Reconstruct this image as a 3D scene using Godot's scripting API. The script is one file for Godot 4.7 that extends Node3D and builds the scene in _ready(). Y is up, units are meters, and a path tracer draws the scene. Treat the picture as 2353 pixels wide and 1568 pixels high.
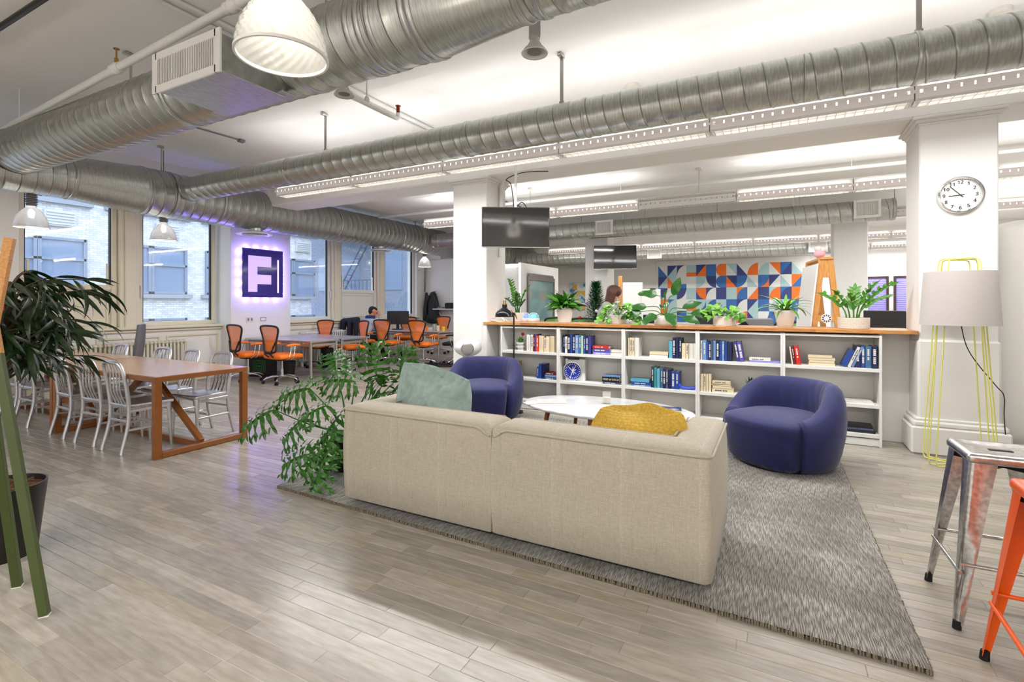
extends Node3D
# An open-plan office lounge. x runs along the bookcase (right is +x), z towards the viewer, y up, metres; the camera stands over the origin.

var rng := RandomNumberGenerator.new()
var names := {}
var M := {}
var T := Transform3D()
var sg := 1

func _ready() -> void:
	rng.seed = 11
	# camera: level, with the lens shifted down
	var cam := Camera3D.new()
	cam.name = "camera"
	add_child(cam)
	cam.position = Vector3(0, 1.43, 0)
	cam.rotation.y = deg_to_rad(27.8)
	cam.set_frustum(0.05 * 1568.0 / 1150.0, Vector2(0, -0.05 * 88.0 / 1150.0), 0.05, 200.0)
	cam.current = true
	# sky: an even overcast
	var sky_mat := ProceduralSkyMaterial.new()
	sky_mat.sky_top_color = Color(0.80, 0.88, 1.0)
	sky_mat.sky_horizon_color = Color(0.86, 0.92, 1.0)
	sky_mat.ground_horizon_color = Color(0.55, 0.58, 0.62)
	sky_mat.ground_bottom_color = Color(0.35, 0.37, 0.40)
	sky_mat.sun_angle_max = 0.0
	var env := Environment.new()
	env.background_mode = Environment.BG_SKY
	env.sky = Sky.new()
	env.sky.sky_material = sky_mat
	env.background_energy_multiplier = SKY
	env.tonemap_mode = Environment.TONE_MAPPER_LINEAR
	env.tonemap_exposure = EXPOSURE
	env.sdfgi_enabled = true
	env.ssao_enabled = true
	env.ssil_enabled = true
	var we := WorldEnvironment.new()
	we.name = "environment"
	we.environment = env
	add_child(we)
	# the light that the linear ceiling fittings give: rows along x, each section a down light and an up light
	for r in ROWS:
		for i in int(r[1]):
			if r[2].has(i):
				continue
			var c := Vector3(ROW_X + 1.5 * (i + 0.5), 3.0, r[0])
			area_light("linear_down_light", c + Vector3(0, -0.012, 0), Vector3.DOWN, Vector2(1.4, 0.10), DOWN_E, Color(1.0, 0.99, 0.985))
			area_light("linear_up_light", c + Vector3(0, 0.19, 0), Vector3.UP, Vector2(1.4, 0.10), UP_E, Color(1.0, 0.99, 0.985))
	materials()
	shell()
	windows()
	outside()
	ducts()
	fittings()
	pipes()
	seating()
	storage()
	plants()
	dining()
	desks()
	far_office()
	stools_and_lamp()

const SKY := 5.2
const EXPOSURE := 0.80
const DOWN_E := 5.0
const UP_E := 1.35
const ROW_X := -6.54
# z of a row, its sections, the sections that are off
const ROWS := [[-5.0, 6, []], [-8.5, 8, [3]], [-11.3, 8, [0, 1, 2, 3, 4, 5]], [-15.0, 8, []], [-18.0, 8, [0, 1, 2, 3, 4]], [1.9, 8, []]]  # last row is unseen, added behind the viewer to brighten foreground and ceiling
# ---------------------------------------------------------------- helpers
func numbered(called: String) -> String:
	var n: int = names.get(called, 0)
	names[called] = n + 1
	return called if n == 0 else "%s_%03d" % [called, n]

func thing(called: String, label: String, category: String, at := Vector3.ZERO, turn := 0.0, group := "") -> Node3D:
	var o := Node3D.new()
	o.name = numbered(called)
	add_child(o)
	o.position = at
	o.rotation.y = turn
	tag(o, label, category, group)
	return o

func tag(o: Node3D, label: String, category: String, group := "") -> Node3D:
	o.set_meta("label", label)
	o.set_meta("category", category)
	if group != "":
		o.set_meta("group", group)
	return o

func dup(o: Node3D, at: Vector3, turn: float, label: String, group := "") -> Node3D:
	var base := String(o.name)
	if base.length() > 4 and base[base.length() - 4] == "_" and base.right(3).is_valid_int():
		base = base.left(base.length() - 4)
	var c: Node3D = o.duplicate()
	c.name = numbered(base)
	add_child(c)
	c.position = at
	c.rotation.y = turn
	c.set_meta("label", label)
	if group != "":
		c.set_meta("group", group)
	return c

func S() -> SurfaceTool:
	var s := SurfaceTool.new()
	s.begin(Mesh.PRIMITIVE_TRIANGLES)
	T = Transform3D()
	return s

func done(s: SurfaceTool) -> ArrayMesh:
	s.generate_normals()
	return s.commit()

func part(called: String, s, m: Material, parent: Node3D, label := "") -> MeshInstance3D:
	var o := MeshInstance3D.new()
	o.name = called
	o.mesh = done(s) if s is SurfaceTool else s
	o.material_override = m
	if label != "":
		o.set_meta("label", label)
	parent.add_child(o, true)
	return o

func solo(called: String, s, m: Material, label: String, category: String, at := Vector3.ZERO, turn := 0.0, group := "") -> MeshInstance3D:
	var o := MeshInstance3D.new()
	o.name = numbered(called)
	o.mesh = done(s) if s is SurfaceTool else s
	o.material_override = m
	add_child(o)
	o.position = at
	o.rotation.y = turn
	tag(o, label, category, group)
	return o

func struct(called: String, s, m: Material, label := "") -> MeshInstance3D:
	var o := MeshInstance3D.new()
	o.name = numbered(called)
	o.mesh = done(s) if s is SurfaceTool else s
	o.material_override = m
	add_child(o)
	o.set_meta("kind", "structure")
	if label != "":
		o.set_meta("label", label)
	return o

func at(x: float, y: float, z: float, turn := 0.0) -> void:
	T = Transform3D(Basis(Vector3.UP, turn), Vector3(x, y, z))

func smooth(s: SurfaceTool) -> void:
	sg += 1
	s.set_smooth_group(sg)

func tri(s: SurfaceTool, a: Vector3, b: Vector3, c: Vector3) -> void:
	s.add_vertex(T * a)
	s.add_vertex(T * b)
	s.add_vertex(T * c)

func quad(s: SurfaceTool, a: Vector3, b: Vector3, c: Vector3, d: Vector3) -> void:
	tri(s, a, b, c)
	tri(s, a, c, d)

# a flat polygon facing out
func face(s: SurfaceTool, p: Array, out: Vector3) -> void:
	var n: Vector3 = (p[1] - p[0]).cross(p[2] - p[0])
	if n.dot(out) > 0:
		p.reverse()
	for i in range(1, p.size() - 1):
		tri(s, p[0], p[i], p[i + 1])

# a box, its edges chamfered
func bx(s: SurfaceTool, c: Vector3, size: Vector3, b := 0.0) -> void:
	s.set_smooth_group(-1)
	var h := size * 0.5
	b = minf(b, minf(h.x, minf(h.y, h.z)) * 0.6)
	for ax in 3:
		var u := (ax + 1) % 3
		var w := (ax + 2) % 3
		for sg1 in [-1.0, 1.0]:
			var p := []
			for k in [[-1, -1], [1, -1], [1, 1], [-1, 1]]:
				var v := Vector3.ZERO
				v[ax] = sg1 * h[ax]
				v[u] = k[0] * (h[u] - b)
				v[w] = k[1] * (h[w] - b)
				p.append(c + v)
			var o := Vector3.ZERO
			o[ax] = sg1
			face(s, p, o)
	if b <= 0.0:
		return
	for ax in 3:
		var u := (ax + 1) % 3
		var w := (ax + 2) % 3
		for k in [[-1, -1], [1, -1], [1, 1], [-1, 1]]:
			var p := []
			for q in [[-1, 0], [1, 0], [1, 1], [-1, 1]]:
				var v := Vector3.ZERO
				v[ax] = q[0] * (h[ax] - b)
				v[u] = k[0] * (h[u] - (b if q[1] == 0 else 0.0))
				v[w] = k[1] * (h[w] - (0.0 if q[1] == 0 else b))
				p.append(c + v)
			var o := Vector3.ZERO
			o[u] = k[0]
			o[w] = k[1]
			face(s, p, o)
	for x in [-1, 1]:
		for y in [-1, 1]:
			for z in [-1, 1]:
				var o := Vector3(x, y, z)
				face(s, [c + o * Vector3(h.x, h.y - b, h.z - b), c + o * Vector3(h.x - b, h.y, h.z - b), c + o * Vector3(h.x - b, h.y - b, h.z)], o)

# a straight bar of rectangular section from a to b
func bar(s: SurfaceTool, a: Vector3, b: Vector3, w: float, d: float, bev := 0.0, side := Vector3.RIGHT) -> void:
	var keep := T
	var y := (b - a).normalized()
	var x := (side - y * side.dot(y)).normalized()
	T = keep * Transform3D(Basis(x, y, x.cross(y)), (a + b) * 0.5)
	bx(s, Vector3.ZERO, Vector3(w, (b - a).length(), d), bev)
	T = keep

# a round tube through points; r is a number or a list
func tube(s: SurfaceTool, p: Array, r, seg := 8, caps := true, flat := 1.0, flat_dir := Vector3.UP) -> void:
	smooth(s)
	var n := p.size()
	var rings := []
	var side := Vector3.ZERO
	for i in n:
		var t: Vector3 = (p[mini(i + 1, n - 1)] - p[maxi(i - 1, 0)]).normalized()
		if i == 0:
			side = flat_dir if flat != 1.0 else (Vector3.UP if absf(t.y) < 0.9 else Vector3.RIGHT)
		side = (side - t * side.dot(t)).normalized()
		var b := t.cross(side)
		var rr: float = r[i] if r is Array else r
		var ring := []
		for k in seg:
			var a := TAU * k / seg
			ring.append(p[i] + (side * cos(a) * flat + b * sin(a)) * rr)
		rings.append(ring)
	for i in n - 1:
		for k in seg:
			var k2 := (k + 1) % seg
			quad(s, rings[i][k2], rings[i][k], rings[i + 1][k], rings[i + 1][k2])
	if caps:
		s.set_smooth_group(-1)
		face(s, rings[0].duplicate(), p[0] - p[1])
		face(s, rings[n - 1].duplicate(), p[n - 1] - p[n - 2])

# a profile of (radius, height) turned round the y axis
func lathe(s: SurfaceTool, prof: Array, seg := 24) -> void:
	smooth(s)
	for i in prof.size() - 1:
		var a: Vector2 = prof[i]
		var b: Vector2 = prof[i + 1]
		if i > 0 and absf((a - prof[i - 1]).angle_to(b - a)) > 0.6:
			smooth(s)
		for k in seg:
			var t0 := TAU * k / seg
			var t1 := TAU * (k + 1) / seg
			var d0 := Vector3(cos(t0), 0, sin(t0))
			var d1 := Vector3(cos(t1), 0, sin(t1))
			var p := [d0 * a.x + Vector3(0, a.y, 0), d1 * a.x + Vector3(0, a.y, 0), d1 * b.x + Vector3(0, b.y, 0), d0 * b.x + Vector3(0, b.y, 0)]
			if a.x < 1e-6:
				tri(s, p[0], p[2], p[3])
			elif b.x < 1e-6:
				tri(s, p[0], p[1], p[3])
			else:
				quad(s, p[0], p[1], p[2], p[3])

# a polygon in the xy plane, d thick along z
func extr(s: SurfaceTool, poly: PackedVector2Array, d: float, sm := false) -> void:
	var idx := Geometry2D.triangulate_polygon(poly)
	s.set_smooth_group(-1)
	for i in range(0, idx.size(), 3):
		for z in [-0.5, 0.5]:
			var p := []
			for k in 3:
				p.append(Vector3(poly[idx[i + k]].x, poly[idx[i + k]].y, z * d))
			face(s, p, Vector3(0, 0, z))
	if sm:
		smooth(s)
	var cw := Geometry2D.is_polygon_clockwise(poly)
	for i in poly.size():
		var a := poly[i]
		var b := poly[(i + 1) % poly.size()]
		var q := [Vector3(a.x, a.y, -d / 2), Vector3(b.x, b.y, -d / 2), Vector3(b.x, b.y, d / 2), Vector3(a.x, a.y, d / 2)]
		if cw:
			quad(s, q[3], q[2], q[1], q[0])
		else:
			quad(s, q[0], q[1], q[2], q[3])

# a soft box: rounded by r, every face puffed out by puff; f may bend it further
func rbox(s: SurfaceTool, size: Vector3, r: float, n := 8, puff := 0.0, f = null) -> void:
	smooth(s)
	var h := size * 0.5
	for ax in 3:
		var u := (ax + 1) % 3
		var w := (ax + 2) % 3
		for sd in [-1.0, 1.0]:
			var g := []
			for i in n + 1:
				var row := []
				for j in n + 1:
					var v := Vector3.ZERO
					v[ax] = sd
					v[u] = sin((2.0 * i / n - 1) * PI / 2)
					v[w] = sin((2.0 * j / n - 1) * PI / 2)
					var q := v * h
					var core := q.clamp(-h + Vector3.ONE * r, h - Vector3.ONE * r)
					var off := q - core
					var out := core + (off.normalized() * r if off.length() > 1e-6 else Vector3.ZERO)
					var e := Vector3(1 - v.x * v.x, 1 - v.y * v.y, 1 - v.z * v.z)
					e[ax] = 1.0
					var push := Vector3.ZERO
					push[ax] = sd
					out += push * puff * e.x * e.y * e.z
					row.append(f.call(out) if f != null else out)
				g.append(row)
			for i in n:
				for j in n:
					if sd > 0:
						quad(s, g[i][j], g[i][j + 1], g[i + 1][j + 1], g[i + 1][j])
					else:
						quad(s, g[i][j], g[i + 1][j], g[i + 1][j + 1], g[i][j + 1])

func ball(s: SurfaceTool, c: Vector3, r: Vector3, seg := 12) -> void:
	var keep := T
	T = keep * Transform3D(Basis().scaled(r), c)
	var pr := []
	var m := maxi(4, seg / 2)
	for i in m + 1:
		var a := -PI / 2 + PI * i / m
		pr.append(Vector2(maxf(0.0, cos(a)) if i > 0 and i < m else 0.0, sin(a)))
	lathe(s, pr, seg)
	T = keep

func curve(pts: Array, n := 6) -> Array:
	var out := []
	for i in pts.size() - 1:
		var a: Vector3 = pts[maxi(i - 1, 0)]
		var b: Vector3 = pts[i]
		var c: Vector3 = pts[i + 1]
		var d: Vector3 = pts[mini(i + 2, pts.size() - 1)]
		for k in n:
			out.append(b.cubic_interpolate(c, a, d, float(k) / n))
	out.append(pts[pts.size() - 1])
	return out

# rounded rectangle outline, centred
func rrect(w: float, h: float, r: float, n := 5) -> PackedVector2Array:
	var p := PackedVector2Array()
	for c in [[1, 1, 0], [-1, 1, 1], [-1, -1, 2], [1, -1, 3]]:
		for i in n + 1:
			var a: float = (c[2] + float(i) / n) * PI / 2
			p.append(Vector2(c[0] * (w / 2 - r), c[1] * (h / 2 - r)) + Vector2(cos(a), sin(a)) * r)
	return p

func words(txt: String, size: float, depth: float, bold := true, serif := false) -> TextMesh:
	var t := TextMesh.new()
	var f := SystemFont.new()
	f.font_names = PackedStringArray(["Droid Serif" if serif else "Droid Sans"])
	f.font_weight = 700 if bold else 400
	t.font = f
	t.text = txt
	t.font_size = 32
	t.pixel_size = size / 32.0
	t.depth = depth
	t.curve_step = 2.0
	return t

# a leaf blade lying along +z from the origin, bending down, with a keel
func leaf(s: SurfaceTool, base: Transform3D, len: float, wid: float, droop: float, keel := 0.25, n := 6, tip := 1.0, wave := 0.0) -> void:
	smooth(s)
	var pl := Vector3.ZERO
	var prev := []
	for i in n + 1:
		var t := float(i) / n
		var w := wid * 0.5 * pow(sin(PI * pow(t, 0.75) * 0.97 + 0.06), tip)
		if i == n:
			w = 0.0005
		var ang := droop * t
		if i > 0:
			pl += Vector3(0, -sin(ang), cos(ang)) * len / n
		var up := Vector3(0, cos(ang), sin(ang))
		var wv := wave * sin(t * 9.0) * w
		var row := [base * (pl + Vector3(-w, 0, 0) + up * (w * keel + wv)), base * pl, base * (pl + Vector3(w, 0, 0) + up * (w * keel - wv))]
		if i > 0:
			quad(s, prev[0], prev[1], row[1], row[0])
			quad(s, prev[1], prev[2], row[2], row[1])
		prev = row

func aim(p: Vector3, dir: Vector3, roll := 0.0) -> Transform3D:
	var z := dir.normalized()
	var x := Vector3.UP.cross(z)
	x = Vector3.RIGHT if x.length() < 1e-3 else x.normalized()
	var b := Basis(x, z.cross(x), z)
	return Transform3D(b * Basis(Vector3.BACK, roll), p)

func rf(a: float, b: float) -> float:
	return rng.randf_range(a, b)

# ---------------------------------------------------------------- materials
func mat(c: Color, rough := 0.6, metal := 0.0) -> StandardMaterial3D:
	var m := StandardMaterial3D.new()
	m.albedo_color = c
	m.roughness = rough
	m.metallic = metal
	m.cull_mode = BaseMaterial3D.CULL_DISABLED
	return m

func noise_tex(freq: float, lo: Color, hi: Color, seed_ := 1, type := FastNoiseLite.TYPE_SIMPLEX_SMOOTH, oct := 4, mid := -1.0, size := 512) -> NoiseTexture2D:
	var f := FastNoiseLite.new()
	f.noise_type = type
	f.frequency = freq
	f.fractal_octaves = oct
	f.seed = seed_
	var t := NoiseTexture2D.new()
	t.width = size
	t.height = size
	t.seamless = true
	t.noise = f
	var g := Gradient.new()
	g.set_color(0, lo)
	g.set_color(1, hi)
	if mid > 0:
		g.set_offset(0, mid - 0.15)
		g.set_offset(1, mid + 0.15)
	t.color_ramp = g
	return t

func bump_tex(freq: float, strength: float, seed_ := 1, type := FastNoiseLite.TYPE_SIMPLEX_SMOOTH, oct := 3) -> NoiseTexture2D:
	var t := noise_tex(freq, Color.BLACK, Color.WHITE, seed_, type, oct)
	t.as_normal_map = true
	t.bump_strength = strength
	return t

func tri_map(m: StandardMaterial3D, scale: Vector3, tex: Texture2D = null, nrm: Texture2D = null, nscale := 1.0, world := false) -> StandardMaterial3D:
	m.uv1_triplanar = true
	m.uv1_world_triplanar = world
	m.uv1_scale = scale
	m.uv1_triplanar_sharpness = 4.0
	if tex:
		m.albedo_texture = tex
	if nrm:
		m.normal_enabled = true
		m.normal_texture = nrm
		m.normal_scale = nscale
	return m

func glow(c: Color, e: float) -> StandardMaterial3D:
	var m := mat(c, 0.6)
	m.emission_enabled = true
	m.emission = c
	m.emission_energy_multiplier = e
	return m

func glass(c: Color, a: float) -> StandardMaterial3D:
	var m := mat(Color(c.r, c.g, c.b, a), 0.03)
	m.transparency = BaseMaterial3D.TRANSPARENCY_ALPHA
	return m

func area_light(called: String, p: Vector3, dir: Vector3, size: Vector2, energy: float, c: Color, along := Vector3.RIGHT) -> void:
	var l := AreaLight3D.new()
	l.name = called
	l.area_size = size
	l.light_energy = energy
	l.light_color = c
	l.area_range = 30.0
	l.shadow_enabled = true
	add_child(l, true)
	var z := -dir.normalized()
	var x := along
	l.transform = Transform3D(Basis(x, z.cross(x), z), p)

func omni(called: String, p: Vector3, energy: float, c: Color, size := 0.05) -> void:
	var l := OmniLight3D.new()
	l.name = called
	l.light_energy = energy
	l.light_color = c
	l.light_size = size
	l.omni_range = 30.0
	l.omni_attenuation = 2.0
	l.shadow_enabled = true
	add_child(l, true)
	l.position = p
# ---------------------------------------------------------------- the room
func materials() -> void:
	var plaster := bump_tex(0.02, 1.5, 5)
	M.wall = tri_map(mat(Color(0.90, 0.895, 0.885), 0.75), Vector3.ONE * 0.7, null, plaster, 0.15, true)
	M.ceiling = tri_map(mat(Color(0.935, 0.93, 0.92), 0.85), Vector3.ONE * 0.4, null, plaster, 0.25, true)
	M.trim = mat(Color(0.88, 0.875, 0.86), 0.4)
	M.cream = mat(Color(0.87, 0.84, 0.76), 0.45)  # radiator enamel; on window trim, white paint with warm lamplight in the colour
	M.white = mat(Color(0.90, 0.90, 0.89), 0.35)
	M.white_matte = mat(Color(0.88, 0.87, 0.85), 0.7)
	M.black = mat(Color(0.03, 0.03, 0.035), 0.45)
	M.rubber = mat(Color(0.05, 0.05, 0.05), 0.8)
	M.dark = mat(Color(0.10, 0.10, 0.11), 0.5)
	M.grey = mat(Color(0.45, 0.45, 0.46), 0.55)
	M.chrome = mat(Color(0.88, 0.88, 0.89), 0.12, 1.0)
	M.steel = tri_map(mat(Color(0.74, 0.74, 0.73), 0.32, 1.0), Vector3(2, 30, 2), null, bump_tex(0.05, 2.0, 9), 0.15)
	M.brass = mat(Color(0.80, 0.62, 0.32), 0.25, 1.0)
	M.alu = tri_map(mat(Color(0.82, 0.82, 0.84), 0.34, 0.85), Vector3.ONE * 3, null, bump_tex(0.05, 1.0, 3), 0.1)
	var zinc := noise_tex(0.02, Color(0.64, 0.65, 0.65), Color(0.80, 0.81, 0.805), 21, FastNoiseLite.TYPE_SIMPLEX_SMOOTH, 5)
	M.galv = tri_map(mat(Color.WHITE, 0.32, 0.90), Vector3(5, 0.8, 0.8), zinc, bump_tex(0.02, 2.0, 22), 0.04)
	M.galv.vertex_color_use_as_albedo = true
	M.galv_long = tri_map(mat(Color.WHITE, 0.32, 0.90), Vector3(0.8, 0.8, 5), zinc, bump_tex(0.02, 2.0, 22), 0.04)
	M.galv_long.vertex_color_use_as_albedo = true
	M.floor = tri_map(mat(Color.WHITE, 0.27), Vector3(0.35, 1.0, 2.2), noise_tex(0.012, Color(0.86, 0.85, 0.83), Color(1, 1, 1), 31, FastNoiseLite.TYPE_SIMPLEX_SMOOTH, 6, -1, 1024), bump_tex(0.01, 1.5, 32), 0.10, true)
	M.floor.vertex_color_use_as_albedo = true
	M.floor.roughness_texture = noise_tex(0.008, Color(0.75, 0.75, 0.75), Color(1.35, 1.35, 1.35), 33)
	M.gap = mat(Color(0.16, 0.13, 0.10), 0.9)
	M.oak = tri_map(mat(Color.WHITE, 0.35), Vector3(0.6, 8, 8), noise_tex(0.02, Color(0.68, 0.46, 0.24), Color(0.86, 0.65, 0.40), 41, FastNoiseLite.TYPE_SIMPLEX_SMOOTH, 5))
	M.walnut = tri_map(mat(Color.WHITE, 0.32), Vector3(0.8, 9, 9), noise_tex(0.02, Color(0.43, 0.24, 0.09), Color(0.61, 0.37, 0.15), 42, FastNoiseLite.TYPE_SIMPLEX_SMOOTH, 5))
	M.tabletop = tri_map(mat(Color.WHITE, 0.22), Vector3(0.5, 7, 7), noise_tex(0.02, Color(0.66, 0.50, 0.38), Color(0.80, 0.64, 0.52), 43, FastNoiseLite.TYPE_SIMPLEX_SMOOTH, 5))
	M.pine = tri_map(mat(Color.WHITE, 0.45), Vector3(8, 0.8, 8), noise_tex(0.02, Color(0.74, 0.50, 0.24), Color(0.88, 0.66, 0.38), 44))
	M.soil = tri_map(mat(Color.WHITE, 0.95), Vector3.ONE * 5, noise_tex(0.05, Color(0.20, 0.12, 0.06), Color(0.52, 0.36, 0.18), 45), bump_tex(0.05, 8.0, 46), 1.0)
	M.pot = mat(Color(0.88, 0.86, 0.83), 0.45)
	M.terrazzo = tri_map(mat(Color.WHITE, 0.5), Vector3.ONE * 5, noise_tex(0.06, Color(0.66, 0.60, 0.55), Color(0.88, 0.86, 0.82), 47, FastNoiseLite.TYPE_CELLULAR, 1, 0.3))
	M.glass = glass(Color(0.93, 0.97, 1.0), 0.06)
	M.leaf_mid = leaf_mat(Color(0.17, 0.39, 0.09), Color(0.36, 0.60, 0.18), 71)
	M.leaf_dark = leaf_mat(Color(0.08, 0.25, 0.08), Color(0.20, 0.42, 0.14), 72, 0.28)
	M.leaf_light = leaf_mat(Color(0.34, 0.58, 0.18), Color(0.58, 0.80, 0.34), 73)
	M.leaf_ficus = leaf_mat(Color(0.05, 0.12, 0.03), Color(0.12, 0.22, 0.06), 74, 0.32)
	M.leaf_selloum = leaf_mat(Color(0.09, 0.30, 0.03), Color(0.24, 0.49, 0.08), 75, 0.35)
	M.bark = mat(Color(0.30, 0.24, 0.17), 0.9)

func shell() -> void:
	# floor slab, and the boards laid on it along x
	var s := S()
	bx(s, Vector3(-1.6, -0.12, -7.5), Vector3(16.6, 0.2, 23.2))
	var fl := struct("floor", s, M.gap, "narrow grey-beige hardwood floorboards, worn in patches")
	floor_boards(fl)
	s = S()
	bx(s, Vector3(-1.6, 4.0, -7.5), Vector3(16.8, 0.24, 23.6))
	struct("ceiling", s, M.ceiling)
	# the lower soffit over everything beyond the front bay
	s = S()
	bx(s, Vector3(-1.6, 3.74, -12.7), Vector3(16.3, 0.30, 12.4), 0.0)
	struct("ceiling", s, M.ceiling, "lower white ceiling beyond the first bay")
	# beams over the column rows
	for z in [-6.325, -12.03, -17.7]:
		s = S()
		bx(s, Vector3(-1.6, 3.54, z), Vector3(16.3, 0.68, 0.56), 0.02)
		struct("beam", s, M.ceiling)
	# other walls
	s = S()
	bx(s, Vector3(-1.6, 1.94, -19.0), Vector3(16.6, 3.9, 0.3))
	struct("wall_back", s, M.wall)
	s = S()
	bx(s, Vector3(6.65, 1.94, -7.5), Vector3(0.3, 3.9, 23.2))
	struct("wall_right", s, M.wall)
	s = S()
	bx(s, Vector3(-1.6, 1.94, 4.0), Vector3(16.6, 3.9, 0.3))
	struct("wall_front", s, M.wall)
	# the wall end where the coats hang; the main duct passes through it
	s = S()
	bx(s, Vector3(-8.4, 1.36, -12.42), Vector3(2.9, 2.76, 0.14))
	bx(s, Vector3(-7.53, 3.3, -12.42), Vector3(1.16, 1.14, 0.14))
	bx(s, Vector3(-9.4, 3.3, -12.42), Vector3(0.9, 1.14, 0.14))
	bx(s, Vector3(-8.53, 3.68, -12.42), Vector3(0.84, 0.40, 0.14))
	struct("wall_end", s, M.wall)
	# columns: shaft, capital, thicker foot, plinth
	for c in [[-3.875, -6.325, 0], [1.497, -6.325, 1], [-3.875, -12.03, 0], [1.29, -12.03, 0]]:
		column(c[0], c[1], c[2] == 1)
	# half wall that carries the counter, between the two near columns
	s = S()
	bx(s, Vector3(-1.19, 0.555, -6.47), Vector3(4.79, 1.11, 0.18), 0.004)
	struct("wall_half", s, M.wall)

func column(x: float, z: float, wide: bool) -> void:
	var o := Node3D.new()
	o.name = numbered("column")
	add_child(o)
	o.position = Vector3(x, 0, z)
	o.set_meta("kind", "structure")
	var s := S()
	bx(s, Vector3(0, 1.62, 0), Vector3(0.568, 3.2, 0.56), 0.012)
	part("shaft", s, M.wall, o)
	s = S()
	for k in [[0.59, 3.17, 0.03], [0.63, 3.20, 0.04], [0.68, 3.225, 0.03]]:
		bx(s, Vector3(0, k[1] - 0.04, 0), Vector3(k[0], k[2], k[0] - 0.008), 0.012)
	part("capital", s, M.wall, o)
	if wide:
		s = S()
		bx(s, Vector3(0, 0.54, 0), Vector3(0.60, 1.08, 0.60), 0.02)
		part("dado", s, M.trim, o)
		s = S()
		bx(s, Vector3(0, 0.13, 0), Vector3(0.72, 0.26, 0.70), 0.015)
		bx(s, Vector3(0, 0.285, 0), Vector3(0.69, 0.06, 0.67), 0.02)
		bx(s, Vector3(0, 0.325, 0), Vector3(0.65, 0.03, 0.64), 0.012)
		part("plinth", s, M.trim, o)
	else:
		s = S()
		bx(s, Vector3(0, 0.10, 0), Vector3(0.62, 0.20, 0.62), 0.015)
		part("plinth", s, M.trim, o)

func plank_mesh(s: SurfaceTool, x0: float, x1: float, z: float, w: float, c: Color, y := 0.0) -> void:
	var b := 0.0022
	s.set_smooth_group(-1)
	s.set_color(c)
	var hw := w / 2
	var a := [Vector3(x0, y - b, z - hw), Vector3(x1, y - b, z - hw), Vector3(x1, y - b, z + hw), Vector3(x0, y - b, z + hw)]
	var t := [Vector3(x0 + b, y, z - hw + b), Vector3(x1 - b, y, z - hw + b), Vector3(x1 - b, y, z + hw - b), Vector3(x0 + b, y, z + hw - b)]
	quad(s, t[0], t[1], t[2], t[3])
	for i in 4:
		var j := (i + 1) % 4
		quad(s, a[i], a[j], t[j], t[i])
		var dn := Vector3(0, 0.015, 0)
		quad(s, a[i] - dn, a[j] - dn, a[j], a[i])

func floor_boards(fl: Node3D) -> void:
	var r := RandomNumberGenerator.new()
	r.seed = 5
	var tones := []
	for i in 9:
		var v := lerpf(0.87, 1.0, i / 8.0)
		tones.append(Color(0.700 * v, 0.675 * v, 0.635 * v).srgb_to_linear())
	tones.append(Color(0.665, 0.63, 0.575).srgb_to_linear())
	tones.append(Color(0.62, 0.595, 0.555).srgb_to_linear())
	var w := 0.078
	var lens := [0.42, 0.56, 0.7, 0.86, 1.05]
	var near := []
	var rest := []
	var z := 3.8
	while z > -18.8:
		var x := -9.8 - r.randf() * 0.8
		while x < 6.5:
			var l := r.randi_range(0, 4)
			var t := r.randi_range(0, 10)
			var c := Vector3(x + lens[l] / 2, 0, z)
			var d: float = -c.x * 0.4664 - c.z * 0.8846
			var u: float = (c.x * 0.8846 - c.z * 0.4664) / maxf(d, 0.01)
			var v := 1150.0 * 1.43 / maxf(d, 0.01)
			var seen := d > 0.5 and absf(u) < 1.08 and v < 900
			# under the rug and the sofa nothing shows
			if c.x > -3.0 and c.x < 0.2 and c.z < -2.65 and c.z > -5.5:
				seen = false
			if seen and d < 4.6:
				near.append([d, c, l, t])
			else:
				rest.append([x, x + lens[l], z, t])
			x += lens[l]
		z -= w
	near.sort_custom(func(a, b): return a[0] < b[0])
	var shapes := {}
	for i in near.size():
		var n: Array = near[i]
		if i < 290:
			var key: int = n[2] * 100 + n[3]
			if not shapes.has(key):
				var s := S()
				plank_mesh(s, -lens[n[2]] / 2, lens[n[2]] / 2, 0, w, tones[n[3]])
				shapes[key] = done(s)
			part("plank", shapes[key], M.floor, fl).position = n[1]
		else:
			rest.append([n[1].x - lens[n[2]] / 2, n[1].x + lens[n[2]] / 2, n[1].z, n[3]])
	var s := S()
	for p in rest:
		plank_mesh(s, p[0], p[1], p[2], w, tones[p[3]])
	part("planks", s, M.floor, fl).set_meta("kind", "stuff")

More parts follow.
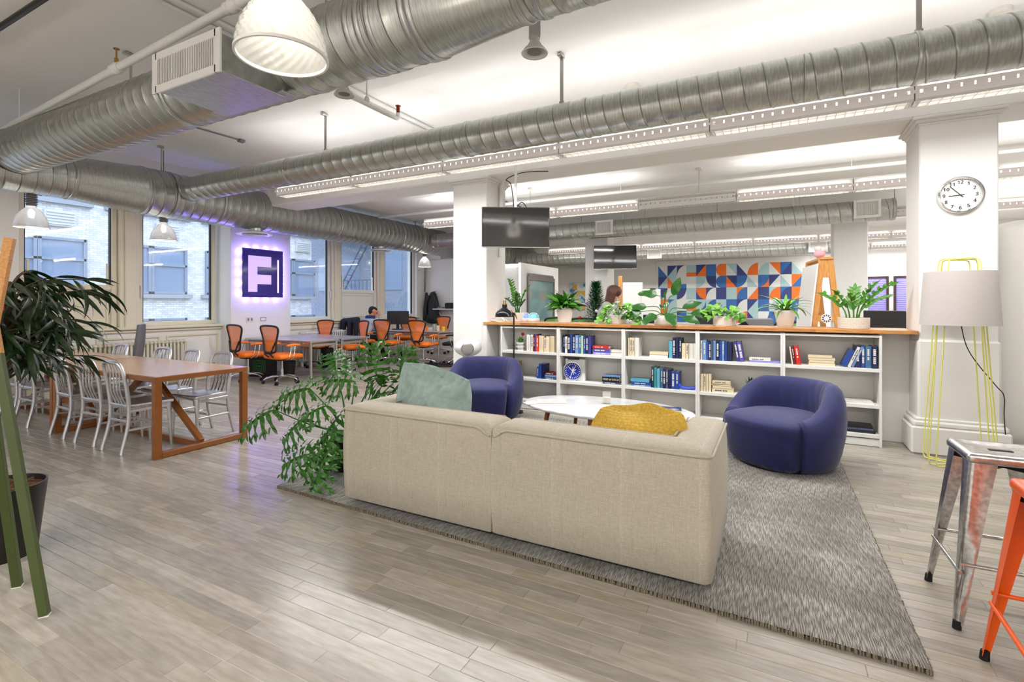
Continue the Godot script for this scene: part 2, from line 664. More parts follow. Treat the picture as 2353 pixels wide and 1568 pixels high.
func windows() -> void:
	# window wall: spandrels, header, posts
	var s := S()
	bx(s, Vector3(-9.68, 0.5, -0.97), Vector3(0.36, 1.0, 9.94), 0.0)
	bx(s, Vector3(-9.68, 0.5, -9.81), Vector3(0.36, 1.0, 5.08), 0.0)
	bx(s, Vector3(-9.68, 3.6, -4.2), Vector3(0.36, 0.6, 16.4), 0.0)
	bx(s, Vector3(-9.68, 2.2, -2.82), Vector3(0.36, 2.4, 0.40), 0.005)
	bx(s, Vector3(-9.68, 2.2, 1.6), Vector3(0.36, 2.4, 4.8), 0.005)
	bx(s, Vector3(-9.68, 2.2, -12.13), Vector3(0.36, 2.4, 0.44), 0.005)
	bx(s, Vector3(-9.68, 1.94, -15.7), Vector3(0.36, 3.88, 6.5), 0.0)
	struct("wall_left", s, M.wall)
	s = S()
	bx(s, Vector3(-9.53, 1.94, -6.605), Vector3(0.66, 3.88, 1.33), 0.006)
	struct("wall_pier", s, M.wall, "white wall pier between the windows, lit violet by the letter sign")
	s = S()
	for p in [[-4.405, 0.29], [-8.85, 0.26], [-10.43, 0.26]]:
		bx(s, Vector3(-9.66, 2.15, p[0]), Vector3(0.28, 2.3, p[1]), 0.01)
		bx(s, Vector3(-9.51, 2.15, p[0]), Vector3(0.04, 2.3, p[1] * 0.55), 0.012)
	struct("trim_1", s, M.cream)
	# sills and panel mouldings under the windows
	s = S()
	for q in [[-3.87, 4.14], [-9.62, 4.70]]:
		bx(s, Vector3(-9.49, 1.0, q[0]), Vector3(0.16, 0.045, q[1]), 0.012)
		bx(s, Vector3(-9.49, 0.95, q[0]), Vector3(0.08, 0.04, q[1]), 0.012)
		bx(s, Vector3(-9.49, 0.10, q[0]), Vector3(0.05, 0.20, q[1]), 0.01)
		for k in 4:
			var zc: float = q[0] + q[1] * ((k + 0.5) / 4.0 - 0.5)
			var w: float = q[1] / 4 - 0.14
			for y in [0.30, 0.84]:
				bx(s, Vector3(-9.49, y, zc), Vector3(0.03, 0.035, w), 0.008)
			for e in [-0.5, 0.5]:
				bx(s, Vector3(-9.49, 0.57, zc + e * w), Vector3(0.03, 0.57, 0.035), 0.008)
	struct("trim_2", s, M.cream)
	# z from, z to, bottom of the glass, where the handle is
	var n := 1
	for w in [[-2.62, -0.82, 1.10, 0], [-4.26, -3.02, 1.72, 0], [-5.90, -4.55, 1.10, 1], [-8.72, -7.27, 1.10, -1], [-10.30, -8.98, 1.76, 0], [-11.91, -10.56, 1.10, 1]]:
		window(n, w[0], w[1], w[2], w[3])
		n += 1

func window(n: int, z0: float, z1: float, yg: float, handle: int) -> void:
	var o := Node3D.new()
	o.name = "window_%d" % n
	add_child(o)
	o.set_meta("kind", "structure")
	o.position = Vector3(-9.64, 0, (z0 + z1) / 2)
	var w := z1 - z0
	var s := S()
	var f := 0.085
	for e in [-0.5, 0.5]:
		bx(s, Vector3(0, 2.16, e * (w - f)), Vector3(0.10, 2.28, f), 0.01)
	bx(s, Vector3(0, 3.26, 0), Vector3(0.10, f, w - f * 2), 0.01)
	bx(s, Vector3(0, yg - f / 2, 0), Vector3(0.10, f, w - f * 2), 0.01)
	part("window_frame", s, M.cream if n < 4 else M.trim, o)  # left windows: white paint tinted cream for the warm light
	s = S()
	for e in [-0.5, 0.5]:
		bx(s, Vector3(0.005, (yg + 3.22) / 2, e * (w - f * 2 - 0.012)), Vector3(0.06, 3.22 - yg, 0.012))
	part("gasket", s, M.black, o)
	s = S()
	bx(s, Vector3(0, (yg + 3.22) / 2, 0), Vector3(0.008, 3.22 - yg, w - f * 2))
	part("pane", s, M.glass, o)
	if yg > 1.5:
		s = S()
		bx(s, Vector3(-0.01, (1.02 + yg - f) / 2, 0), Vector3(0.05, yg - f - 1.02, w - f * 2))
		part("lower_panel", s, M.cream if n < 4 else M.trim, o)
		s = S()
		for y in [1.08, yg - f - 0.05]:
			bx(s, Vector3(0.02, y, 0), Vector3(0.03, 0.035, w - f * 2 - 0.06), 0.008)
		for e in [-0.5, 0.5]:
			bx(s, Vector3(0.02, (1.08 + yg - f - 0.05) / 2, e * (w - f * 2 - 0.09)), Vector3(0.03, yg - f - 0.16, 0.035), 0.008)
		part("panel_moulding", s, M.cream if n < 4 else M.trim, o)
	if handle != 0:
		s = S()
		var zh := handle * (w / 2 - f / 2)
		tube(s, curve([Vector3(0.06, 1.72, zh), Vector3(0.095, 1.70, zh), Vector3(0.095, 1.60, zh), Vector3(0.075, 1.52, zh)], 4), 0.012, 6)
		bx(s, Vector3(0.055, 1.71, zh), Vector3(0.02, 0.09, 0.035), 0.006)
		part("window_handle", s, M.white, o)

# ---------------------------------------------------------------- the street side: the white brick building opposite
func outside() -> void:
	var brick := noise_tex(0.02, Color(0.66, 0.68, 0.70), Color(0.84, 0.85, 0.86), 51)
	M.brick = tri_map(mat(Color.WHITE, 0.85), Vector3(1, 1, 1), brick_image(false), null, 1.0)
	M.brick.heightmap_enabled = false
	M.brick_far = tri_map(mat(Color(0.70, 0.74, 0.80), 0.85), Vector3.ONE * 0.8, brick)
	M.win_dark = mat(Color(0.50, 0.575, 0.67), 0.08)
	M.win_frame = mat(Color(0.52, 0.57, 0.63), 0.5)
	M.stone = mat(Color(0.62, 0.64, 0.66), 0.8)
	M.ac = mat(Color(0.80, 0.80, 0.78), 0.5)
	var o := thing("building", "white brick building across the street, with wide paired windows and wall vents", "building", Vector3(-20, 0, 0))
	var s := S()
	bx(s, Vector3(-0.5, 2.0, -4.5), Vector3(1.0, 24.0, 25.0))
	part("wall", s, M.brick, o)
	for row in [[-1.30, 0.85, 0], [1.75, 3.48, 1], [4.70, 6.5, 2], [7.8, 9.6, 2]]:
		for zc in [3.3, -0.05, -3.4, -6.75, -9.9, -13.1, -15.9]:
			var f := Node3D.new()
			f.name = "window"
			o.add_child(f, true)
			f.position = Vector3(0, 0, zc)
			var h: float = row[1] - row[0]
			var yc: float = (row[0] + row[1]) / 2
			s = S()
			bx(s, Vector3(0.02, yc, 0), Vector3(0.03, h, 2.44))
			part("pane", s, M.win_dark, f)
			s = S()
			for e in [-1.2, -0.05, 0.05, 1.2]:
				bx(s, Vector3(0.05, yc, e), Vector3(0.10, h, 0.09))
			for e in [-0.5, 0.12, 0.5]:
				bx(s, Vector3(0.05, yc + e * (h - 0.08), 0), Vector3(0.10, 0.08, 2.44))
			part("frame", s, M.win_frame, f)
			s = S()
			bx(s, Vector3(0.06, row[0] - 0.08, 0), Vector3(0.24, 0.14, 2.8))
			part("sill", s, M.stone, f)
			if row[2] == 2:
				s = S()
				for k in 6:
					bx(s, Vector3(0.12, row[0] + 0.10 + k * 0.13, -0.6), Vector3(0.05, 0.035, 1.05))
				for k in 3:
					bx(s, Vector3(0.13, row[0] + 0.43, -0.6 + (k - 1) * 0.5), Vector3(0.04, 0.72, 0.03))
				part("guard", s, M.ac, f)
				s = S()
				bx(s, Vector3(0.04, row[0] - 0.62, -0.55), Vector3(0.16, 0.5, 0.8), 0.01)
				for k in 5:
					bx(s, Vector3(0.13, row[0] - 0.80 + k * 0.09, -0.55), Vector3(0.05, 0.03, 0.7))
				part("wall_vent", s, M.ac, f)
	# the taller bluish building at the end of the court, with an iron fire escape
	o = thing("building", "bluish building with an iron fire escape at the end of the court", "building", Vector3(-18.6, 0, -18.6))
	s = S()
	bx(s, Vector3(0, 2.0, -1.5), Vector3(7.0, 24.0, 3.0))
	part("wall", s, M.brick_far, o)
	for y in [-0.8, 2.3, 5.4]:
		for x in [-2.2, -0.3, 2.4]:
			s = S()
			bx(s, Vector3(x, y + 0.6, 0.02), Vector3(1.0, 1.7, 0.06))
			part("window", s, M.win_dark, o)
	var iron := mat(Color(0.28, 0.34, 0.42), 0.6)
	var fe := Node3D.new()
	fe.name = "fire_escape"
	o.add_child(fe)
	for k in 3:
		var y := -1.6 + k * 3.1
		s = S()
		bx(s, Vector3(0.3, y, 0.5), Vector3(3.0, 0.06, 0.9))
		for i in 13:
			bx(s, Vector3(-1.2 + i * 0.25, y + 0.5, 0.93), Vector3(0.025, 1.0, 0.025))
		bx(s, Vector3(0.3, y + 1.0, 0.93), Vector3(3.0, 0.04, 0.04))
		part("landing", s, iron, fe)
		s = S()
		for e in [0.35, 0.7]:
			bar(s, Vector3(-0.9, y, e), Vector3(1.3, y + 3.1, e), 0.05, 0.05)
		for i in 12:
			bx(s, Vector3(-0.9 + 2.2 * i / 12.0, y + 3.1 * i / 12.0, 0.52), Vector3(0.14, 0.02, 0.36))
		part("ladder", s, iron, fe)

func brick_image(_x: bool) -> ImageTexture:
	var im := Image.create(256, 256, false, Image.FORMAT_RGB8)
	im.fill(Color(0.66, 0.67, 0.68))
	var r := RandomNumberGenerator.new()
	r.seed = 3
	for row in 14:
		var y0 := int(row * 256.0 / 14)
		var y1 := int((row + 1) * 256.0 / 14) - 2
		for c in 5:
			var x0 := int(c * 51.2 + (25 if row % 2 else 0))
			var v := r.randf_range(0.80, 0.93)
			im.fill_rect(Rect2i(x0, y0, 49, y1 - y0), Color(v, v, v * 0.99))
			if x0 + 49 > 256:
				im.fill_rect(Rect2i(0, y0, x0 + 49 - 256, y1 - y0), Color(v, v, v * 0.99))
	return ImageTexture.create_from_image(im)
# ---------------------------------------------------------------- ducts
func duct_tube(s: SurfaceTool, a: Vector3, b: Vector3, r0: float, r1: float, pitch: float, n := 36) -> void:
	smooth(s)
	var d := (b - a).normalized()
	var l := (b - a).length()
	var u := (Vector3.UP - d * d.dot(Vector3.UP)).normalized()
	var w := d.cross(u)
	var rows := []
	if pitch > 0:
		for k in range(-1, int(l / pitch) + 2):
			for q in [[-0.008, 0.0, 1.0], [-0.004, -0.001, 0.5], [0.0, 0.0, 0.5], [0.004, 0.0045, 0.95], [0.012, 0.0045, 1.0], [0.017, 0.0, 1.0]]:  # last value darkens the seam rows: crease shade put into vertex colour
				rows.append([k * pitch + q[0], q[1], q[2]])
	else:
		rows = [[0.0, 0.0, 1.0], [l, 0.0, 1.0]]
	for j in rows.size() - 1:
		for i in n:
			var q := []
			for e in [[i, j], [i + 1, j], [i + 1, j + 1], [i, j + 1]]:
				var th: float = TAU * e[0] / n
				var raw: float = rows[e[1]][0] + pitch * e[0] / n
				var t := clampf(raw, 0, l)
				var r: float = lerpf(r0, r1, t / l) + rows[e[1]][1]
				q.append(a + d * t + (u * cos(th) + w * sin(th)) * r)
			if (q[0] - q[3]).length() > 1e-5 or (q[1] - q[2]).length() > 1e-5:
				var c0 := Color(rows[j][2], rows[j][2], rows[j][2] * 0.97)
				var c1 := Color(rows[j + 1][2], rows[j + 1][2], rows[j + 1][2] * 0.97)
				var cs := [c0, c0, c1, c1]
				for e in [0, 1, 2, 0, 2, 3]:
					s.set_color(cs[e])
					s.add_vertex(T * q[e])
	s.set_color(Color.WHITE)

func duct_band(s: SurfaceTool, a: Vector3, d: Vector3, r: float, w: float, t := 0.008) -> void:
	tube(s, [a - d * w / 2, a - d * (w / 2 - 0.004), a + d * (w / 2 - 0.004), a + d * w / 2], [r, r + t, r + t, r], 36, false)

func hanger(s: SurfaceTool, x: float, y0: float, z: float, wide := 0.02) -> void:
	var top := 3.86 if z > -6.05 else 3.58
	bx(s, Vector3(x, (y0 + top) / 2, z), Vector3(wide, top - y0, 0.006 + wide * 0.3), 0.002)
	bx(s, Vector3(x, top, z + 0.02), Vector3(0.05, 0.03, 0.09), 0.005)
	bx(s, Vector3(x, y0 + 0.02, z), Vector3(wide * 1.5, 0.04, 0.02), 0.003)

func grille(o: Node3D, c: Vector3, w: float, h: float, bars: int, rows := 0) -> void:
	# a register facing +z
	var g := Node3D.new()
	g.name = "vent_grille"
	o.add_child(g, true)
	g.position = c
	var s := S()
	var f := minf(w, h) * 0.14
	for e in [-0.5, 0.5]:
		bx(s, Vector3(e * (w - f), 0, 0), Vector3(f, h, 0.02), 0.004)
		bx(s, Vector3(0, e * (h - f), 0), Vector3(w - 2 * f, f, 0.02), 0.004)
	part("frame", s, M.white, g)
	s = S()
	bx(s, Vector3(0, 0, -0.02), Vector3(w - 2 * f, h - 2 * f, 0.005))
	part("backing", s, mat(Color(0.16, 0.12, 0.09), 0.7), g)
	s = S()
	for i in bars:
		bx(s, Vector3(((i + 0.5) / bars - 0.5) * (w - 2 * f), 0, 0), Vector3((w - 2 * f) / bars * 0.26, h - 2 * f, 0.012))
	for i in rows:
		bx(s, Vector3(0, ((i + 0.5) / rows - 0.5) * (h - 2 * f), -0.008), Vector3(w - 2 * f, 0.007, 0.006))
	part("louvre_bars", s, M.trim, g)

func diffuser(o: Node3D, c: Vector3, r: float, top: float) -> void:
	var g := Node3D.new()
	g.name = "round_diffuser"
	o.add_child(g, true)
	g.position = c
	var s := S()
	lathe(s, [Vector2(r * 0.42, 0.02), Vector2(r * 0.42, top)], 24)
	part("neck", s, M.galv, g)
	s = S()
	lathe(s, [Vector2(r * 0.98, -0.005), Vector2(r, 0.0), Vector2(r * 0.95, 0.02), Vector2(r * 0.45, 0.06)], 32)
	lathe(s, [Vector2(r * 0.98, -0.005), Vector2(r * 0.70, 0.0)], 32)
	for k in 4:
		var q := r * (0.68 - k * 0.15)
		lathe(s, [Vector2(q, -0.012), Vector2(q - 0.035, 0.025)], 28)
	part("rings", s, M.white, g)
	s = S()
	lathe(s, [Vector2(0.0, 0.03), Vector2(r * 0.68, 0.03)], 24)
	part("throat", s, M.dark, g)

func ducts() -> void:
	# the main duct along the window wall
	var o := thing("main_duct", "fattest spiral duct, running along the window wall with two round diffusers under it", "duct")
	var s := S()
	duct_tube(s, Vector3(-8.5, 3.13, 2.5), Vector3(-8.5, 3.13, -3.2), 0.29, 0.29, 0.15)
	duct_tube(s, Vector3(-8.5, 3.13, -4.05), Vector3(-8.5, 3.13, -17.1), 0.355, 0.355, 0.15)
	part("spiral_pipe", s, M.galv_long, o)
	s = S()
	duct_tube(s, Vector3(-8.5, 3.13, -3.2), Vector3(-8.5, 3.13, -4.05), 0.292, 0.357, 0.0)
	part("reducer", s, M.galv_long, o)
	s = S()
	var el := []
	for i in 9:
		var a := i / 8.0 * 1.15
		el.append(Vector3(-8.5 + 1.3 * (1 - cos(a)), 3.13, -17.1 - 1.0 * sin(a)))
	el.append(Vector3(-5.9, 3.13, -18.45))
	tube(s, el, 0.355, 32)
	part("elbow", s, M.galv_long, o)
	s = S()
	for z in [-3.2, -4.05, -4.45, -5.2, -7.75, -9.8, -10.6, -12.9, -15.3, -17.1]:
		duct_band(s, Vector3(-8.5, 3.13, z), Vector3.FORWARD, 0.292 if z > -3.5 else 0.357, 0.05)
	part("collar", s, M.galv_long, o)
	diffuser(o, Vector3(-8.5, 2.69, -5.95), 0.31, 0.16)
	diffuser(o, Vector3(-8.5, 2.69, -9.25), 0.27, 0.16)
	for z in [-1.0, -4.37, -7.3, -10.6, -14.5]:
		s = S()
		hanger(s, -8.5, 3.47, z, 0.03)
		part("hanger", s, M.steel, o)
	# the nearest duct, upper left, with the boxed register
	o = thing("branch_duct", "nearest spiral duct at upper left, carrying a boxed white register", "duct")
	s = S()
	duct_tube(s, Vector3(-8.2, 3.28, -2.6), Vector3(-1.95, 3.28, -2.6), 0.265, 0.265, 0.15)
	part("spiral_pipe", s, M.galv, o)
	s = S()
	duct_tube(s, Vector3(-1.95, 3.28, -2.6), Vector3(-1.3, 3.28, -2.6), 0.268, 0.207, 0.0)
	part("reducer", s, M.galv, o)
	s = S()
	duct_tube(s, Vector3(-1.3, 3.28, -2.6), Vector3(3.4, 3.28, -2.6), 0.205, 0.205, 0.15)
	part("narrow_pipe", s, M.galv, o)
	s = S()
	for x in [-8.1, -4.6, -3.05, -2.45, -2.36, -2.27, -2.0, -1.95, -1.3, -1.18, -0.6]:
		duct_band(s, Vector3(x, 3.28, -2.6), Vector3.RIGHT, 0.267 if x < -1.9 else 0.207, 0.045)
	part("collar", s, M.galv, o)
	var b := Node3D.new()
	b.name = "register_box"
	o.add_child(b)
	b.position = Vector3(-3.6, 3.085, -2.0)
	s = S()
	bx(s, Vector3(0, 0, -0.26), Vector3(0.74, 0.25, 0.50), 0.004)
	part("sheet_metal", s, M.galv, b)
	s = S()
	for e in [-0.5, 0.5]:
		bx(s, Vector3(e * 0.74, 0, 0), Vector3(0.06, 0.29, 0.02), 0.004)
		bx(s, Vector3(0, e * 0.235, 0), Vector3(0.72, 0.055, 0.02), 0.004)
	part("frame", s, M.white, b)
	s = S()
	bx(s, Vector3(0, 0, -0.005), Vector3(0.68, 0.18, 0.003))
	part("backing", s, M.dark, b)
	s = S()
	for i in 34:
		bx(s, Vector3((i - 16.5) * 0.0202, 0, 0.003), Vector3(0.008, 0.185, 0.010))
	part("louvre_bars", s, M.trim, b)
	s = S()
	bx(s, Vector3(0, -0.11, -0.50), Vector3(0.86, 0.012, 0.12), 0.003)
	for i in 7:
		ball(s, Vector3(-0.36 + i * 0.12, -0.115, -0.46), Vector3.ONE * 0.007, 6)
	part("flange", s, M.galv, b)
	for x in [-5.6, -2.9, 0.5]:
		s = S()
		hanger(s, x, 3.53, -2.6, 0.025)
		part("hanger", s, M.steel, o)
	# the long duct over the sofa, beside the nearest light row
	o = thing("branch_duct", "long spiral duct running above the bookcase, beside the nearest light row", "duct")
	s = S()
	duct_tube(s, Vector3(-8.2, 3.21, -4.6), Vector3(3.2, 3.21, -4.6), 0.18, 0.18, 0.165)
	part("spiral_pipe", s, M.galv, o)
	s = S()
	for x in [-8.12, -5.75, -2.95, -1.6, 0.9]:
		duct_band(s, Vector3(x, 3.21, -4.6), Vector3.RIGHT, 0.182, 0.03, 0.006)
	part("collar", s, M.galv, o)
	for x in [-5.15, -1.87, 0.92]:
		s = S()
		hanger(s, x, 3.38, -4.6, 0.035)
		part("hanger", s, M.steel, o)
	s = S()
	tube(s, curve([Vector3(0.2, 3.398, -4.6), Vector3(0.2, 3.345, -4.465), Vector3(0.2, 3.21, -4.408), Vector3(0.2, 3.08, -4.46), Vector3(0.2, 3.022, -4.6)], 5), 0.005, 6)
	part("wire_strap", s, M.steel, o)
	# two more beyond the counter, with registers
	o = thing("branch_duct", "spiral duct with two square registers, over the room behind the counter", "duct")
	s = S()
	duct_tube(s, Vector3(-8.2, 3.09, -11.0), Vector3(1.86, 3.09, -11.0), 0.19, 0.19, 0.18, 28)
	part("spiral_pipe", s, M.galv, o)
	s = S()
	for x in [-8.12, -4.8, -1.9, 1.83]:
		duct_band(s, Vector3(x, 3.09, -11.0), Vector3.RIGHT, 0.192, 0.03, 0.006)
	tube(s, [Vector3(1.855, 3.09, -11.0), Vector3(1.862, 3.09, -11.0)], 0.19, 28)
	part("collar", s, M.galv, o)
	for x in [-3.37, 1.43]:
		s = S()
		bx(s, Vector3(x, 3.10, -10.90), Vector3(0.36, 0.30, 0.24), 0.005)
		part("register_box", s, M.white, o)
		grille(o, Vector3(x, 3.10, -10.77), 0.40, 0.32, 11, 8)
	for x in [-6.0, -3.0, 0.3]:
		s = S()
		hanger(s, x, 3.27, -11.0, 0.025)
		part("hanger", s, M.steel, o)
	o = thing("branch_duct", "farthest spiral duct, running above the geometric mural", "duct")
	s = S()
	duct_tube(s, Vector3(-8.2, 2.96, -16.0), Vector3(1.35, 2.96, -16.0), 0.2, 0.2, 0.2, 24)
	tube(s, [Vector3(1.345, 2.96, -16.0), Vector3(1.352, 2.96, -16.0)], 0.2, 24)
	part("spiral_pipe", s, M.galv, o)
	for x in [-3.32, 1.0]:
		s = S()
		bx(s, Vector3(x, 2.97, -15.88), Vector3(0.40, 0.33, 0.28), 0.005)
		part("register_box", s, M.white, o)
		grille(o, Vector3(x, 2.97, -15.73), 0.44, 0.35, 9, 7)
	for x in [-6.0, -2.2, 0.6]:
		s = S()
		hanger(s, x, 3.14, -16.0, 0.025)
		part("hanger", s, M.steel, o)

# ---------------------------------------------------------------- light fittings, screens, clock, sign
func linear_section(lit: bool, tube_on: Material, tube_off: Material, label: String) -> Node3D:
	var o := thing("linear_light", label, "ceiling light", Vector3.ZERO, 0.0, "sections of the linear ceiling lights")
	var s := S()
	bx(s, Vector3(0, 0.16, 0), Vector3(1.49, 0.06, 0.07), 0.006)
	for e in [-1, 1]:
		bar(s, Vector3(-0.745, 0.15, e * 0.06), Vector3(0.745, 0.15, e * 0.06), 0.06, 0.006, 0.001, Vector3(0, 0.8, e * 0.6))
	for x in [-0.74, 0.74]:
		bx(s, Vector3(x, 0.08, 0), Vector3(0.012, 0.14, 0.15), 0.002)
	part("housing", s, M.white, o)
	for e in [-1, 1]:
		s = S()
		bx(s, Vector3(0, 0.102, e * 0.085), Vector3(1.49, 0.026, 0.006), 0.002)
		bx(s, Vector3(0, 0.043, e * 0.076), Vector3(1.49, 0.044, 0.006), 0.002)
		for i in 20:
			var x := -0.745 + 1.49 * i / 19.0
			bx(s, Vector3(x, 0.077, e * 0.081), Vector3(0.066 if i > 0 and i < 19 else 0.05, 0.026, 0.006))
		part("slotted_side", s, glow(Color(0.80, 0.765, 0.75), 0.40) if lit else M.white, o)  # faint emission added to brighten sides that only catch surrounding light
	s = S()
	for i in 22:
		bx(s, Vector3(-0.71 + 1.42 * i / 21.0, 0.022, 0), Vector3(0.004, 0.036, 0.145))
	bx(s, Vector3(0, 0.02, 0), Vector3(1.47, 0.03, 0.006))
	for e in [-1, 1]:
		bx(s, Vector3(0, 0.012, e * 0.074), Vector3(1.49, 0.022, 0.005), 0.001)
	part("louvre", s, M.white, o)
	s = S()
	for e in [-0.035, 0.035]:
		tube(s, [Vector3(-0.70, 0.085, e), Vector3(0.70, 0.085, e)], 0.016, 10)
	bx(s, Vector3(0, 0.118, 0), Vector3(1.40, 0.012, 0.172))
	part("lamp_tube", s, tube_on if lit else tube_off, o)
	return o

func fittings() -> void:
	var on := glow(Color(1.0, 0.98, 0.95), 2.6)
	var off := mat(Color(0.80, 0.79, 0.78), 0.4)
	var lit := linear_section(true, on, off, "")
	var dark := linear_section(false, on, off, "")
	var ord := ["first", "second", "third", "fourth", "fifth", "sixth", "seventh", "eighth"]
	var rowname := ["nearest light row, above the sofa", "light row just behind the counter", "mostly unlit light row past the square registers", "light row in front of the far duct", "farthest light row, against the back wall", "unseen row added behind the viewer"]
	var used := {}
	for r in ROWS.size():
		for i in int(ROWS[r][1]):
			var isoff: bool = ROWS[r][2].has(i)
			var src := dark if isoff else lit
			var lab := "%s section, %s from the left, of the %s" % ["switched-off" if isoff else "glowing", ord[i], rowname[r]]
			var p := Vector3(ROW_X + 1.5 * (i + 0.5), 3.0, ROWS[r][0])
			var o: Node3D = src
			if used.has(isoff):
				o = dup(src, p, 0.0, lab)
			else:
				used[isoff] = true
				o.position = p
				o.set_meta("label", lab)
			if r > 0 and i % 2 == 1:
				var s := S()
				var ht := 0.87 if r == 0 or r == 5 else 0.59
				tube(s, [Vector3(0.2, 0.18, 0), Vector3(0.2, ht, 0)], 0.006, 6)
				part("hanger_rod", s, M.steel, o)
				s = S()
				tube(s, [Vector3(0.2, ht - 0.035, 0), Vector3(0.2, ht + 0.002, 0)], 0.06, 16)
				part("canopy", s, M.pot, o)
	pendants()
	letter_sign()
	wall_clock()
	screen("wall_screen", "black television hung beside the near white column, mirroring a light row", Vector3(-2.96, 2.40, -5.72), deg_to_rad(31), 0.875, 0.52, true)
	screen("wall_screen", "smaller-looking far television, in front of the column by the christmas tree", Vector3(-3.32, 2.49, -11.45), deg_to_rad(20), 0.98, 0.55, false)

func pendants() -> void:
	var shade := mat(Color(0.80, 0.80, 0.79, 0.45), 0.10)
	shade.transparency = BaseMaterial3D.TRANSPARENCY_ALPHA
	var shade2 := mat(Color(0.62, 0.62, 0.64, 0.60), 0.12)
	shade2.transparency = BaseMaterial3D.TRANSPARENCY_ALPHA
	var bulb := glow(Color(1.0, 0.95, 0.86), 4.0)
	for p in [
			[Vector3(-1.90, 2.50, -1.46), 0.185, "large prismatic dome pendant in the foreground, below the nearest duct"],
			[Vector3(-8.62, 2.42, -2.86), 0.178, "ribbed-neck dome pendant before the leftmost window, above the leafy plant"],
			[Vector3(-8.62, 2.43, -4.46), 0.178, "ribbed-neck dome pendant in front of the second window, left of the letter sign"],
			[Vector3(-8.62, 2.43, -11.15), 0.178, "ribbed-neck dome pendant near the window by the hanging coats"],
			[Vector3(-5.2, 2.50, 0.7), 0.185, "dome pendant added behind the viewer on the left as unseen ceiling fill"],  # unseen pendants added behind the viewer to lift the upper-left ceiling
			[Vector3(-1.9, 2.50, 0.9), 0.185, "dome pendant added behind the viewer in the middle as unseen ceiling fill"],
			[Vector3(1.4, 2.50, 0.7), 0.185, "dome pendant added behind the viewer on the right as unseen ceiling fill"]]:
		var o := thing("pendant_lamp", p[2], "pendant lamp", p[0], 0.0, "dome pendants")
		var R: float = p[1]
		var near: bool = p[0].z > -2 and p[0].z < 0
		var s := S()
		smooth(s)
		var rows := 26 if near else 14
		var seg := 96 if near else 28
		var grid := []
		for i in rows + 1:
			var t := float(i) / rows
			var r := R * pow(1.0 - pow(t, 1.9), 0.62) if t < 0.93 else R * 0.30
			r = maxf(r, R * 0.27)
			var row := []
			for k in seg + 1:
				var a := TAU * k / seg
				var bmp := 0.0045 * cos(a * 24 + (PI if i % 4 > 1 else 0.0)) * (1.0 if near and i > 1 and i < rows - 2 else 0.0)
				row.append(Vector3(cos(a) * (r + bmp), t * R * 1.55, sin(a) * (r + bmp)))
			grid.append(row)
		for i in rows:
			for k in seg:
				quad(s, grid[i][k], grid[i][k + 1], grid[i + 1][k + 1], grid[i + 1][k])
		part("shade", s, shade if near else shade2, o)
		s = S()
		lathe(s, [Vector2(R - 0.004, -0.006), Vector2(R + 0.006, -0.006), Vector2(R + 0.006, 0.006), Vector2(R - 0.004, 0.008), Vector2(R - 0.004, -0.006)], 48)
		part("rim", s, M.white, o)
		s = S()
		var pr := [Vector2(0.0, R * 1.54), Vector2(R * 0.30, R * 1.54), Vector2(R * 0.30, R * 1.66)]
		for k in 9:
			var y := R * 1.68 + k * 0.022
			pr.append_array([Vector2(R * 0.26, y), Vector2(R * 0.36, y + 0.003), Vector2(R * 0.36, y + 0.010), Vector2(R * 0.26, y + 0.013)])
		pr.append(Vector2(0.0, R * 1.68 + 0.21))
		lathe(s, pr, 20)
		part("ribbed_neck", s, M.grey, o)
		s = S()
		ball(s, Vector3(0, R * 1.0, 0), Vector3(0.035, 0.065, 0.035), 14)
		part("bulb", s, bulb, o)
		s = S()
		var top: float = 3.86 - p[0].y
		tube(s, [Vector3(0, R * 1.68 + 0.2, 0), Vector3(0, top, 0)], 0.006, 6)
		part("stem", s, M.grey, o)
		omni("pendant_glow", p[0] + Vector3(0, R * 1.0, 0), 0.16 if near else (1.7 if p[0].z > 0 else 0.25), Color(1.0, 0.96, 0.90), 0.03)
	# small spot heads under the ceiling
	for p in [[Vector3(-1.45, 3.12, -3.08), "small glass-bell spotlight on a white box under the ceiling, right of the nearest duct"], [Vector3(-3.52, 3.34, -3.36), "small glass-bell spotlight beside the bent sprinkler pipe"]]:
		var o := thing("spotlight", p[1], "spotlight", p[0], 0.5)
		var s := S()
		lathe(s, [Vector2(0.088, 0), Vector2(0.092, 0.006), Vector2(0.085, 0.014), Vector2(0.070, 0.035), Vector2(0.050, 0.055), Vector2(0.034, 0.085), Vector2(0.028, 0.10), Vector2(0.0, 0.102)], 24)
		part("bell", s, mat(Color(0.86, 0.86, 0.85), 0.15), o)
		s = S()
		lathe(s, [Vector2(0.0, 0.012), Vector2(0.05, 0.012)], 20)
		part("lens", s, M.grey, o)
		s = S()
		bx(s, Vector3(0, 0.17, 0), Vector3(0.075, 0.115, 0.075), 0.005)
		part("driver_box", s, mat(Color(0.74, 0.74, 0.76), 0.5), o)
		s = S()
		tube(s, [Vector3(0, 0.1, 0), Vector3(0, 0.115, 0)], 0.03, 12)
		tube(s, [Vector3(0.02, 0.22, 0), Vector3(0.02, 3.87 - p[0].y, 0)], 0.006, 6)
		part("stem", s, M.white, o)

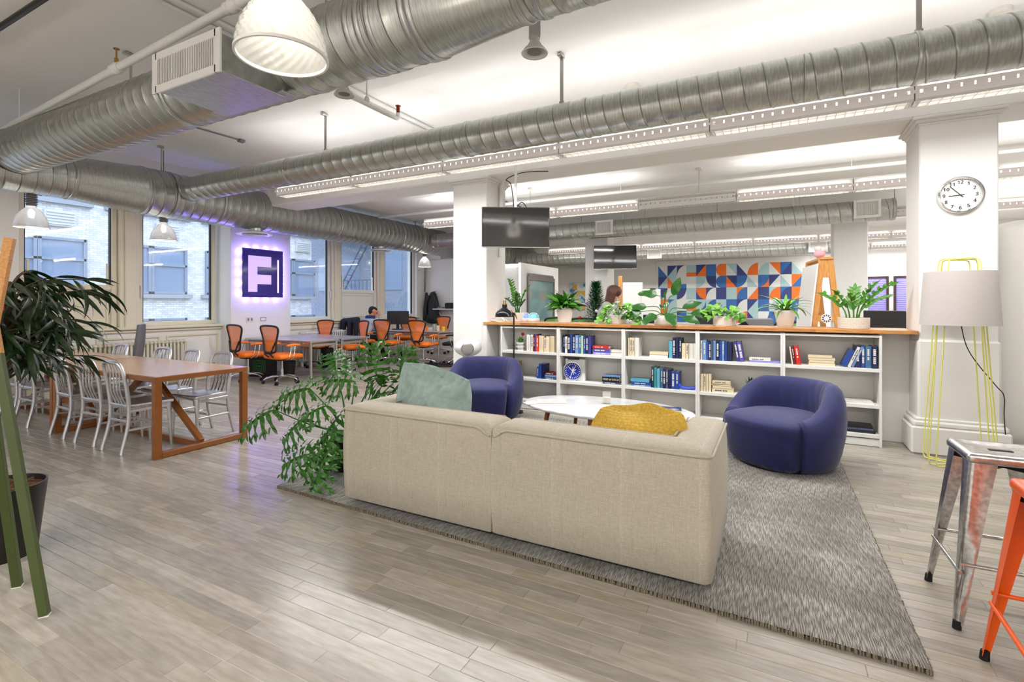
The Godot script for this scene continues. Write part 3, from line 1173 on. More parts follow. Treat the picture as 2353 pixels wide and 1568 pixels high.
func letter_sign() -> void:
	var o := thing("letter_sign", "dark violet square sign with glowing letter F, haloed on the white pier", "sign", Vector3(-9.2, 2.02, -6.575), PI / 2)
	# local x runs along the wall to the right in view, z out of the wall
	var w := 0.90
	var h := 0.96
	var px := func(u: float) -> float: return (u - 0.5) * w
	var py := func(v: float) -> float: return (0.5 - v) * h
	var s := S()
	bx(s, Vector3(0, 0, 0.075), Vector3(w, h, 0.014), 0.002)
	part("panel", s, mat(Color(0.22, 0.18, 0.56), 0.06), o)
	var lilac := glow(Color(0.80, 0.70, 1.0), 0.85)
	s = S()
	var f := PackedVector2Array([Vector2(px.call(0.133), py.call(0.145)), Vector2(px.call(0.69), py.call(0.145)), Vector2(px.call(0.69), py.call(0.367)), Vector2(px.call(0.347), py.call(0.367)), Vector2(px.call(0.347), py.call(0.53)), Vector2(px.call(0.69), py.call(0.53)), Vector2(px.call(0.69), py.call(0.727)), Vector2(px.call(0.347), py.call(0.727)), Vector2(px.call(0.347), py.call(0.89)), Vector2(px.call(0.133), py.call(0.89))])
	T = Transform3D(Basis(), Vector3(0, 0, 0.083))
	extr(s, f, 0.008)
	part("letter", s, lilac, o)
	s = S()
	bx(s, Vector3(px.call(0.866), py.call(0.55), 0.084), Vector3(0.034, 0.68, 0.008))
	part("cursor_bar", s, glow(Color(0.85, 0.78, 1.0), 1.3), o)
	var led := glow(Color(0.55, 0.38, 1.0), 4.0)
	s = S()
	for e in [-1, 1]:
		bx(s, Vector3(e * (w / 2 - 0.02), 0, 0.055), Vector3(0.012, h - 0.04, 0.012))
		bx(s, Vector3(0, e * (h / 2 - 0.02), 0.055), Vector3(w - 0.04, 0.012, 0.012))
	part("led_strip", s, led, o)
	s = S()
	for x in [-0.35, 0.35]:
		for y in [-0.4, 0.4]:
			tube(s, [Vector3(x, y, 0.0), Vector3(x, y, 0.075)], 0.01, 8)
	part("standoff", s, M.steel, o)
	var c := Color(0.53, 0.45, 1.0)
	for k in 5:
		var q := (k - 2) * 0.2
		omni("sign_halo", Vector3(-9.14, 2.02 + q, -6.575 + w / 2 + 0.015), SIGN_E, c, 0.02)
		omni("sign_halo", Vector3(-9.14, 2.02 + q, -6.575 - w / 2 - 0.015), SIGN_E, c, 0.02)
	for k in 4:
		var q := (k - 1.5) * 0.22
		omni("sign_halo", Vector3(-9.14, 2.02 + h / 2 + 0.015, -6.575 + q), SIGN_E, c, 0.02)
		omni("sign_halo", Vector3(-9.14, 2.02 - h / 2 - 0.015, -6.575 + q), SIGN_E, c, 0.02)

const SIGN_E := 0.06

func wall_clock() -> void:
	var o := thing("wall_clock", "round chrome-rimmed clock with black numerals on the right column", "clock", Vector3(1.51, 2.427, -6.043))
	var s := S()
	T = Transform3D(Basis(Vector3.RIGHT, PI / 2), Vector3.ZERO)
	lathe(s, [Vector2(0.0, 0.012), Vector2(0.155, 0.012)], 40)
	part("face", s, M.white_matte, o)
	s = S()
	T = Transform3D(Basis(Vector3.RIGHT, PI / 2), Vector3.ZERO)
	lathe(s, [Vector2(0.172, 0.0), Vector2(0.174, 0.02), Vector2(0.168, 0.038), Vector2(0.156, 0.042), Vector2(0.148, 0.03), Vector2(0.150, 0.012)], 48)
	part("rim", s, M.chrome, o)
	for n in range(1, 13):
		var a := n * TAU / 12
		var num := part("numeral", words(str(n), 0.044, 0.002), M.black, o)
		num.position = Vector3(sin(a) * 0.118, cos(a) * 0.118, 0.0135)
	s = S()
	for n in 60:
		var a := n * TAU / 60
		T = Transform3D(Basis(Vector3.BACK, -a), Vector3(0, 0, 0.013))
		bx(s, Vector3(0, 0.143, 0), Vector3(0.002, 0.005 if n % 5 else 0.009, 0.001))
	part("minute_marks", s, M.black, o)
	for q in [[266.5, 0.085, 0.008, 0.016], [318.0, 0.115, 0.006, 0.019]]:
		s = S()
		T = Transform3D(Basis(Vector3.BACK, -deg_to_rad(q[0])), Vector3(0, 0, q[3]))
		bx(s, Vector3(0, q[1] / 2 - 0.015, 0), Vector3(q[2], q[1] + 0.03, 0.002))
		part("hand", s, M.black, o)

func screen(called: String, label: String, p: Vector3, turn: float, w: float, h: float, pole: bool) -> void:
	var o := thing(called, label, "television", p, turn)
	var s := S()
	bx(s, Vector3(0, 0, -0.022), Vector3(w, h, 0.04), 0.006)
	part("case", s, M.dark, o)
	o.rotation.x = deg_to_rad(3.0) if pole else 0.0
	s = S()
	bx(s, Vector3(0, 0.004, 0.0), Vector3(w - 0.018, h - 0.03, 0.004), 0.001)
	var gl := mat(Color(0.022, 0.018, 0.017), 0.06)
	gl.metallic_specular = 0.7
	part("screen", s, gl, o)
	s = S()
	bx(s, Vector3(0, -h / 2 + 0.006, 0.0), Vector3(w, 0.012, 0.008), 0.002)
	part("lower_bezel", s, M.steel, o)
	if pole:
		s = S()
		tube(s, [Vector3(0, -0.1, -0.06), Vector3(0, 3.62 - p.y, -0.06)], 0.018, 10)
		bx(s, Vector3(0, 0, -0.05), Vector3(0.3, 0.3, 0.03), 0.004)
		part("ceiling_pole", s, M.white, o)
		s = S()
		tube(s, curve([Vector3(-0.02, 0.25, -0.07), Vector3(-0.06, 0.55, -0.05), Vector3(-0.12, 0.62, -0.05), Vector3(0.1, 0.72, -0.1), Vector3(0.45, 0.78, -0.3)], 6), 0.006, 6)
		tube(s, curve([Vector3(0.0, 0.25, -0.07), Vector3(0.08, 0.33, -0.05), Vector3(0.15, 0.25, -0.05)], 6), 0.006, 6)
		part("cable", s, M.dark, o)
	else:
		s = S()
		bx(s, Vector3(0, 0, -0.11), Vector3(0.2, 0.2, 0.14), 0.004)
		bar(s, Vector3(0, 0, -0.15), Vector3(-0.1, 0, -0.30), 0.06, 0.06)
		part("wall_arm", s, M.dark, o)

func pipes() -> void:
	for q in [[-4.45, "left one, above the wooden end of the long duct"], [-1.43, "middle one, over the sofa"], [1.66, "right one, near the clock column"]]:
		var c := S()
		tube(c, [Vector3(q[0], 3.835, -5.6), Vector3(q[0], 3.885, -5.6)], 0.075, 20)
		solo("ceiling_rose", c, M.pot, "round grey ceiling plate peeking over the long duct, the %s" % q[1].split(",")[0] if q[0] != -4.45 else "round grey ceiling plate over the long duct, left of the sofa pillows", "ceiling plate")
	var o := thing("sprinkler_pipe", "thick white sprinkler pipe crossing the ceiling above the nearest duct", "pipe")
	var s := S()
	tube(s, [Vector3(-9.4, 3.5, -2.52), Vector3(-0.5, 3.5, -2.02)], 0.032, 14)
	part("pipe", s, M.white, o)
	for x in [-5.15, -3.35]:
		s = S()
		var c := Vector3(x, 3.5, -2.52 + (x + 9.4) / 8.9 * 0.5)
		ball(s, c, Vector3(0.06, 0.05, 0.05), 12)
		tube(s, [c - Vector3(0.07, 0, 0), c + Vector3(0.07, 0, 0)], 0.043, 12)
		part("tee_fitting", s, M.white, o)
	s = S()
	var q := Vector3(-5.15, 3.5, -2.28)
	tube(s, [q, q + Vector3(0, 0.09, 0)], 0.016, 10)
	tube(s, [q + Vector3(0, 0.09, 0), q + Vector3(0, 0.17, 0)], 0.008, 8)
	tube(s, [q + Vector3(0, 0.17, 0), q + Vector3(0, 0.176, 0)], 0.024, 12)
	part("sprinkler_head", s, M.brass, o)
	s = S()
	for x in [-7.6, -2.0]:
		tube(s, [Vector3(x, 3.5, -2.52 + (x + 9.4) / 8.9 * 0.5), Vector3(x, 3.87, -2.52 + (x + 9.4) / 8.9 * 0.5)], 0.006, 6)
	part("hanger_rod", s, M.white, o)
	s = S()
	tube(s, [Vector3(-3.86, 3.55, -3.5), Vector3(-3.86, 3.55, -4.42)], 0.024, 12)
	tube(s, curve([Vector3(-3.86, 3.55, -4.42), Vector3(-3.86, 3.555, -4.49), Vector3(-3.86, 3.62, -4.50)], 4), 0.024, 10)
	tube(s, [Vector3(-3.86, 3.55, -4.0), Vector3(-3.86, 3.87, -4.0)], 0.007, 6)
	ball(s, Vector3(-3.86, 3.59, -4.0), Vector3(0.03, 0.05, 0.03), 10)
	o = thing("sprinkler_pipe", "bent white sprinkler branch with a red-brass head, between the two near ducts", "pipe")
	part("pipe", s, M.white, o)
	s = S()
	tube(s, [Vector3(-3.86, 3.62, -4.5), Vector3(-3.86, 3.70, -4.5)], 0.02, 10)
	tube(s, [Vector3(-3.86, 3.70, -4.5), Vector3(-3.86, 3.706, -4.5)], 0.032, 12)
	part("sprinkler_head", s, mat(Color(0.55, 0.20, 0.10), 0.4, 0.6), o)
	s = S()
	tube(s, [Vector3(-8.3, 3.45, -9.0), Vector3(6.4, 3.45, -9.0)], 0.03, 12)
	for x in [-5.0, -2.5, 1.0]:
		tube(s, [Vector3(x, 3.45, -9.0), Vector3(x, 3.6, -9.0)], 0.006, 6)
	solo("sprinkler_pipe", s, M.white, "long white pipe under the ceiling behind the counter, above a light row", "pipe")
	s = S()
	for x in [-4.25, -4.38]:
		tube(s, [Vector3(x, 3.855, 3.5), Vector3(x, 3.855, -6.04)], 0.018, 10)
	solo("conduit", s, M.white, "pair of white conduits on the ceiling, passing behind the large dome pendant", "conduit")
	s = S()
	tube(s, [Vector3(-9.4, 3.80, -1.78), Vector3(1.0, 3.80, -1.70)], 0.025, 10)
	for x in [-6.2, -2.0]:
		bx(s, Vector3(x, 3.83, -1.75), Vector3(0.03, 0.1, 0.07), 0.003)
	solo("conduit", s, mat(Color(0.20, 0.20, 0.20), 0.4, 0.6), "dark grey conduit in the top left corner of the ceiling", "conduit")
	s = S()
	tube(s, [Vector3(-7.17, 3.865, -3.2), Vector3(-7.10, 3.865, -4.78)], 0.010, 8)
	bx(s, Vector3(-7.10, 3.86, -4.75), Vector3(0.08, 0.04, 0.08), 0.004)
	solo("conduit", s, M.grey, "thin grey conduit on the ceiling over the letter sign", "conduit")
	s = S()
	tube(s, curve([Vector3(-5.4, 3.575, -6.7), Vector3(-5.2, 3.575, -7.3), Vector3(-5.0, 3.575, -7.5), Vector3(-5.1, 3.575, -8.4), Vector3(-5.05, 3.575, -10.0)], 5), 0.014, 8)
	solo("conduit", s, M.grey, "bent conduit on the ceiling left of the near column", "conduit")
	s = S()
	tube(s, [Vector3(-3.555, 2.1, -6.40), Vector3(-3.555, 3.12, -6.40), Vector3(-3.50, 3.24, -6.38), Vector3(-3.50, 3.45, -6.38)], 0.03, 10)
	tube(s, curve([Vector3(-3.50, 3.42, -6.36), Vector3(-3.46, 3.5, -6.33), Vector3(-3.42, 3.52, -6.36)], 4), 0.008, 6)
	solo("conduit", s, M.white, "white riser pipe on the side of the near column behind the television", "conduit")
# ---------------------------------------------------------------- the lounge
# corners of a plan (x, z) rounded by r
func round_poly(p: Array, r: float, n := 4) -> Array:
	var out := []
	for i in p.size():
		var a: Vector2 = p[i - 1]
		var b: Vector2 = p[i]
		var c: Vector2 = p[(i + 1) % p.size()]
		var d0 := (a - b).normalized()
		var d1 := (c - b).normalized()
		for k in n + 1:
			var t := float(k) / n
			out.append((b + d0 * r).lerp(b, t).lerp(b.lerp(b + d1 * r, t), t))
	return out

# the same for a plan with sharp corners, each rounded by its own radius; safe for deep insets
func soft_slab(s: SurfaceTool, plan: Array, radii: Array, prof: Array) -> void:
	var n := plan.size()
	var area := 0.0
	for i in n:
		area += plan[i].cross(plan[(i + 1) % n])
	var sgn := 1.0 if area > 0 else -1.0
	smooth(s)
	var rings := []
	for q in prof:
		var off := []
		var rr := []
		for i in n:
			var e0: Vector2 = (plan[i] - plan[i - 1]).normalized()
			var e1: Vector2 = (plan[(i + 1) % n] - plan[i]).normalized()
			var n0 := Vector2(-e0.y, e0.x) * sgn
			var n1 := Vector2(-e1.y, e1.x) * sgn
			off.append(plan[i] + (n0 + n1) / maxf(0.35, 1.0 + n0.dot(n1)) * q.x)
			var convex := e0.cross(e1) * sgn > 0
			rr.append(maxf(0.003, radii[i] - q.x) if convex else radii[i] + maxf(q.x, 0.0) * 0.5)
		var ring := []
		for i in n:
			var a: Vector2 = off[i - 1]
			var b: Vector2 = off[i]
			var c: Vector2 = off[(i + 1) % n]
			for k in 6:
				var t := k / 5.0
				var p: Vector2 = (b + (a - b).normalized() * rr[i])
				var w: Vector2 = (b + (c - b).normalized() * rr[i])
				var v := p.lerp(b, t).lerp(b.lerp(w, t), t)
				ring.append(Vector3(v.x, q.y, v.y))
		rings.append(ring)
	var m: int = rings[0].size()
	for j in rings.size() - 1:
		for i in m:
			var k := (i + 1) % m
			if sgn > 0:
				quad(s, rings[j][i], rings[j][k], rings[j + 1][k], rings[j + 1][i])
			else:
				quad(s, rings[j][k], rings[j][i], rings[j + 1][i], rings[j + 1][k])
	var flat := PackedVector2Array()
	for v in rings[rings.size() - 1]:
		flat.append(Vector2(v.x, v.z))
	var idx := Geometry2D.triangulate_polygon(flat)
	for i in range(0, idx.size(), 3):
		var r2: Array = rings[rings.size() - 1]
		face(s, [r2[idx[i]], r2[idx[i + 1]], r2[idx[i + 2]]], Vector3.UP)

# a plan raised through a profile of (inset, height)
func slab(s: SurfaceTool, plan: Array, prof: Array, cap_low := true, radial := 0.0) -> void:
	var n := plan.size()
	var mid := Vector2.ZERO
	for v in plan:
		mid += v / n
	var area := 0.0
	for i in n:
		area += plan[i].cross(plan[(i + 1) % n])
	var sgn := 1.0 if area > 0 else -1.0
	var inn := []
	for i in n:
		var e0: Vector2 = (plan[i] - plan[i - 1]).normalized()
		var e1: Vector2 = (plan[(i + 1) % n] - plan[i]).normalized()
		var n0 := Vector2(-e0.y, e0.x) * sgn
		var n1 := Vector2(-e1.y, e1.x) * sgn
		inn.append((n0 + n1) / maxf(0.35, 1.0 + n0.dot(n1)))
	smooth(s)
	var rings := []
	for q in prof:
		var ring := []
		for i in n:
			var v: Vector2 = plan[i] + inn[i] * q.x
			if radial > 0.0:
				v = mid + (plan[i] - mid) * (1.0 - q.x / radial)
			ring.append(Vector3(v.x, q.y, v.y))
		rings.append(ring)
	for j in rings.size() - 1:
		for i in n:
			var k := (i + 1) % n
			if sgn > 0:
				quad(s, rings[j][i], rings[j][k], rings[j + 1][k], rings[j + 1][i])
			else:
				quad(s, rings[j][k], rings[j][i], rings[j + 1][i], rings[j + 1][k])
	for e in [[rings.size() - 1, 1.0], [0, -1.0]]:
		if e[1] < 0 and not cap_low:
			continue
		var flat := PackedVector2Array()
		for v in rings[e[0]]:
			flat.append(Vector2(v.x, v.z))
		var idx := Geometry2D.triangulate_polygon(flat)
		for i in range(0, idx.size(), 3):
			face(s, [rings[e[0]][idx[i]], rings[e[0]][idx[i + 1]], rings[e[0]][idx[i + 2]]], Vector3(0, e[1], 0))

func seating() -> void:
	M.linen = tri_map(mat(Color.WHITE, 0.95), Vector3(2.6, 2.6, 2.6), weave_image(Color(0.80, 0.775, 0.72), Color(0.52, 0.475, 0.385), 4), null)
	M.linen.rim_enabled = true
	M.linen.rim = 0.25
	M.velvet = tri_map(mat(Color.WHITE, 0.75), Vector3.ONE * 1.4, noise_tex(0.012, Color(0.055, 0.068, 0.27), Color(0.10, 0.125, 0.38), 61), null)
	M.velvet.rim_enabled = true
	M.velvet.rim = 0.35
	M.velvet.rim_tint = 1.0
	M.sage = tri_map(mat(Color.WHITE, 0.9), Vector3.ONE * 2, noise_tex(0.02, Color(0.54, 0.62, 0.60), Color(0.64, 0.71, 0.69), 62), bump_tex(0.012, 8.0, 63), 0.5)
	M.mustard = tri_map(mat(Color.WHITE, 0.95), Vector3.ONE * 3, noise_tex(0.03, Color(0.74, 0.58, 0.18), Color(0.90, 0.76, 0.38), 64))
	M.rug = tri_map(mat(Color.WHITE, 0.9), Vector3(12, 3, 0.4), noise_tex(0.022, Color(0.34, 0.33, 0.31), Color(0.76, 0.75, 0.72), 65, FastNoiseLite.TYPE_SIMPLEX_SMOOTH, 5, 0.5, 1024), bump_tex(0.03, 4.0, 66), 0.4)
	M.rug.detail_enabled = true
	M.rug.detail_blend_mode = BaseMaterial3D.BLEND_MODE_MUL
	M.rug.detail_albedo = noise_tex(0.006, Color(0.62, 0.60, 0.58), Color(1.0, 1.0, 1.0), 69)
	M.rug.detail_uv_layer = BaseMaterial3D.DETAIL_UV_2
	M.rug.uv2_triplanar = true
	M.rug.uv2_scale = Vector3.ONE * 0.5
	M.rug.rim_enabled = true
	M.rug.rim = 0.5
	M.rug_edge = tri_map(mat(Color.WHITE, 0.95), Vector3.ONE * 8, noise_tex(0.05, Color(0.30, 0.27, 0.21), Color(0.62, 0.58, 0.48), 67))
	M.marble = tri_map(mat(Color.WHITE, 0.18), Vector3.ONE * 0.9, noise_tex(0.008, Color(0.80, 0.805, 0.81), Color(0.93, 0.93, 0.93), 68, FastNoiseLite.TYPE_SIMPLEX_SMOOTH, 6))
	rug()
	sofa()
	armchairs()
	coffee_table()

func weave_image(a: Color, b: Color, sd: int) -> ImageTexture:
	var n := 512
	var im := Image.create(n, n, false, Image.FORMAT_RGB8)
	var r := RandomNumberGenerator.new()
	r.seed = sd
	var col := []
	for i in n:
		col.append(r.randf())
	var vx := []
	var vy := []
	for i in n:
		vx.append(r.randf())
		vy.append(r.randf())
	for y in n:
		var run := 0.0
		for x in n:
			if r.randf() < 0.07:
				run = r.randf()
			if r.randf() < 0.04:
				col[x] = r.randf()
			var over := (x / 2 + y / 2) % 2 == 0
			var t: float = (0.62 * run if over else 0.55 * col[x] * col[x] + 0.12) + 0.05 * vy[y] + r.randf() * 0.12
			im.set_pixel(x, y, a.lerp(b, clampf(t, 0, 1)))
	return ImageTexture.create_from_image(im)

func rug() -> void:
	var o := thing("rug", "grey streaked woven rug under the sofa and navy armchairs", "rug", Vector3(-1.43, 0.0, -2.5))
	var c := [Vector2(-1.97, -0.07), Vector2(1.96, 0.055), Vector2(1.93, -3.15), Vector2(-1.97, -3.15)]
	var s := S()
	smooth(s)
	var g := []
	var r := RandomNumberGenerator.new()
	r.seed = 8
	for i in 41:
		var row := []
		for j in 33:
			var u := i / 40.0
			var v := j / 32.0
			var p: Vector2 = c[0].lerp(c[1], u).lerp(c[3].lerp(c[2], u), v)
			row.append(Vector3(p.x, 0.020 + r.randf() * 0.0018, p.y))
		g.append(row)
	for i in 40:
		for j in 32:
			quad(s, g[i][j + 1], g[i + 1][j + 1], g[i + 1][j], g[i][j])
	part("pile", s, M.rug, o)
	# the cut edge, a row of tufts
	s = S()
	for e in 4:
		var a: Vector2 = c[e]
		var b: Vector2 = c[(e + 1) % 4]
		var n := int((b - a).length() / 0.011)
		for i in n:
			var p := a.lerp(b, (i + r.randf() * 0.6) / n)
			var q := Vector3(p.x, 0.0, p.y)
			var k := rf(0.006, 0.010)
			bx(s, q + Vector3(r.randf_range(-0.003, 0.003), 0.010, r.randf_range(-0.003, 0.003)), Vector3(k, 0.018 + r.randf() * 0.006, k), 0.002)
	part("tufted_edge", s, M.rug_edge, o).set_meta("kind", "stuff")

func sofa() -> void:
	var o := thing("sofa", "long low beige linen sofa seen from behind, in two joined modules", "sofa", Vector3(-1.48, 0.02, -2.95))
	var prof := [Vector2(0.02, 0.045), Vector2(0.0, 0.06), Vector2(-0.010, 0.25), Vector2(-0.012, 0.42), Vector2(-0.004, 0.60), Vector2(0.0, 0.655), Vector2(0.008, 0.672), Vector2(0.024, 0.685), Vector2(0.055, 0.695), Vector2(0.10, 0.699)]
	for e in [-1.0, 1.0]:
		var plan := [Vector2(e * 0.004, 0.40), Vector2(e * 1.21, 0.40), Vector2(e * 1.21, -0.42), Vector2(e * 0.99, -0.42), Vector2(e * 0.99, 0.13), Vector2(e * 0.004, 0.13)]
		var rad := [0.006, 0.05, 0.05, 0.03, 0.03, 0.006]
		var s := S()
		soft_slab(s, plan, rad, prof)
		part("frame_module", s, M.linen, o)
		s = S()
		var loop := []
		# piping round the outer top edge; it dips where the modules meet
		for k in 40:
			loop.append(Vector3(e * (0.012 + 1.16 * k / 39.0), 0.668 - 0.045 * exp(-pow(1.19 * k / 39.0 / 0.05, 2.0)), 0.405))
		for k in 5:
			var a := k / 4.0 * PI / 2
			loop.append(Vector3(e * (1.17 + 0.042 * sin(a)), 0.668, 0.36 + 0.042 * cos(a)))
		for k in 12:
			loop.append(Vector3(e * 1.212, 0.668, 0.30 - 0.68 * k / 11.0))
		tube(s, loop, 0.007, 6, false)
		loop = []
		for k in 30:
			loop.append(Vector3(e * (0.05 + 0.92 * k / 29.0), 0.680, 0.128))
		for k in 14:
			loop.append(Vector3(e * 0.988, 0.680, 0.11 - 0.50 * k / 13.0))
		tube(s, loop, 0.006, 6, false)
		part("piping", s, M.linen, o)
		s = S()
		at(e * 0.50, 0.33, -0.16)
		rbox(s, Vector3(0.97, 0.20, 0.58), 0.05, 8, 0.02)
		part("seat_cushion", s, M.linen, o)
	var s := S()
	bx(s, Vector3(0, 0.14, -0.14), Vector3(1.98, 0.19, 0.54))
	part("seat_base", s, M.linen, o)
	s = S()
	for x in [-1.02, 1.02]:
		for z in [-0.30, 0.24]:
			bx(s, Vector3(x, 0.022, z), Vector3(0.08, 0.044, 0.08))
	part("foot", s, M.black, o)
	# cushions
	var p := thing("throw_pillow", "sage green linen pillow standing at the left end of the sofa", "pillow", Vector3(-2.22, 0.68, -2.97), deg_to_rad(12))
	s = S()
	var f := func(v: Vector3) -> Vector3:
		var a := Vector2(v.x / 0.26, v.y / 0.26)
		var m := maxf(absf(a.x), absf(a.y))
		# corners stand out, the sides draw in, the top edge sags to the right
		var x := v.x * (1.0 - 0.09 * (1 - a.y * a.y)) * (1.0 + 0.03 * a.y * a.y)
		var y := v.y * (1.0 - 0.07 * (1 - a.x * a.x))
		y += maxf(0.0, a.y) * (0.045 * pow(maxf(-a.x, 0.0), 3) - 0.05 * maxf(a.x + 0.4, 0.0))
		var fold := (0.016 * sin(a.x * 5 + a.y * 7 + 1.2 * sin(a.x * 4)) + 0.008 * sin(a.x * 15 - a.y * 8)) * (1 - pow(m, 4)) + 0.010 * sin(a.x * 22) * smoothstep(0.5, 0.95, a.y)
		return Vector3(x, y, v.z * (1.0 - 0.86 * pow(m, 3)) + fold * signf(v.z) * minf(1.0, absf(v.z) / 0.03))
	T = Transform3D(Basis(Vector3.RIGHT, -0.22), Vector3.ZERO)
	rbox(s, Vector3(0.52, 0.52, 0.10), 0.012, 30, 0.07, f)
	part("cover", s, M.sage, p)
	s = S()
	T = Transform3D(Basis(Vector3.RIGHT, -0.22), Vector3.ZERO)
	var seam := []
	for q in rrect(0.52, 0.52, 0.012):
		seam.append(f.call(Vector3(q.x, q.y, 0)))
	seam.append(seam[0])
	tube(s, seam, 0.005, 6, false)
	part("seam", s, M.sage, p)
	p = thing("throw_pillow", "mustard yellow waffle-knit pillow at the right end of the sofa", "pillow", Vector3(-0.745, 0.575, -2.985), deg_to_rad(-10))
	s = S()
	var fy := func(v: Vector3) -> Vector3:
		var a := Vector2(v.x / 0.26, v.y / 0.21)
		var w := 0.004 * absf(sin(v.x * PI / 0.021)) * absf(sin(v.y * PI / 0.021))
		var sag := 0.006 * sin(a.x * 6.0 + 0.6) * maxf(0, a.y) + 0.02 * a.x * maxf(0, a.y) - 0.012 * (1 - a.x * a.x) * a.y
		return Vector3(v.x * (1 - 0.03 * a.y * a.y), v.y + sag, (v.z * (1 - 0.7 * maxf(pow(absf(a.x), 3), pow(absf(a.y), 3))) + signf(v.z) * w) + 0.012 * sin(a.x * 5 + a.y * 4) * (1 - a.x * a.x))
	T = Transform3D(Basis(Vector3.RIGHT, -0.35), Vector3.ZERO)
	rbox(s, Vector3(0.53, 0.42, 0.10), 0.016, 76, 0.06, fy)
	part("knit_cover", s, M.mustard, p)

func armchair_shape(o: Node3D) -> void:
	var th := deg_to_rad(124)
	var n := 72
	var s := S()
	smooth(s)
	# outer foot, outer wall, rim, inner wall: radius, share of the height
	var pr := [[0.385, 0.02], [0.415, 0.06], [0.445, 0.20], [0.472, 0.42], [0.480, 0.62], [0.470, 0.80], [0.445, 0.93], [0.415, 0.985], [0.380, 1.0], [0.350, 0.985], [0.325, 0.94], [0.305, 0.85], [0.295, 0.70], [0.290, 0.50]]
	var grid := []
	for i in n + 1:
		var a := lerpf(-th, th, float(i) / n)
		var t := absf(a) / th
		var h := lerpf(0.70, 0.435, smoothstep(0.42, 1.0, t))
		var row := []
		for q in pr:
			var shrink := 1.0 - 0.10 * smoothstep(0.93, 1.0, t)
			var r: float = lerpf(0.385, q[0], shrink)
			var crease := 0.0
			if q[1] > 0.4 and q[0] < 0.36:
				crease = 0.004 * sin(a * 23.0) * sin(q[1] * 7 + a * 2) * (1 - t)
			r += crease
			row.append(Vector3(sin(a) * r * 1.04, q[1] * h + 0.01, -cos(a) * r))
		grid.append(row)
	for i in n:
		for j in pr.size() - 1:
			quad(s, grid[i][j], grid[i + 1][j], grid[i + 1][j + 1], grid[i][j + 1])
	for e in [0, n]:
		var mid := Vector3.ZERO
		for v in grid[e]:
			mid += v / pr.size()
		var out := Vector3(0, 0, 1)
		for j in pr.size() - 1:
			face(s, [grid[e][j], grid[e][j + 1], mid], out)
	part("barrel_shell", s, M.velvet, o)
	# seat: a drum with a bowed front, domed on top
	s = S()
	var plan := []
	for i in 40:
		var a := TAU * i / 40.0
		var r := 0.345
		var v := Vector2(sin(a) * r, -cos(a) * r)
		if v.y > 0.0:
			v = Vector2(clampf(sin(a) * 0.40, -0.335, 0.335), 0.05 + 0.36 * pow(maxf(-cos(a), 0.0), 0.55))
		plan.append(v)
	slab(s, plan, [Vector2(0.05, 0.015), Vector2(0.02, 0.06), Vector2(0.0, 0.20), Vector2(-0.012, 0.34), Vector2(-0.012, 0.385), Vector2(0.005, 0.41), Vector2(0.05, 0.432), Vector2(0.13, 0.448), Vector2(0.22, 0.455)], true, 0.34)
	part("seat", s, M.velvet, o)
	s = S()
	lathe(s, [Vector2(0.0, 0.0), Vector2(0.36, 0.0), Vector2(0.36, 0.02)], 32)
	part("swivel_base", s, M.black, o)
	# seams
	s = S()
	for k in [0.36, 0.64]:
		var line := []
		for j in range(3, pr.size()):
			line.append(grid[int(n * k)][j] * Vector3(1.002, 1.0, 1.002))
		tube(s, line, 0.0022, 5, false)
	part("seam", s, M.velvet, o)

func armchairs() -> void:
	var o := thing("armchair", "navy velvet barrel armchair on the right, its round side turned to the viewer", "armchair", Vector3(0.04, 0.02, -5.06), deg_to_rad(-36), "navy barrel armchairs")
	armchair_shape(o)
	dup(o, Vector3(-3.20, 0.02, -5.32), deg_to_rad(16), "navy velvet barrel armchair facing the viewer, behind the sage pillow", "navy barrel armchairs")

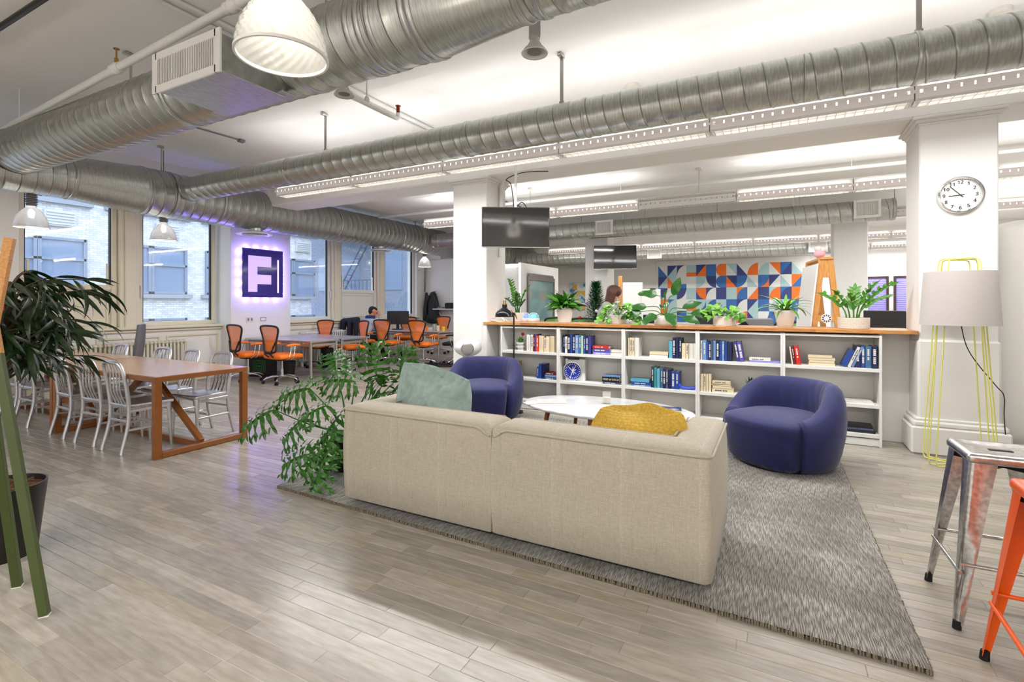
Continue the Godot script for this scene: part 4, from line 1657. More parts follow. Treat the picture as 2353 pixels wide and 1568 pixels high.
func coffee_table() -> void:
	var o := thing("coffee_table", "low oval coffee table with white marble top and tapered wooden legs", "table", Vector3(-1.47, 0.02, -4.72), deg_to_rad(-3))
	var s := S()
	var plan := []
	for i in 56:
		var a := TAU * i / 56
		plan.append(Vector2(cos(a) * 0.84, sin(a) * 0.49))
	slab(s, plan, [Vector2(0.03, 0.370), Vector2(0.008, 0.376), Vector2(0.0, 0.388), Vector2(0.004, 0.40)])
	part("marble_top", s, M.marble, o)
	for p in [[-0.50, 0.22], [0.0, 0.36], [0.48, 0.24], [-0.42, -0.30], [0.44, -0.30]]:
		s = S()
		tube(s, [Vector3(p[0] * 1.12, 0.0, p[1] * 1.15), Vector3(p[0], 0.37, p[1])], [0.014, 0.026], 14)
		part("leg", s, M.walnut, o)
	s = S()
	bx(s, Vector3(0, 0.355, 0), Vector3(1.1, 0.03, 0.5), 0.005)
	part("apron", s, M.walnut, o)
	# what lies on it
	var top := 0.4205
	magazine("magazine", "open-faced colour magazine on the left end of the marble table", Vector3(-2.02, top, -4.70), 0.5, 0.29, 0.21, 0.006, 3)
	magazine("brochure", "thin pale brochure sticking out under the left magazine", Vector3(-2.15, top, -4.56), 0.9, 0.20, 0.12, 0.003, 4)
	for k in 3:
		magazine("magazine", ["bottom magazine of the stack beside the mustard pillow", "middle magazine of the stack beside the mustard pillow", "top magazine, colourful cover, of the stack beside the mustard pillow"][k], Vector3(-1.16 + k * 0.008, top + k * 0.0105, -4.66), 0.55 + k * 0.06, 0.30, 0.22, 0.010, 5 + k)
	magazine("magazine", "dark blue covered booklet right of the magazine stack", Vector3(-0.90, top, -4.86), 0.2, 0.24, 0.17, 0.012, 9)
	var c := thing("candle_glass", "clear tumbler with a white candle on the marble table", "candle", Vector3(-1.50, top, -4.88))
	s = S()
	lathe(s, [Vector2(0.0, 0.002), Vector2(0.038, 0.002), Vector2(0.040, 0.008), Vector2(0.042, 0.115), Vector2(0.0395, 0.115), Vector2(0.0375, 0.010), Vector2(0.0, 0.010)], 28)
	part("tumbler", s, glass(Color(0.9, 0.92, 0.92), 0.22), c)
	s = S()
	lathe(s, [Vector2(0.0, 0.012), Vector2(0.036, 0.012), Vector2(0.037, 0.062), Vector2(0.0, 0.060)], 24)
	tube(s, [Vector3(0, 0.06, 0), Vector3(0.002, 0.072, 0)], 0.001, 5)
	part("wax", s, mat(Color(0.90, 0.87, 0.78), 0.5), c)

func cover_image(k: int) -> ImageTexture:
	var r := RandomNumberGenerator.new()
	r.seed = 100 + k
	var im := Image.create(96, 72, false, Image.FORMAT_RGB8)
	im.fill(Color(0.90, 0.88, 0.86) if k != 9 else Color(0.10, 0.14, 0.32))
	var cols := [Color(0.85, 0.30, 0.25), Color(0.92, 0.62, 0.55), Color(0.45, 0.42, 0.40), Color(0.75, 0.82, 0.86), Color(0.95, 0.80, 0.70), Color(0.25, 0.35, 0.55)]
	for i in 26:
		var w := r.randi_range(5, 26)
		var h := r.randi_range(3, 12)
		im.fill_rect(Rect2i(r.randi_range(0, 80), r.randi_range(8, 60), w, h), cols[r.randi_range(0, 5)].lerp(Color(0.9, 0.88, 0.86) if k != 9 else Color(0.2, 0.3, 0.6), r.randf_range(0.1, 0.8)))
	for y in [3, 66]:
		im.fill_rect(Rect2i(8, y, 60, 2), Color(0.3, 0.3, 0.32))
	return ImageTexture.create_from_image(im)

func magazine(called: String, label: String, p: Vector3, turn: float, w: float, d: float, h: float, k: int) -> Node3D:
	var o := thing(called, label, called, p, turn)
	var s := S()
	bx(s, Vector3(0, h / 2, 0), Vector3(w, h, d), 0.001)
	part("pages", s, M.white, o)
	s = S()
	s.set_smooth_group(-1)
	var y := h + 0.0008
	var q := [Vector3(-w / 2, y, -d / 2), Vector3(w / 2, y, -d / 2), Vector3(w / 2, y, d / 2), Vector3(-w / 2, y, d / 2)]
	var uv := [Vector2(0, 0), Vector2(1, 0), Vector2(1, 1), Vector2(0, 1)]
	for i in [0, 1, 2, 0, 2, 3]:
		s.set_uv(uv[i])
		s.add_vertex(q[i])
	var m := mat(Color.WHITE, 0.3)
	m.albedo_texture = cover_image(k)
	part("cover", s, m, o)
	return o
# ---------------------------------------------------------------- bookcase, counter, books
const BAY := ["first", "second", "third", "fourth", "fifth"]
const ORD := ["first", "second", "third", "fourth", "fifth", "sixth", "seventh", "eighth", "ninth", "tenth", "eleventh", "twelfth", "thirteenth"]
const SHELF := [0.775, 0.415, 0.12]
const BAY_X := [-3.370, -2.511, -1.652, -0.793, 0.066]
const TINT := {
	"white": Color(0.88, 0.87, 0.84), "cream": Color(0.87, 0.81, 0.68), "red": Color(0.80, 0.14, 0.08), "orange": Color(0.86, 0.25, 0.10), "dark red": Color(0.42, 0.08, 0.06), "purple": Color(0.33, 0.30, 0.62),
	"navy": Color(0.07, 0.11, 0.30), "blue": Color(0.13, 0.27, 0.58), "light blue": Color(0.42, 0.58, 0.78), "steel blue": Color(0.25, 0.42, 0.58), "pale green": Color(0.70, 0.84, 0.74), "indigo": Color(0.22, 0.22, 0.52),
	"teal": Color(0.22, 0.55, 0.58), "cyan": Color(0.36, 0.66, 0.76), "dark teal": Color(0.05, 0.22, 0.30), "black": Color(0.06, 0.06, 0.09), "slate": Color(0.28, 0.33, 0.44), "tan": Color(0.62, 0.52, 0.38), "lilac": Color(0.55, 0.55, 0.82),
}

func cover_mat(c: String) -> StandardMaterial3D:
	var k := "cover " + c
	if not M.has(k):
		M[k] = mat(TINT[c], 0.4)
	return M[k]

func book(c: String, w: float, h: float, d: float, label: String, group: String, title := 0) -> Node3D:
	var o := thing("book", label, "book", Vector3.ZERO, 0.0, group)
	var s := S()
	var t := 0.0025
	bx(s, Vector3(0, h / 2, d / 2 - t / 2), Vector3(w, h, t), 0.001)
	for e in [-1, 1]:
		bx(s, Vector3(e * (w / 2 - t / 2), h / 2, 0), Vector3(t, h, d), 0.001)
	part("cover", s, cover_mat(c), o)
	s = S()
	bx(s, Vector3(0, h / 2, -0.002), Vector3(w - 2 * t, h - 0.008, d - 0.008))
	part("pages", s, M.white_matte, o)
	if title > 0 and w > 0.018:
		var tm: Material = cover_mat("white") if c != "white" and c != "cream" else cover_mat("slate" if title == 1 else "dark red")
		s = S()
		var y := h * 0.86
		var k := 0
		while y > h * (0.35 if title == 1 else 0.2):
			var l := 0.008 + 0.010 * absf(sin(k * 2.3 + w * 300))
			bx(s, Vector3(0, y - l / 2, d / 2 + 0.0003), Vector3(w * (0.30 if title == 1 else 0.5), l, 0.0008))
			y -= l + 0.003 + (0.010 if k % 4 == 3 else 0.0)
			k += 1
		part("spine_print", s, tm, o)
	return o

# upright books from x to the right on a shelf; each [width, height, colour, print]
func upright(bay: int, shelf: int, x: float, list: Array, lean := 0.0, run := "books") -> float:
	var shelf_name: String = ["top shelf", "middle shelf", "bottom shelf"][shelf]
	for i in list.size():
		var q: Array = list[i]
		var lab := "%s %s, %s of the %s %s, %s, %s bay" % [q[2], "hardback" if q[0] > 0.024 else "paperback", ORD[i], "leaning" if lean != 0.0 else "upright", run, shelf_name, BAY[bay]]
		var d := rf(0.15, 0.19)
		var o := book(q[2], q[0], q[1], d, lab, "books on the white bookcase", q[3])
		o.position = Vector3(x + q[0] / 2, SHELF[shelf] + absf(sin(lean)) * q[0] / 2, -6.085 - d / 2 + rf(-0.008, 0.012))
		o.rotation.z = lean
		x += (q[0] + 0.0012) / cos(lean)
	return x

# books laid flat, from the lowest up; each [length, thickness, colour, print]
func flat(bay: int, shelf: int, x: float, list: Array, name_ := "stack", z := -6.17) -> void:
	var shelf_name: String = ["top shelf", "middle shelf", "bottom shelf"][shelf]
	var y: float = SHELF[shelf]
	for i in list.size():
		var q: Array = list[i]
		var pos: String = "lone" if list.size() == 1 else ["lowest", "second", "third", "fourth"][i]
		if i == list.size() - 1 and i > 0:
			pos = "topmost"
		var lab := "%s flat book, %s in the %s, %s, %s bay" % [q[2], pos, name_, shelf_name, BAY[bay]]
		var o := book(q[2], q[1], q[0], 0.155, lab, "books on the white bookcase", q[3])
		# turn the spine to the front, the book on its side
		o.rotation = Vector3(0, rf(-0.04, 0.04), PI / 2)
		o.position = Vector3(x + q[0] / 2 + rf(-0.006, 0.006), y + q[1] / 2, z)
		var off := Vector3(q[0] / 2, 0, 0)
		o.position += off
		y += q[1] + 0.001

func storage() -> void:
	# five bookcase units
	var fixed := {}
	for b in 5:
		var o := thing("bookcase", "white open bookcase unit under the counter, %s from the left" % BAY[b], "bookcase", Vector3(BAY_X[b] + 0.4295, 0, -6.05), 0.0, "white bookcase units")
		for e in [-1, 1]:
			var s := S()
			bx(s, Vector3(e * 0.4180, 0.555, -0.155), Vector3(0.022, 1.11, 0.31), 0.0015)
			part("side_panel", s, M.white, o)
		for y in [0.1025, 0.3975, 0.7575, 1.095]:
			var s := S()
			bx(s, Vector3(0, y, -0.155), Vector3(0.814, 0.035 if y < 1.0 else 0.022, 0.305), 0.0015)
			part("shelf", s, M.white, o)
		var s := S()
		bx(s, Vector3(0, 0.04, -0.02), Vector3(0.814, 0.07, 0.018), 0.001)
		part("plinth", s, M.white, o)
		s = S()
		bx(s, Vector3(0, 0.6, -0.317), Vector3(0.85, 1.0, 0.006))
		part("back_panel", s, M.white_matte, o)
	counter()
	books()
	shelf_things()

func counter() -> void:
	var o := thing("counter", "long butcher-block counter top of mixed oak staves over the bookcase", "counter", Vector3(-1.2165, 1.125, -6.035))
	var r := RandomNumberGenerator.new()
	r.seed = 4
	var tones := []
	for k in 5:
		var m: StandardMaterial3D = M.oak.duplicate()
		m.albedo_color = [Color(1, 1, 1), Color(0.86, 0.80, 0.74), Color(1.0, 0.95, 0.85), Color(0.78, 0.68, 0.58), Color(0.94, 0.88, 0.80)][k]
		tones.append(m)
	for row in 8:
		var x := -2.4205
		while x < 2.42:
			var l := minf(r.randf_range(0.22, 0.62), 2.4205 - x)
			if 2.4205 - x - l < 0.12:
				l = 2.4205 - x
			var s := S()
			bx(s, Vector3(0, 0.0175, 0), Vector3(l, 0.035, 0.0735), 0.0012)
			part("stave", s, tones[r.randi_range(0, 4)], o).position = Vector3(x + l / 2, 0, -0.037 - row * 0.0738)
			x += l

func books() -> void:
	upright(0, 0, -2.985, [[0.030, 0.225, "white", 0], [0.028, 0.222, "white", 0], [0.034, 0.226, "white", 1], [0.030, 0.215, "dark red", 1], [0.014, 0.230, "purple", 0], [0.040, 0.213, "orange", 1], [0.034, 0.216, "cream", 0], [0.036, 0.214, "cream", 0], [0.034, 0.188, "cream", 1], [0.050, 0.208, "cream", 0], [0.034, 0.212, "cream", 0], [0.032, 0.214, "cream", 0]])
	var x := upright(1, 0, -2.455, [[0.028, 0.235, "navy", 1], [0.032, 0.215, "white", 1], [0.036, 0.235, "navy", 2], [0.030, 0.240, "blue", 0], [0.032, 0.245, "navy", 2], [0.046, 0.236, "light blue", 1], [0.038, 0.242, "steel blue", 1], [0.026, 0.232, "pale green", 0], [0.028, 0.220, "blue", 1], [0.034, 0.232, "navy", 2], [0.040, 0.236, "indigo", 0]])
	flat(1, 0, x + 0.012, [[0.23, 0.030, "lilac", 1], [0.23, 0.046, "purple", 1], [0.21, 0.034, "red", 1]], "bright stack")
	flat(1, 0, x + 0.246, [[0.17, 0.034, "white", 0], [0.165, 0.032, "white", 0]], "right-hand pale stack", -6.19)
	upright(2, 0, -1.605, [[0.022, 0.225, "cream", 0], [0.032, 0.228, "cream", 1], [0.030, 0.228, "cream", 1], [0.050, 0.230, "white", 0]], 0.0, "books at left")
	flat(2, 0, -1.345, [[0.215, 0.032, "white", 0], [0.215, 0.034, "cream", 0]], "pale pair")
	upright(2, 0, -1.118, [[0.044, 0.206, "cyan", 0], [0.032, 0.245, "navy", 2], [0.032, 0.245, "navy", 0], [0.034, 0.244, "navy", 1], [0.046, 0.182, "cream", 0], [0.030, 0.184, "cream", 1], [0.050, 0.182, "white", 0], [0.040, 0.186, "white", 0]], 0.0, "books at right")
	x = upright(3, 0, -0.765, [[0.020, 0.222, "white", 1], [0.044, 0.228, "light blue", 1], [0.022, 0.215, "blue", 0], [0.024, 0.212, "navy", 2], [0.020, 0.222, "slate", 0], [0.028, 0.226, "light blue", 0], [0.034, 0.224, "navy", 2], [0.026, 0.222, "blue", 0], [0.026, 0.222, "light blue", 1], [0.026, 0.216, "blue", 0], [0.048, 0.212, "navy", 0]])
	upright(3, 0, x + 0.05, [[0.030, 0.220, "indigo", 2], [0.046, 0.222, "purple", 2]], 0.17)
	flat(3, 0, -0.255, [[0.30, 0.020, "lilac", 0], [0.21, 0.030, "white", 1]], "right-hand low pair")
	upright(4, 0, 0.148, [[0.016, 0.190, "white", 0], [0.024, 0.190, "dark red", 1], [0.046, 0.196, "red", 1]], 0.13)
	flat(4, 0, 0.305, [[0.235, 0.030, "cream", 0], [0.225, 0.024, "cream", 0], [0.240, 0.024, "cream", 0], [0.215, 0.026, "cream", 0]], "cream stack")
	upright(4, 0, 0.590, [[0.046, 0.185, "blue", 0], [0.026, 0.220, "white", 1], [0.026, 0.222, "light blue", 1]], -0.40)
	upright(4, 0, 0.706, [[0.052, 0.225, "navy", 1], [0.032, 0.222, "blue", 2], [0.052, 0.220, "steel blue", 1], [0.044, 0.224, "navy", 2]])
	# middle shelf
	upright(0, 1, -3.32, [[0.030, 0.20, "navy", 1], [0.028, 0.20, "blue", 0], [0.034, 0.205, "light blue", 0], [0.030, 0.20, "dark teal", 0], [0.046, 0.205, "tan", 1]], 0.0, "books by the lamp")
	x = upright(0, 1, -2.835, [[0.030, 0.155, "blue", 1], [0.040, 0.198, "blue", 0], [0.036, 0.198, "navy", 0]], 0.0, "books beside the stack")
	flat(0, 1, x + 0.006, [[0.185, 0.030, "slate", 1], [0.185, 0.028, "light blue", 0], [0.18, 0.026, "dark red", 1]], "right-hand stack")
	flat(1, 1, -1.925, [[0.225, 0.024, "slate", 1], [0.22, 0.062, "black", 0], [0.215, 0.018, "light blue", 0]], "right-hand dark stack")
	var t := part("lettering", words("SHIP of GOLD", 0.030, 0.001, true, true), cover_mat("cream"), get_node("book_%03d" % (int(names["book"]) - 2)))
	t.rotation = Vector3(0, 0, -PI / 2)
	t.position = Vector3(0, 0.11, 0.0785)
	flat(2, 1, -1.565, [[0.235, 0.020, "light blue", 1], [0.235, 0.030, "blue", 1], [0.225, 0.036, "cyan", 0]], "teal stack")
	upright(2, 1, -1.318, [[0.030, 0.250, "dark teal", 1], [0.032, 0.246, "teal", 0], [0.034, 0.230, "cyan", 0], [0.034, 0.234, "steel blue", 1], [0.030, 0.232, "navy", 2], [0.028, 0.230, "slate", 1], [0.030, 0.230, "navy", 0], [0.044, 0.208, "blue", 2], [0.046, 0.206, "blue", 1]])
	x = upright(3, 1, -0.765, [[0.032, 0.200, "cream", 0], [0.026, 0.202, "cream", 1], [0.024, 0.202, "cream", 0], [0.030, 0.204, "cream", 0]])
	flat(3, 1, x + 0.004, [[0.225, 0.046, "cream", 1], [0.20, 0.026, "cream", 0], [0.20, 0.024, "cream", 0], [0.19, 0.030, "cream", 1]], "cream stack")
	# bottom shelf
	flat(0, 2, -2.80, [[0.24, 0.030, "blue", 0]], "corner", -6.18)
	flat(1, 2, -2.25, [[0.26, 0.028, "slate", 0], [0.25, 0.026, "tan", 0]], "pair")
	flat(4, 2, 0.600, [[0.28, 0.026, "black", 0], [0.27, 0.024, "slate", 0], [0.26, 0.024, "black", 0]], "dark stack")

func shelf_things() -> void:
	magazine("magazine", "floral-covered magazine lying on the middle shelf of the right-hand bookcase bay", Vector3(0.72, SHELF[1] + 0.013, -6.19), 0.06, 0.26, 0.20, 0.012, 20)
	magazine("magazine", "second magazine under the floral one in the right-hand bookcase bay", Vector3(0.73, SHELF[1], -6.19), 0.0, 0.27, 0.20, 0.012, 21)
	# the boxed clock
	var o := thing("clock_box", "white box with a large round blue dial on the middle shelf, second bay", "clock", Vector3(-2.335, SHELF[1], -6.17), 0.10)
	var s := S()
	bx(s, Vector3(0.02, 0.14, -0.02), Vector3(0.26, 0.28, 0.09), 0.004)
	part("box", s, M.white, o)
	s = S()
	T = Transform3D(Basis(Vector3.RIGHT, PI / 2), Vector3(-0.01, 0.125, 0.025))
	lathe(s, [Vector2(0.125, 0.0), Vector2(0.125, 0.02), Vector2(0.112, 0.022), Vector2(0.108, 0.010)], 40)
	part("rim", s, M.alu, o)
	s = S()
	T = Transform3D(Basis(Vector3.RIGHT, PI / 2), Vector3(-0.01, 0.125, 0.025))
	lathe(s, [Vector2(0.0, 0.012), Vector2(0.109, 0.012)], 36)
	part("dial", s, mat(Color(0.12, 0.20, 0.62), 0.4), o)
	s = S()
	for k in 24:
		var a := k * TAU / 24
		T = Transform3D(Basis(Vector3.BACK, -a), Vector3(-0.01, 0.125, 0.0375))
		bx(s, Vector3(0, 0.092, 0), Vector3(0.007, 0.014 if k % 2 else 0.020, 0.001))
	for q in [[-0.8, 0.085], [0.1, 0.06], [0.55, 0.08], [1.1, 0.05], [2.2, 0.055], [3.5, 0.095], [2.9, 0.05]]:
		T = Transform3D(Basis(Vector3.BACK, -q[0]), Vector3(-0.01, 0.125, 0.038))
		bx(s, Vector3(0, q[1] / 2, 0), Vector3(0.009, q[1], 0.0012))
	part("white_figure", s, M.white, o)
	s = S()
	bx(s, Vector3(0.0, 0.285, 0.02), Vector3(0.15, 0.025, 0.03), 0.003)
	part("top_bar", s, M.dark, o)
	# blue handset
	o = thing("handset", "glossy blue curved handset beside the blue books, middle shelf, third bay", "handset", Vector3(-0.905, SHELF[1], -6.12), 0.1)
	s = S()
	tube(s, curve([Vector3(-0.10, 0.045, 0), Vector3(-0.06, 0.022, 0), Vector3(0, 0.018, 0), Vector3(0.06, 0.022, 0), Vector3(0.10, 0.045, 0)], 5), 0.018, 10)
	for e in [-1, 1]:
		ball(s, Vector3(e * 0.095, 0.040, 0), Vector3(0.026, 0.028, 0.026), 12)
	part("body", s, mat(Color(0.18, 0.30, 0.80), 0.2), o)
	# potted succulent with a red flower, patterned pot
	o = thing("potted_succulent", "small succulent with a round red flower in a white dashed pot, first bay", "plant", Vector3(-3.10, SHELF[0], -6.13))
	s = S()
	lathe(s, [Vector2(0.0, 0.0), Vector2(0.052, 0.0), Vector2(0.056, 0.112), Vector2(0.050, 0.112), Vector2(0.048, 0.10), Vector2(0.0, 0.10)], 28)
	part("pot", s, M.white, o)
	s = S()
	for k in 20:
		for y in [0.030, 0.082]:
			var a := k * TAU / 20
			T = Transform3D(Basis(Vector3.UP, a), Vector3.ZERO)
			bx(s, Vector3(0, y, 0.0535 + y * 0.035), Vector3(0.006, 0.030, 0.003), 0.001)
	part("dash_pattern", s, M.dark, o)
	plant_succulent(o, Vector3(0, 0.10, 0), 0.10, 14, true)
	o = thing("potted_succulent", "dark spiky succulent peeking over the right armchair, middle shelf, fourth bay", "plant", Vector3(-0.25, SHELF[1], -6.16))
	s = S()
	lathe(s, [Vector2(0.0, 0.0), Vector2(0.04, 0.0), Vector2(0.046, 0.09), Vector2(0.0, 0.088)], 20)
	part("pot", s, M.pot, o)
	plant_succulent(o, Vector3(0, 0.09, 0), 0.13, 10, false)
	# white round speaker on a stand, behind the left armchair
	o = thing("speaker", "white egg-shaped speaker with silver discs before the near column", "speaker", Vector3(-3.74, 0.69, -5.80), deg_to_rad(-52))
	s = S()
	var sp := func(v: Vector3) -> Vector3: return Vector3(v.x, v.y, v.z * (1 - 0.2 * absf(v.y)))
	T = Transform3D(Basis(), Vector3(0, 0.125, 0))
	ball(s, Vector3.ZERO, Vector3(0.135, 0.125, 0.19), 24)
	part("shell", s, M.white, o)
	for e in [-1, 1]:
		s = S()
		T = Transform3D(Basis(Vector3.BACK, -e * PI / 2), Vector3(e * 0.108, 0.115, 0.02))
		lathe(s, [Vector2(0.085, -0.01), Vector2(0.088, 0.02), Vector2(0.07, 0.034), Vector2(0.0, 0.036)], 28)
		part("driver_disc", s, M.steel, o)
	s = S()
	lathe(s, [Vector2(0.0, 0.0), Vector2(0.07, 0.0), Vector2(0.07, 0.012), Vector2(0.03, 0.02)], 20)
	part("foot", s, M.white, o)
	o = thing("speaker_stand", "slim white stand under the egg-shaped speaker, hidden behind the left armchair", "stand", Vector3(-3.74, 0, -5.80))
	s = S()
	tube(s, [Vector3(0, 0.02, 0), Vector3(0, 0.68, 0)], 0.02, 12)
	lathe(s, [Vector2(0.0, 0.0), Vector2(0.13, 0.0), Vector2(0.13, 0.015), Vector2(0.0, 0.02)], 24)
	lathe(s, [Vector2(0.0, 0.675), Vector2(0.08, 0.675), Vector2(0.08, 0.69), Vector2(0.0, 0.69)], 24)
	part("post", s, M.white, o)
	# black reading lamp
	o = thing("reading_lamp", "black reading lamp with brass-topped dome shade behind the left armchair", "lamp", Vector3(-3.02, 0, -5.78))
	s = S()
	tube(s, [Vector3(0, 0.02, 0), Vector3(0, 1.30, 0)], 0.011, 10)
	part("pole", s, M.dark, o)
	s = S()
	lathe(s, [Vector2(0.0, 0.0), Vector2(0.12, 0.0), Vector2(0.12, 0.02), Vector2(0.02, 0.026)], 28)
	part("base", s, M.dark, o)
	s = S()
	at(-0.11, 1.245, 0.05)
	lathe(s, [Vector2(0.128, 0.0), Vector2(0.122, 0.04), Vector2(0.10, 0.075), Vector2(0.055, 0.105), Vector2(0.032, 0.125), Vector2(0.030, 0.165), Vector2(0.0, 0.166)], 32)
	part("shade", s, mat(Color(0.10, 0.10, 0.11), 0.22, 0.5), o)
	s = S()
	at(-0.11, 1.245, 0.05)
	lathe(s, [Vector2(0.12, 0.003), Vector2(0.09, 0.07), Vector2(0.03, 0.11)], 28)
	part("shade_lining", s, M.white, o)
	s = S()
	at(-0.11, 1.245, 0.05)
	lathe(s, [Vector2(0.032, 0.160), Vector2(0.032, 0.172), Vector2(0.020, 0.174)], 20)
	for k in 4:
		bx(s, Vector3(cos(k * PI / 2) * 0.018, 0.19, sin(k * PI / 2) * 0.018), Vector3(0.007, 0.036, 0.007), 0.001)
	lathe(s, [Vector2(0.0, 0.205), Vector2(0.024, 0.206), Vector2(0.024, 0.212), Vector2(0.0, 0.214)], 16)
	part("brass_cap", s, M.brass, o)
	s = S()
	tube(s, [Vector3(0, 1.28, 0), Vector3(-0.02, 1.33, 0.02), Vector3(-0.09, 1.36, 0.045)], 0.007, 8)
	bar(s, Vector3(0.01, 1.30, 0.0), Vector3(0.05, 1.22, 0.01), 0.012, 0.012)
	part("arm", s, M.brass, o)
	# glowing globe ornaments and the cables
	for q in [[-3.02, -6.38, Color(0.25, 0.85, 0.95), "glass dome ornament glowing turquoise on a white base, on the counter", 1.3], [-3.17, -6.42, Color(0.48, 0.45, 0.95), "lilac glass dome ornament on a white base, left of the turquoise one", 0.55]]:
		o = thing("dome_ornament", q[3], "ornament", Vector3(q[0], 1.16, q[1]))
		s = S()
		lathe(s, [Vector2(0.0, 0.0), Vector2(0.078, 0.0), Vector2(0.086, 0.015), Vector2(0.086, 0.04), Vector2(0.078, 0.048), Vector2(0.0, 0.048)], 28)
		part("base", s, M.white, o)
		s = S()
		var pr := []
		for k in 9:
			var a := k / 8.0 * PI / 2
			pr.append(Vector2(cos(a) * 0.082 if k < 8 else 0.0, 0.048 + sin(a) * 0.085))
		lathe(s, pr, 28)
		part("dome", s, glass(Color(0.75, 0.95, 1.0), 0.25), o)
		s = S()
		ball(s, Vector3(0, 0.075, 0), Vector3(0.04, 0.034, 0.03), 12)
		part("figure", s, glow(q[2], q[4]), o)
		omni("dome_glow", Vector3(q[0], 1.16 + 0.075, q[1]), 0.004 * q[4], q[2], 0.02)
	s = S()
	tube(s, curve([Vector3(-3.60, 1.166, -6.2), Vector3(-3.52, 1.19, -6.25), Vector3(-3.45, 1.21, -6.22), Vector3(-3.38, 1.17, -6.18), Vector3(-3.44, 1.166, -6.12), Vector3(-3.56, 1.18, -6.16), Vector3(-3.60, 1.21, -6.2), Vector3(-3.5, 1.23, -6.24), Vector3(-3.36, 1.168, -6.24)], 6), 0.006, 6)
	tube(s, curve([Vector3(-3.60, 1.166, -6.2), Vector3(-3.645, 1.168, -6.05), Vector3(-3.652, 1.10, -6.02), Vector3(-3.655, 0.85, -6.0), Vector3(-3.68, 0.75, -5.97)], 5), 0.005, 6)
	solo("cable", s, M.white, "loose white cable coiled at the left end of the counter", "cable")
# ---------------------------------------------------------------- plants
func leaf_mat(c: Color, c2: Color, sd: int, rough := 0.35) -> StandardMaterial3D:
	var m := tri_map(mat(Color.WHITE, rough), Vector3.ONE * 5, noise_tex(0.02, c, c2, sd))
	m.backlight_enabled = true
	m.backlight = Color(c2.r * 0.35, c2.g * 0.35, c2.b * 0.15)
	return m

func blade(len: float, wid: float, droop: float, keel := 0.25, n := 6, tip := 1.0, wave := 0.0) -> ArrayMesh:
	var s := S()
	leaf(s, Transform3D(), len, wid, droop, keel, n, tip, wave)
	return done(s)

# a leaf pointing along dir, its upper face turned towards n as far as it can
func lay(p: Vector3, dir: Vector3, n: Vector3) -> Transform3D:
	var z := dir.normalized()
	var y := (n - z * z.dot(n)).normalized()
	return Transform3D(Basis(y.cross(z), y, z), p)

func put_leaf(o: Node3D, m: ArrayMesh, mt: Material, t: Transform3D, k := 1.0) -> void:
	var l := part("leaf", m, mt, o)
	l.transform = Transform3D(t.basis.scaled(Vector3.ONE * k), t.origin)

func plant_succulent(o: Node3D, c: Vector3, h: float, n: int, flower: bool) -> void:
	var b := blade(h, 0.035, -0.35, 0.5, 5)
	for i in n:
		var a := i * 2.4
		var el := 0.35 + 0.9 * float(i) / n
		put_leaf(o, b, M.leaf_mid if flower else M.leaf_dark, aim(c, Vector3(cos(a) * cos(el), sin(el), sin(a) * cos(el))), rf(0.75, 1.0))
	if flower:
		var s := S()
		ball(s, c + Vector3(0.035, 0.125, 0), Vector3(0.024, 0.022, 0.024), 14)
		part("flower", s, mat(Color(0.85, 0.10, 0.05), 0.5), o)
		s = S()
		tube(s, [c, c + Vector3(0.03, 0.11, 0)], 0.003, 6)
		part("flower_stalk", s, M.leaf_mid, o)

func pot(o: Node3D, r0: float, r1: float, h: float, m: Material) -> void:
	var s := S()
	lathe(s, [Vector2(0.0, 0.0), Vector2(r0 - 0.004, 0.0), Vector2(r0, 0.004), Vector2(r1, h - 0.003), Vector2(r1 - 0.002, h), Vector2(r1 - 0.010, h), Vector2(r1 - 0.012, h - 0.02)], 40)
	part("pot", s, m, o)
	s = S()
	lathe(s, [Vector2(r1 - 0.011, h - 0.02), Vector2(r1 * 0.5, h - 0.004), Vector2(0.0, h)], 24)
	part("soil", s, M.soil, o)

func zz_frond(o: Node3D, base: Vector3, lean: Vector3, len: float, n: int, lw: float, mt: Material) -> void:
	var s := S()
	var pts := []
	for i in 9:
		var t := i / 8.0
		pts.append(base + (Vector3.UP * (1 - 0.12 * t) + lean * t).normalized() * len * t)
	tube(s, pts, [0.008, 0.0075, 0.007, 0.0065, 0.006, 0.005, 0.004, 0.003, 0.002], 7)
	part("stalk", s, mt, o)
	var b := blade(lw * 2.0, lw * 0.9, 0.15, 0.25, 5)
	var side := lean.cross(Vector3.UP).normalized() if lean.length() > 0.05 else Vector3.RIGHT
	side = (side + Vector3(0.6, 0, 0.2)).normalized()
	for i in n:
		var t := 0.32 + 0.68 * (i + 0.5) / n
		var q: Vector3 = pts[0].lerp(pts[8], t)
		var k := int(t * 8)
		q = pts[mini(k, 7)].lerp(pts[mini(k, 7) + 1], t * 8 - k)
		var up: Vector3 = (pts[8] - pts[0]).normalized()
		for e in [-1, 1]:
			put_leaf(o, b, mt, lay(q, side * e + up * 0.9 + Vector3(0, 0, rf(-0.2, 0.3)), Vector3(rf(-0.5, 0.5), 0.5, 1)), rf(0.9, 1.15) * (1.0 - 0.3 * absf(t - 0.65)))
	put_leaf(o, b, mt, aim(pts[8], pts[8] - pts[7]), 0.9)

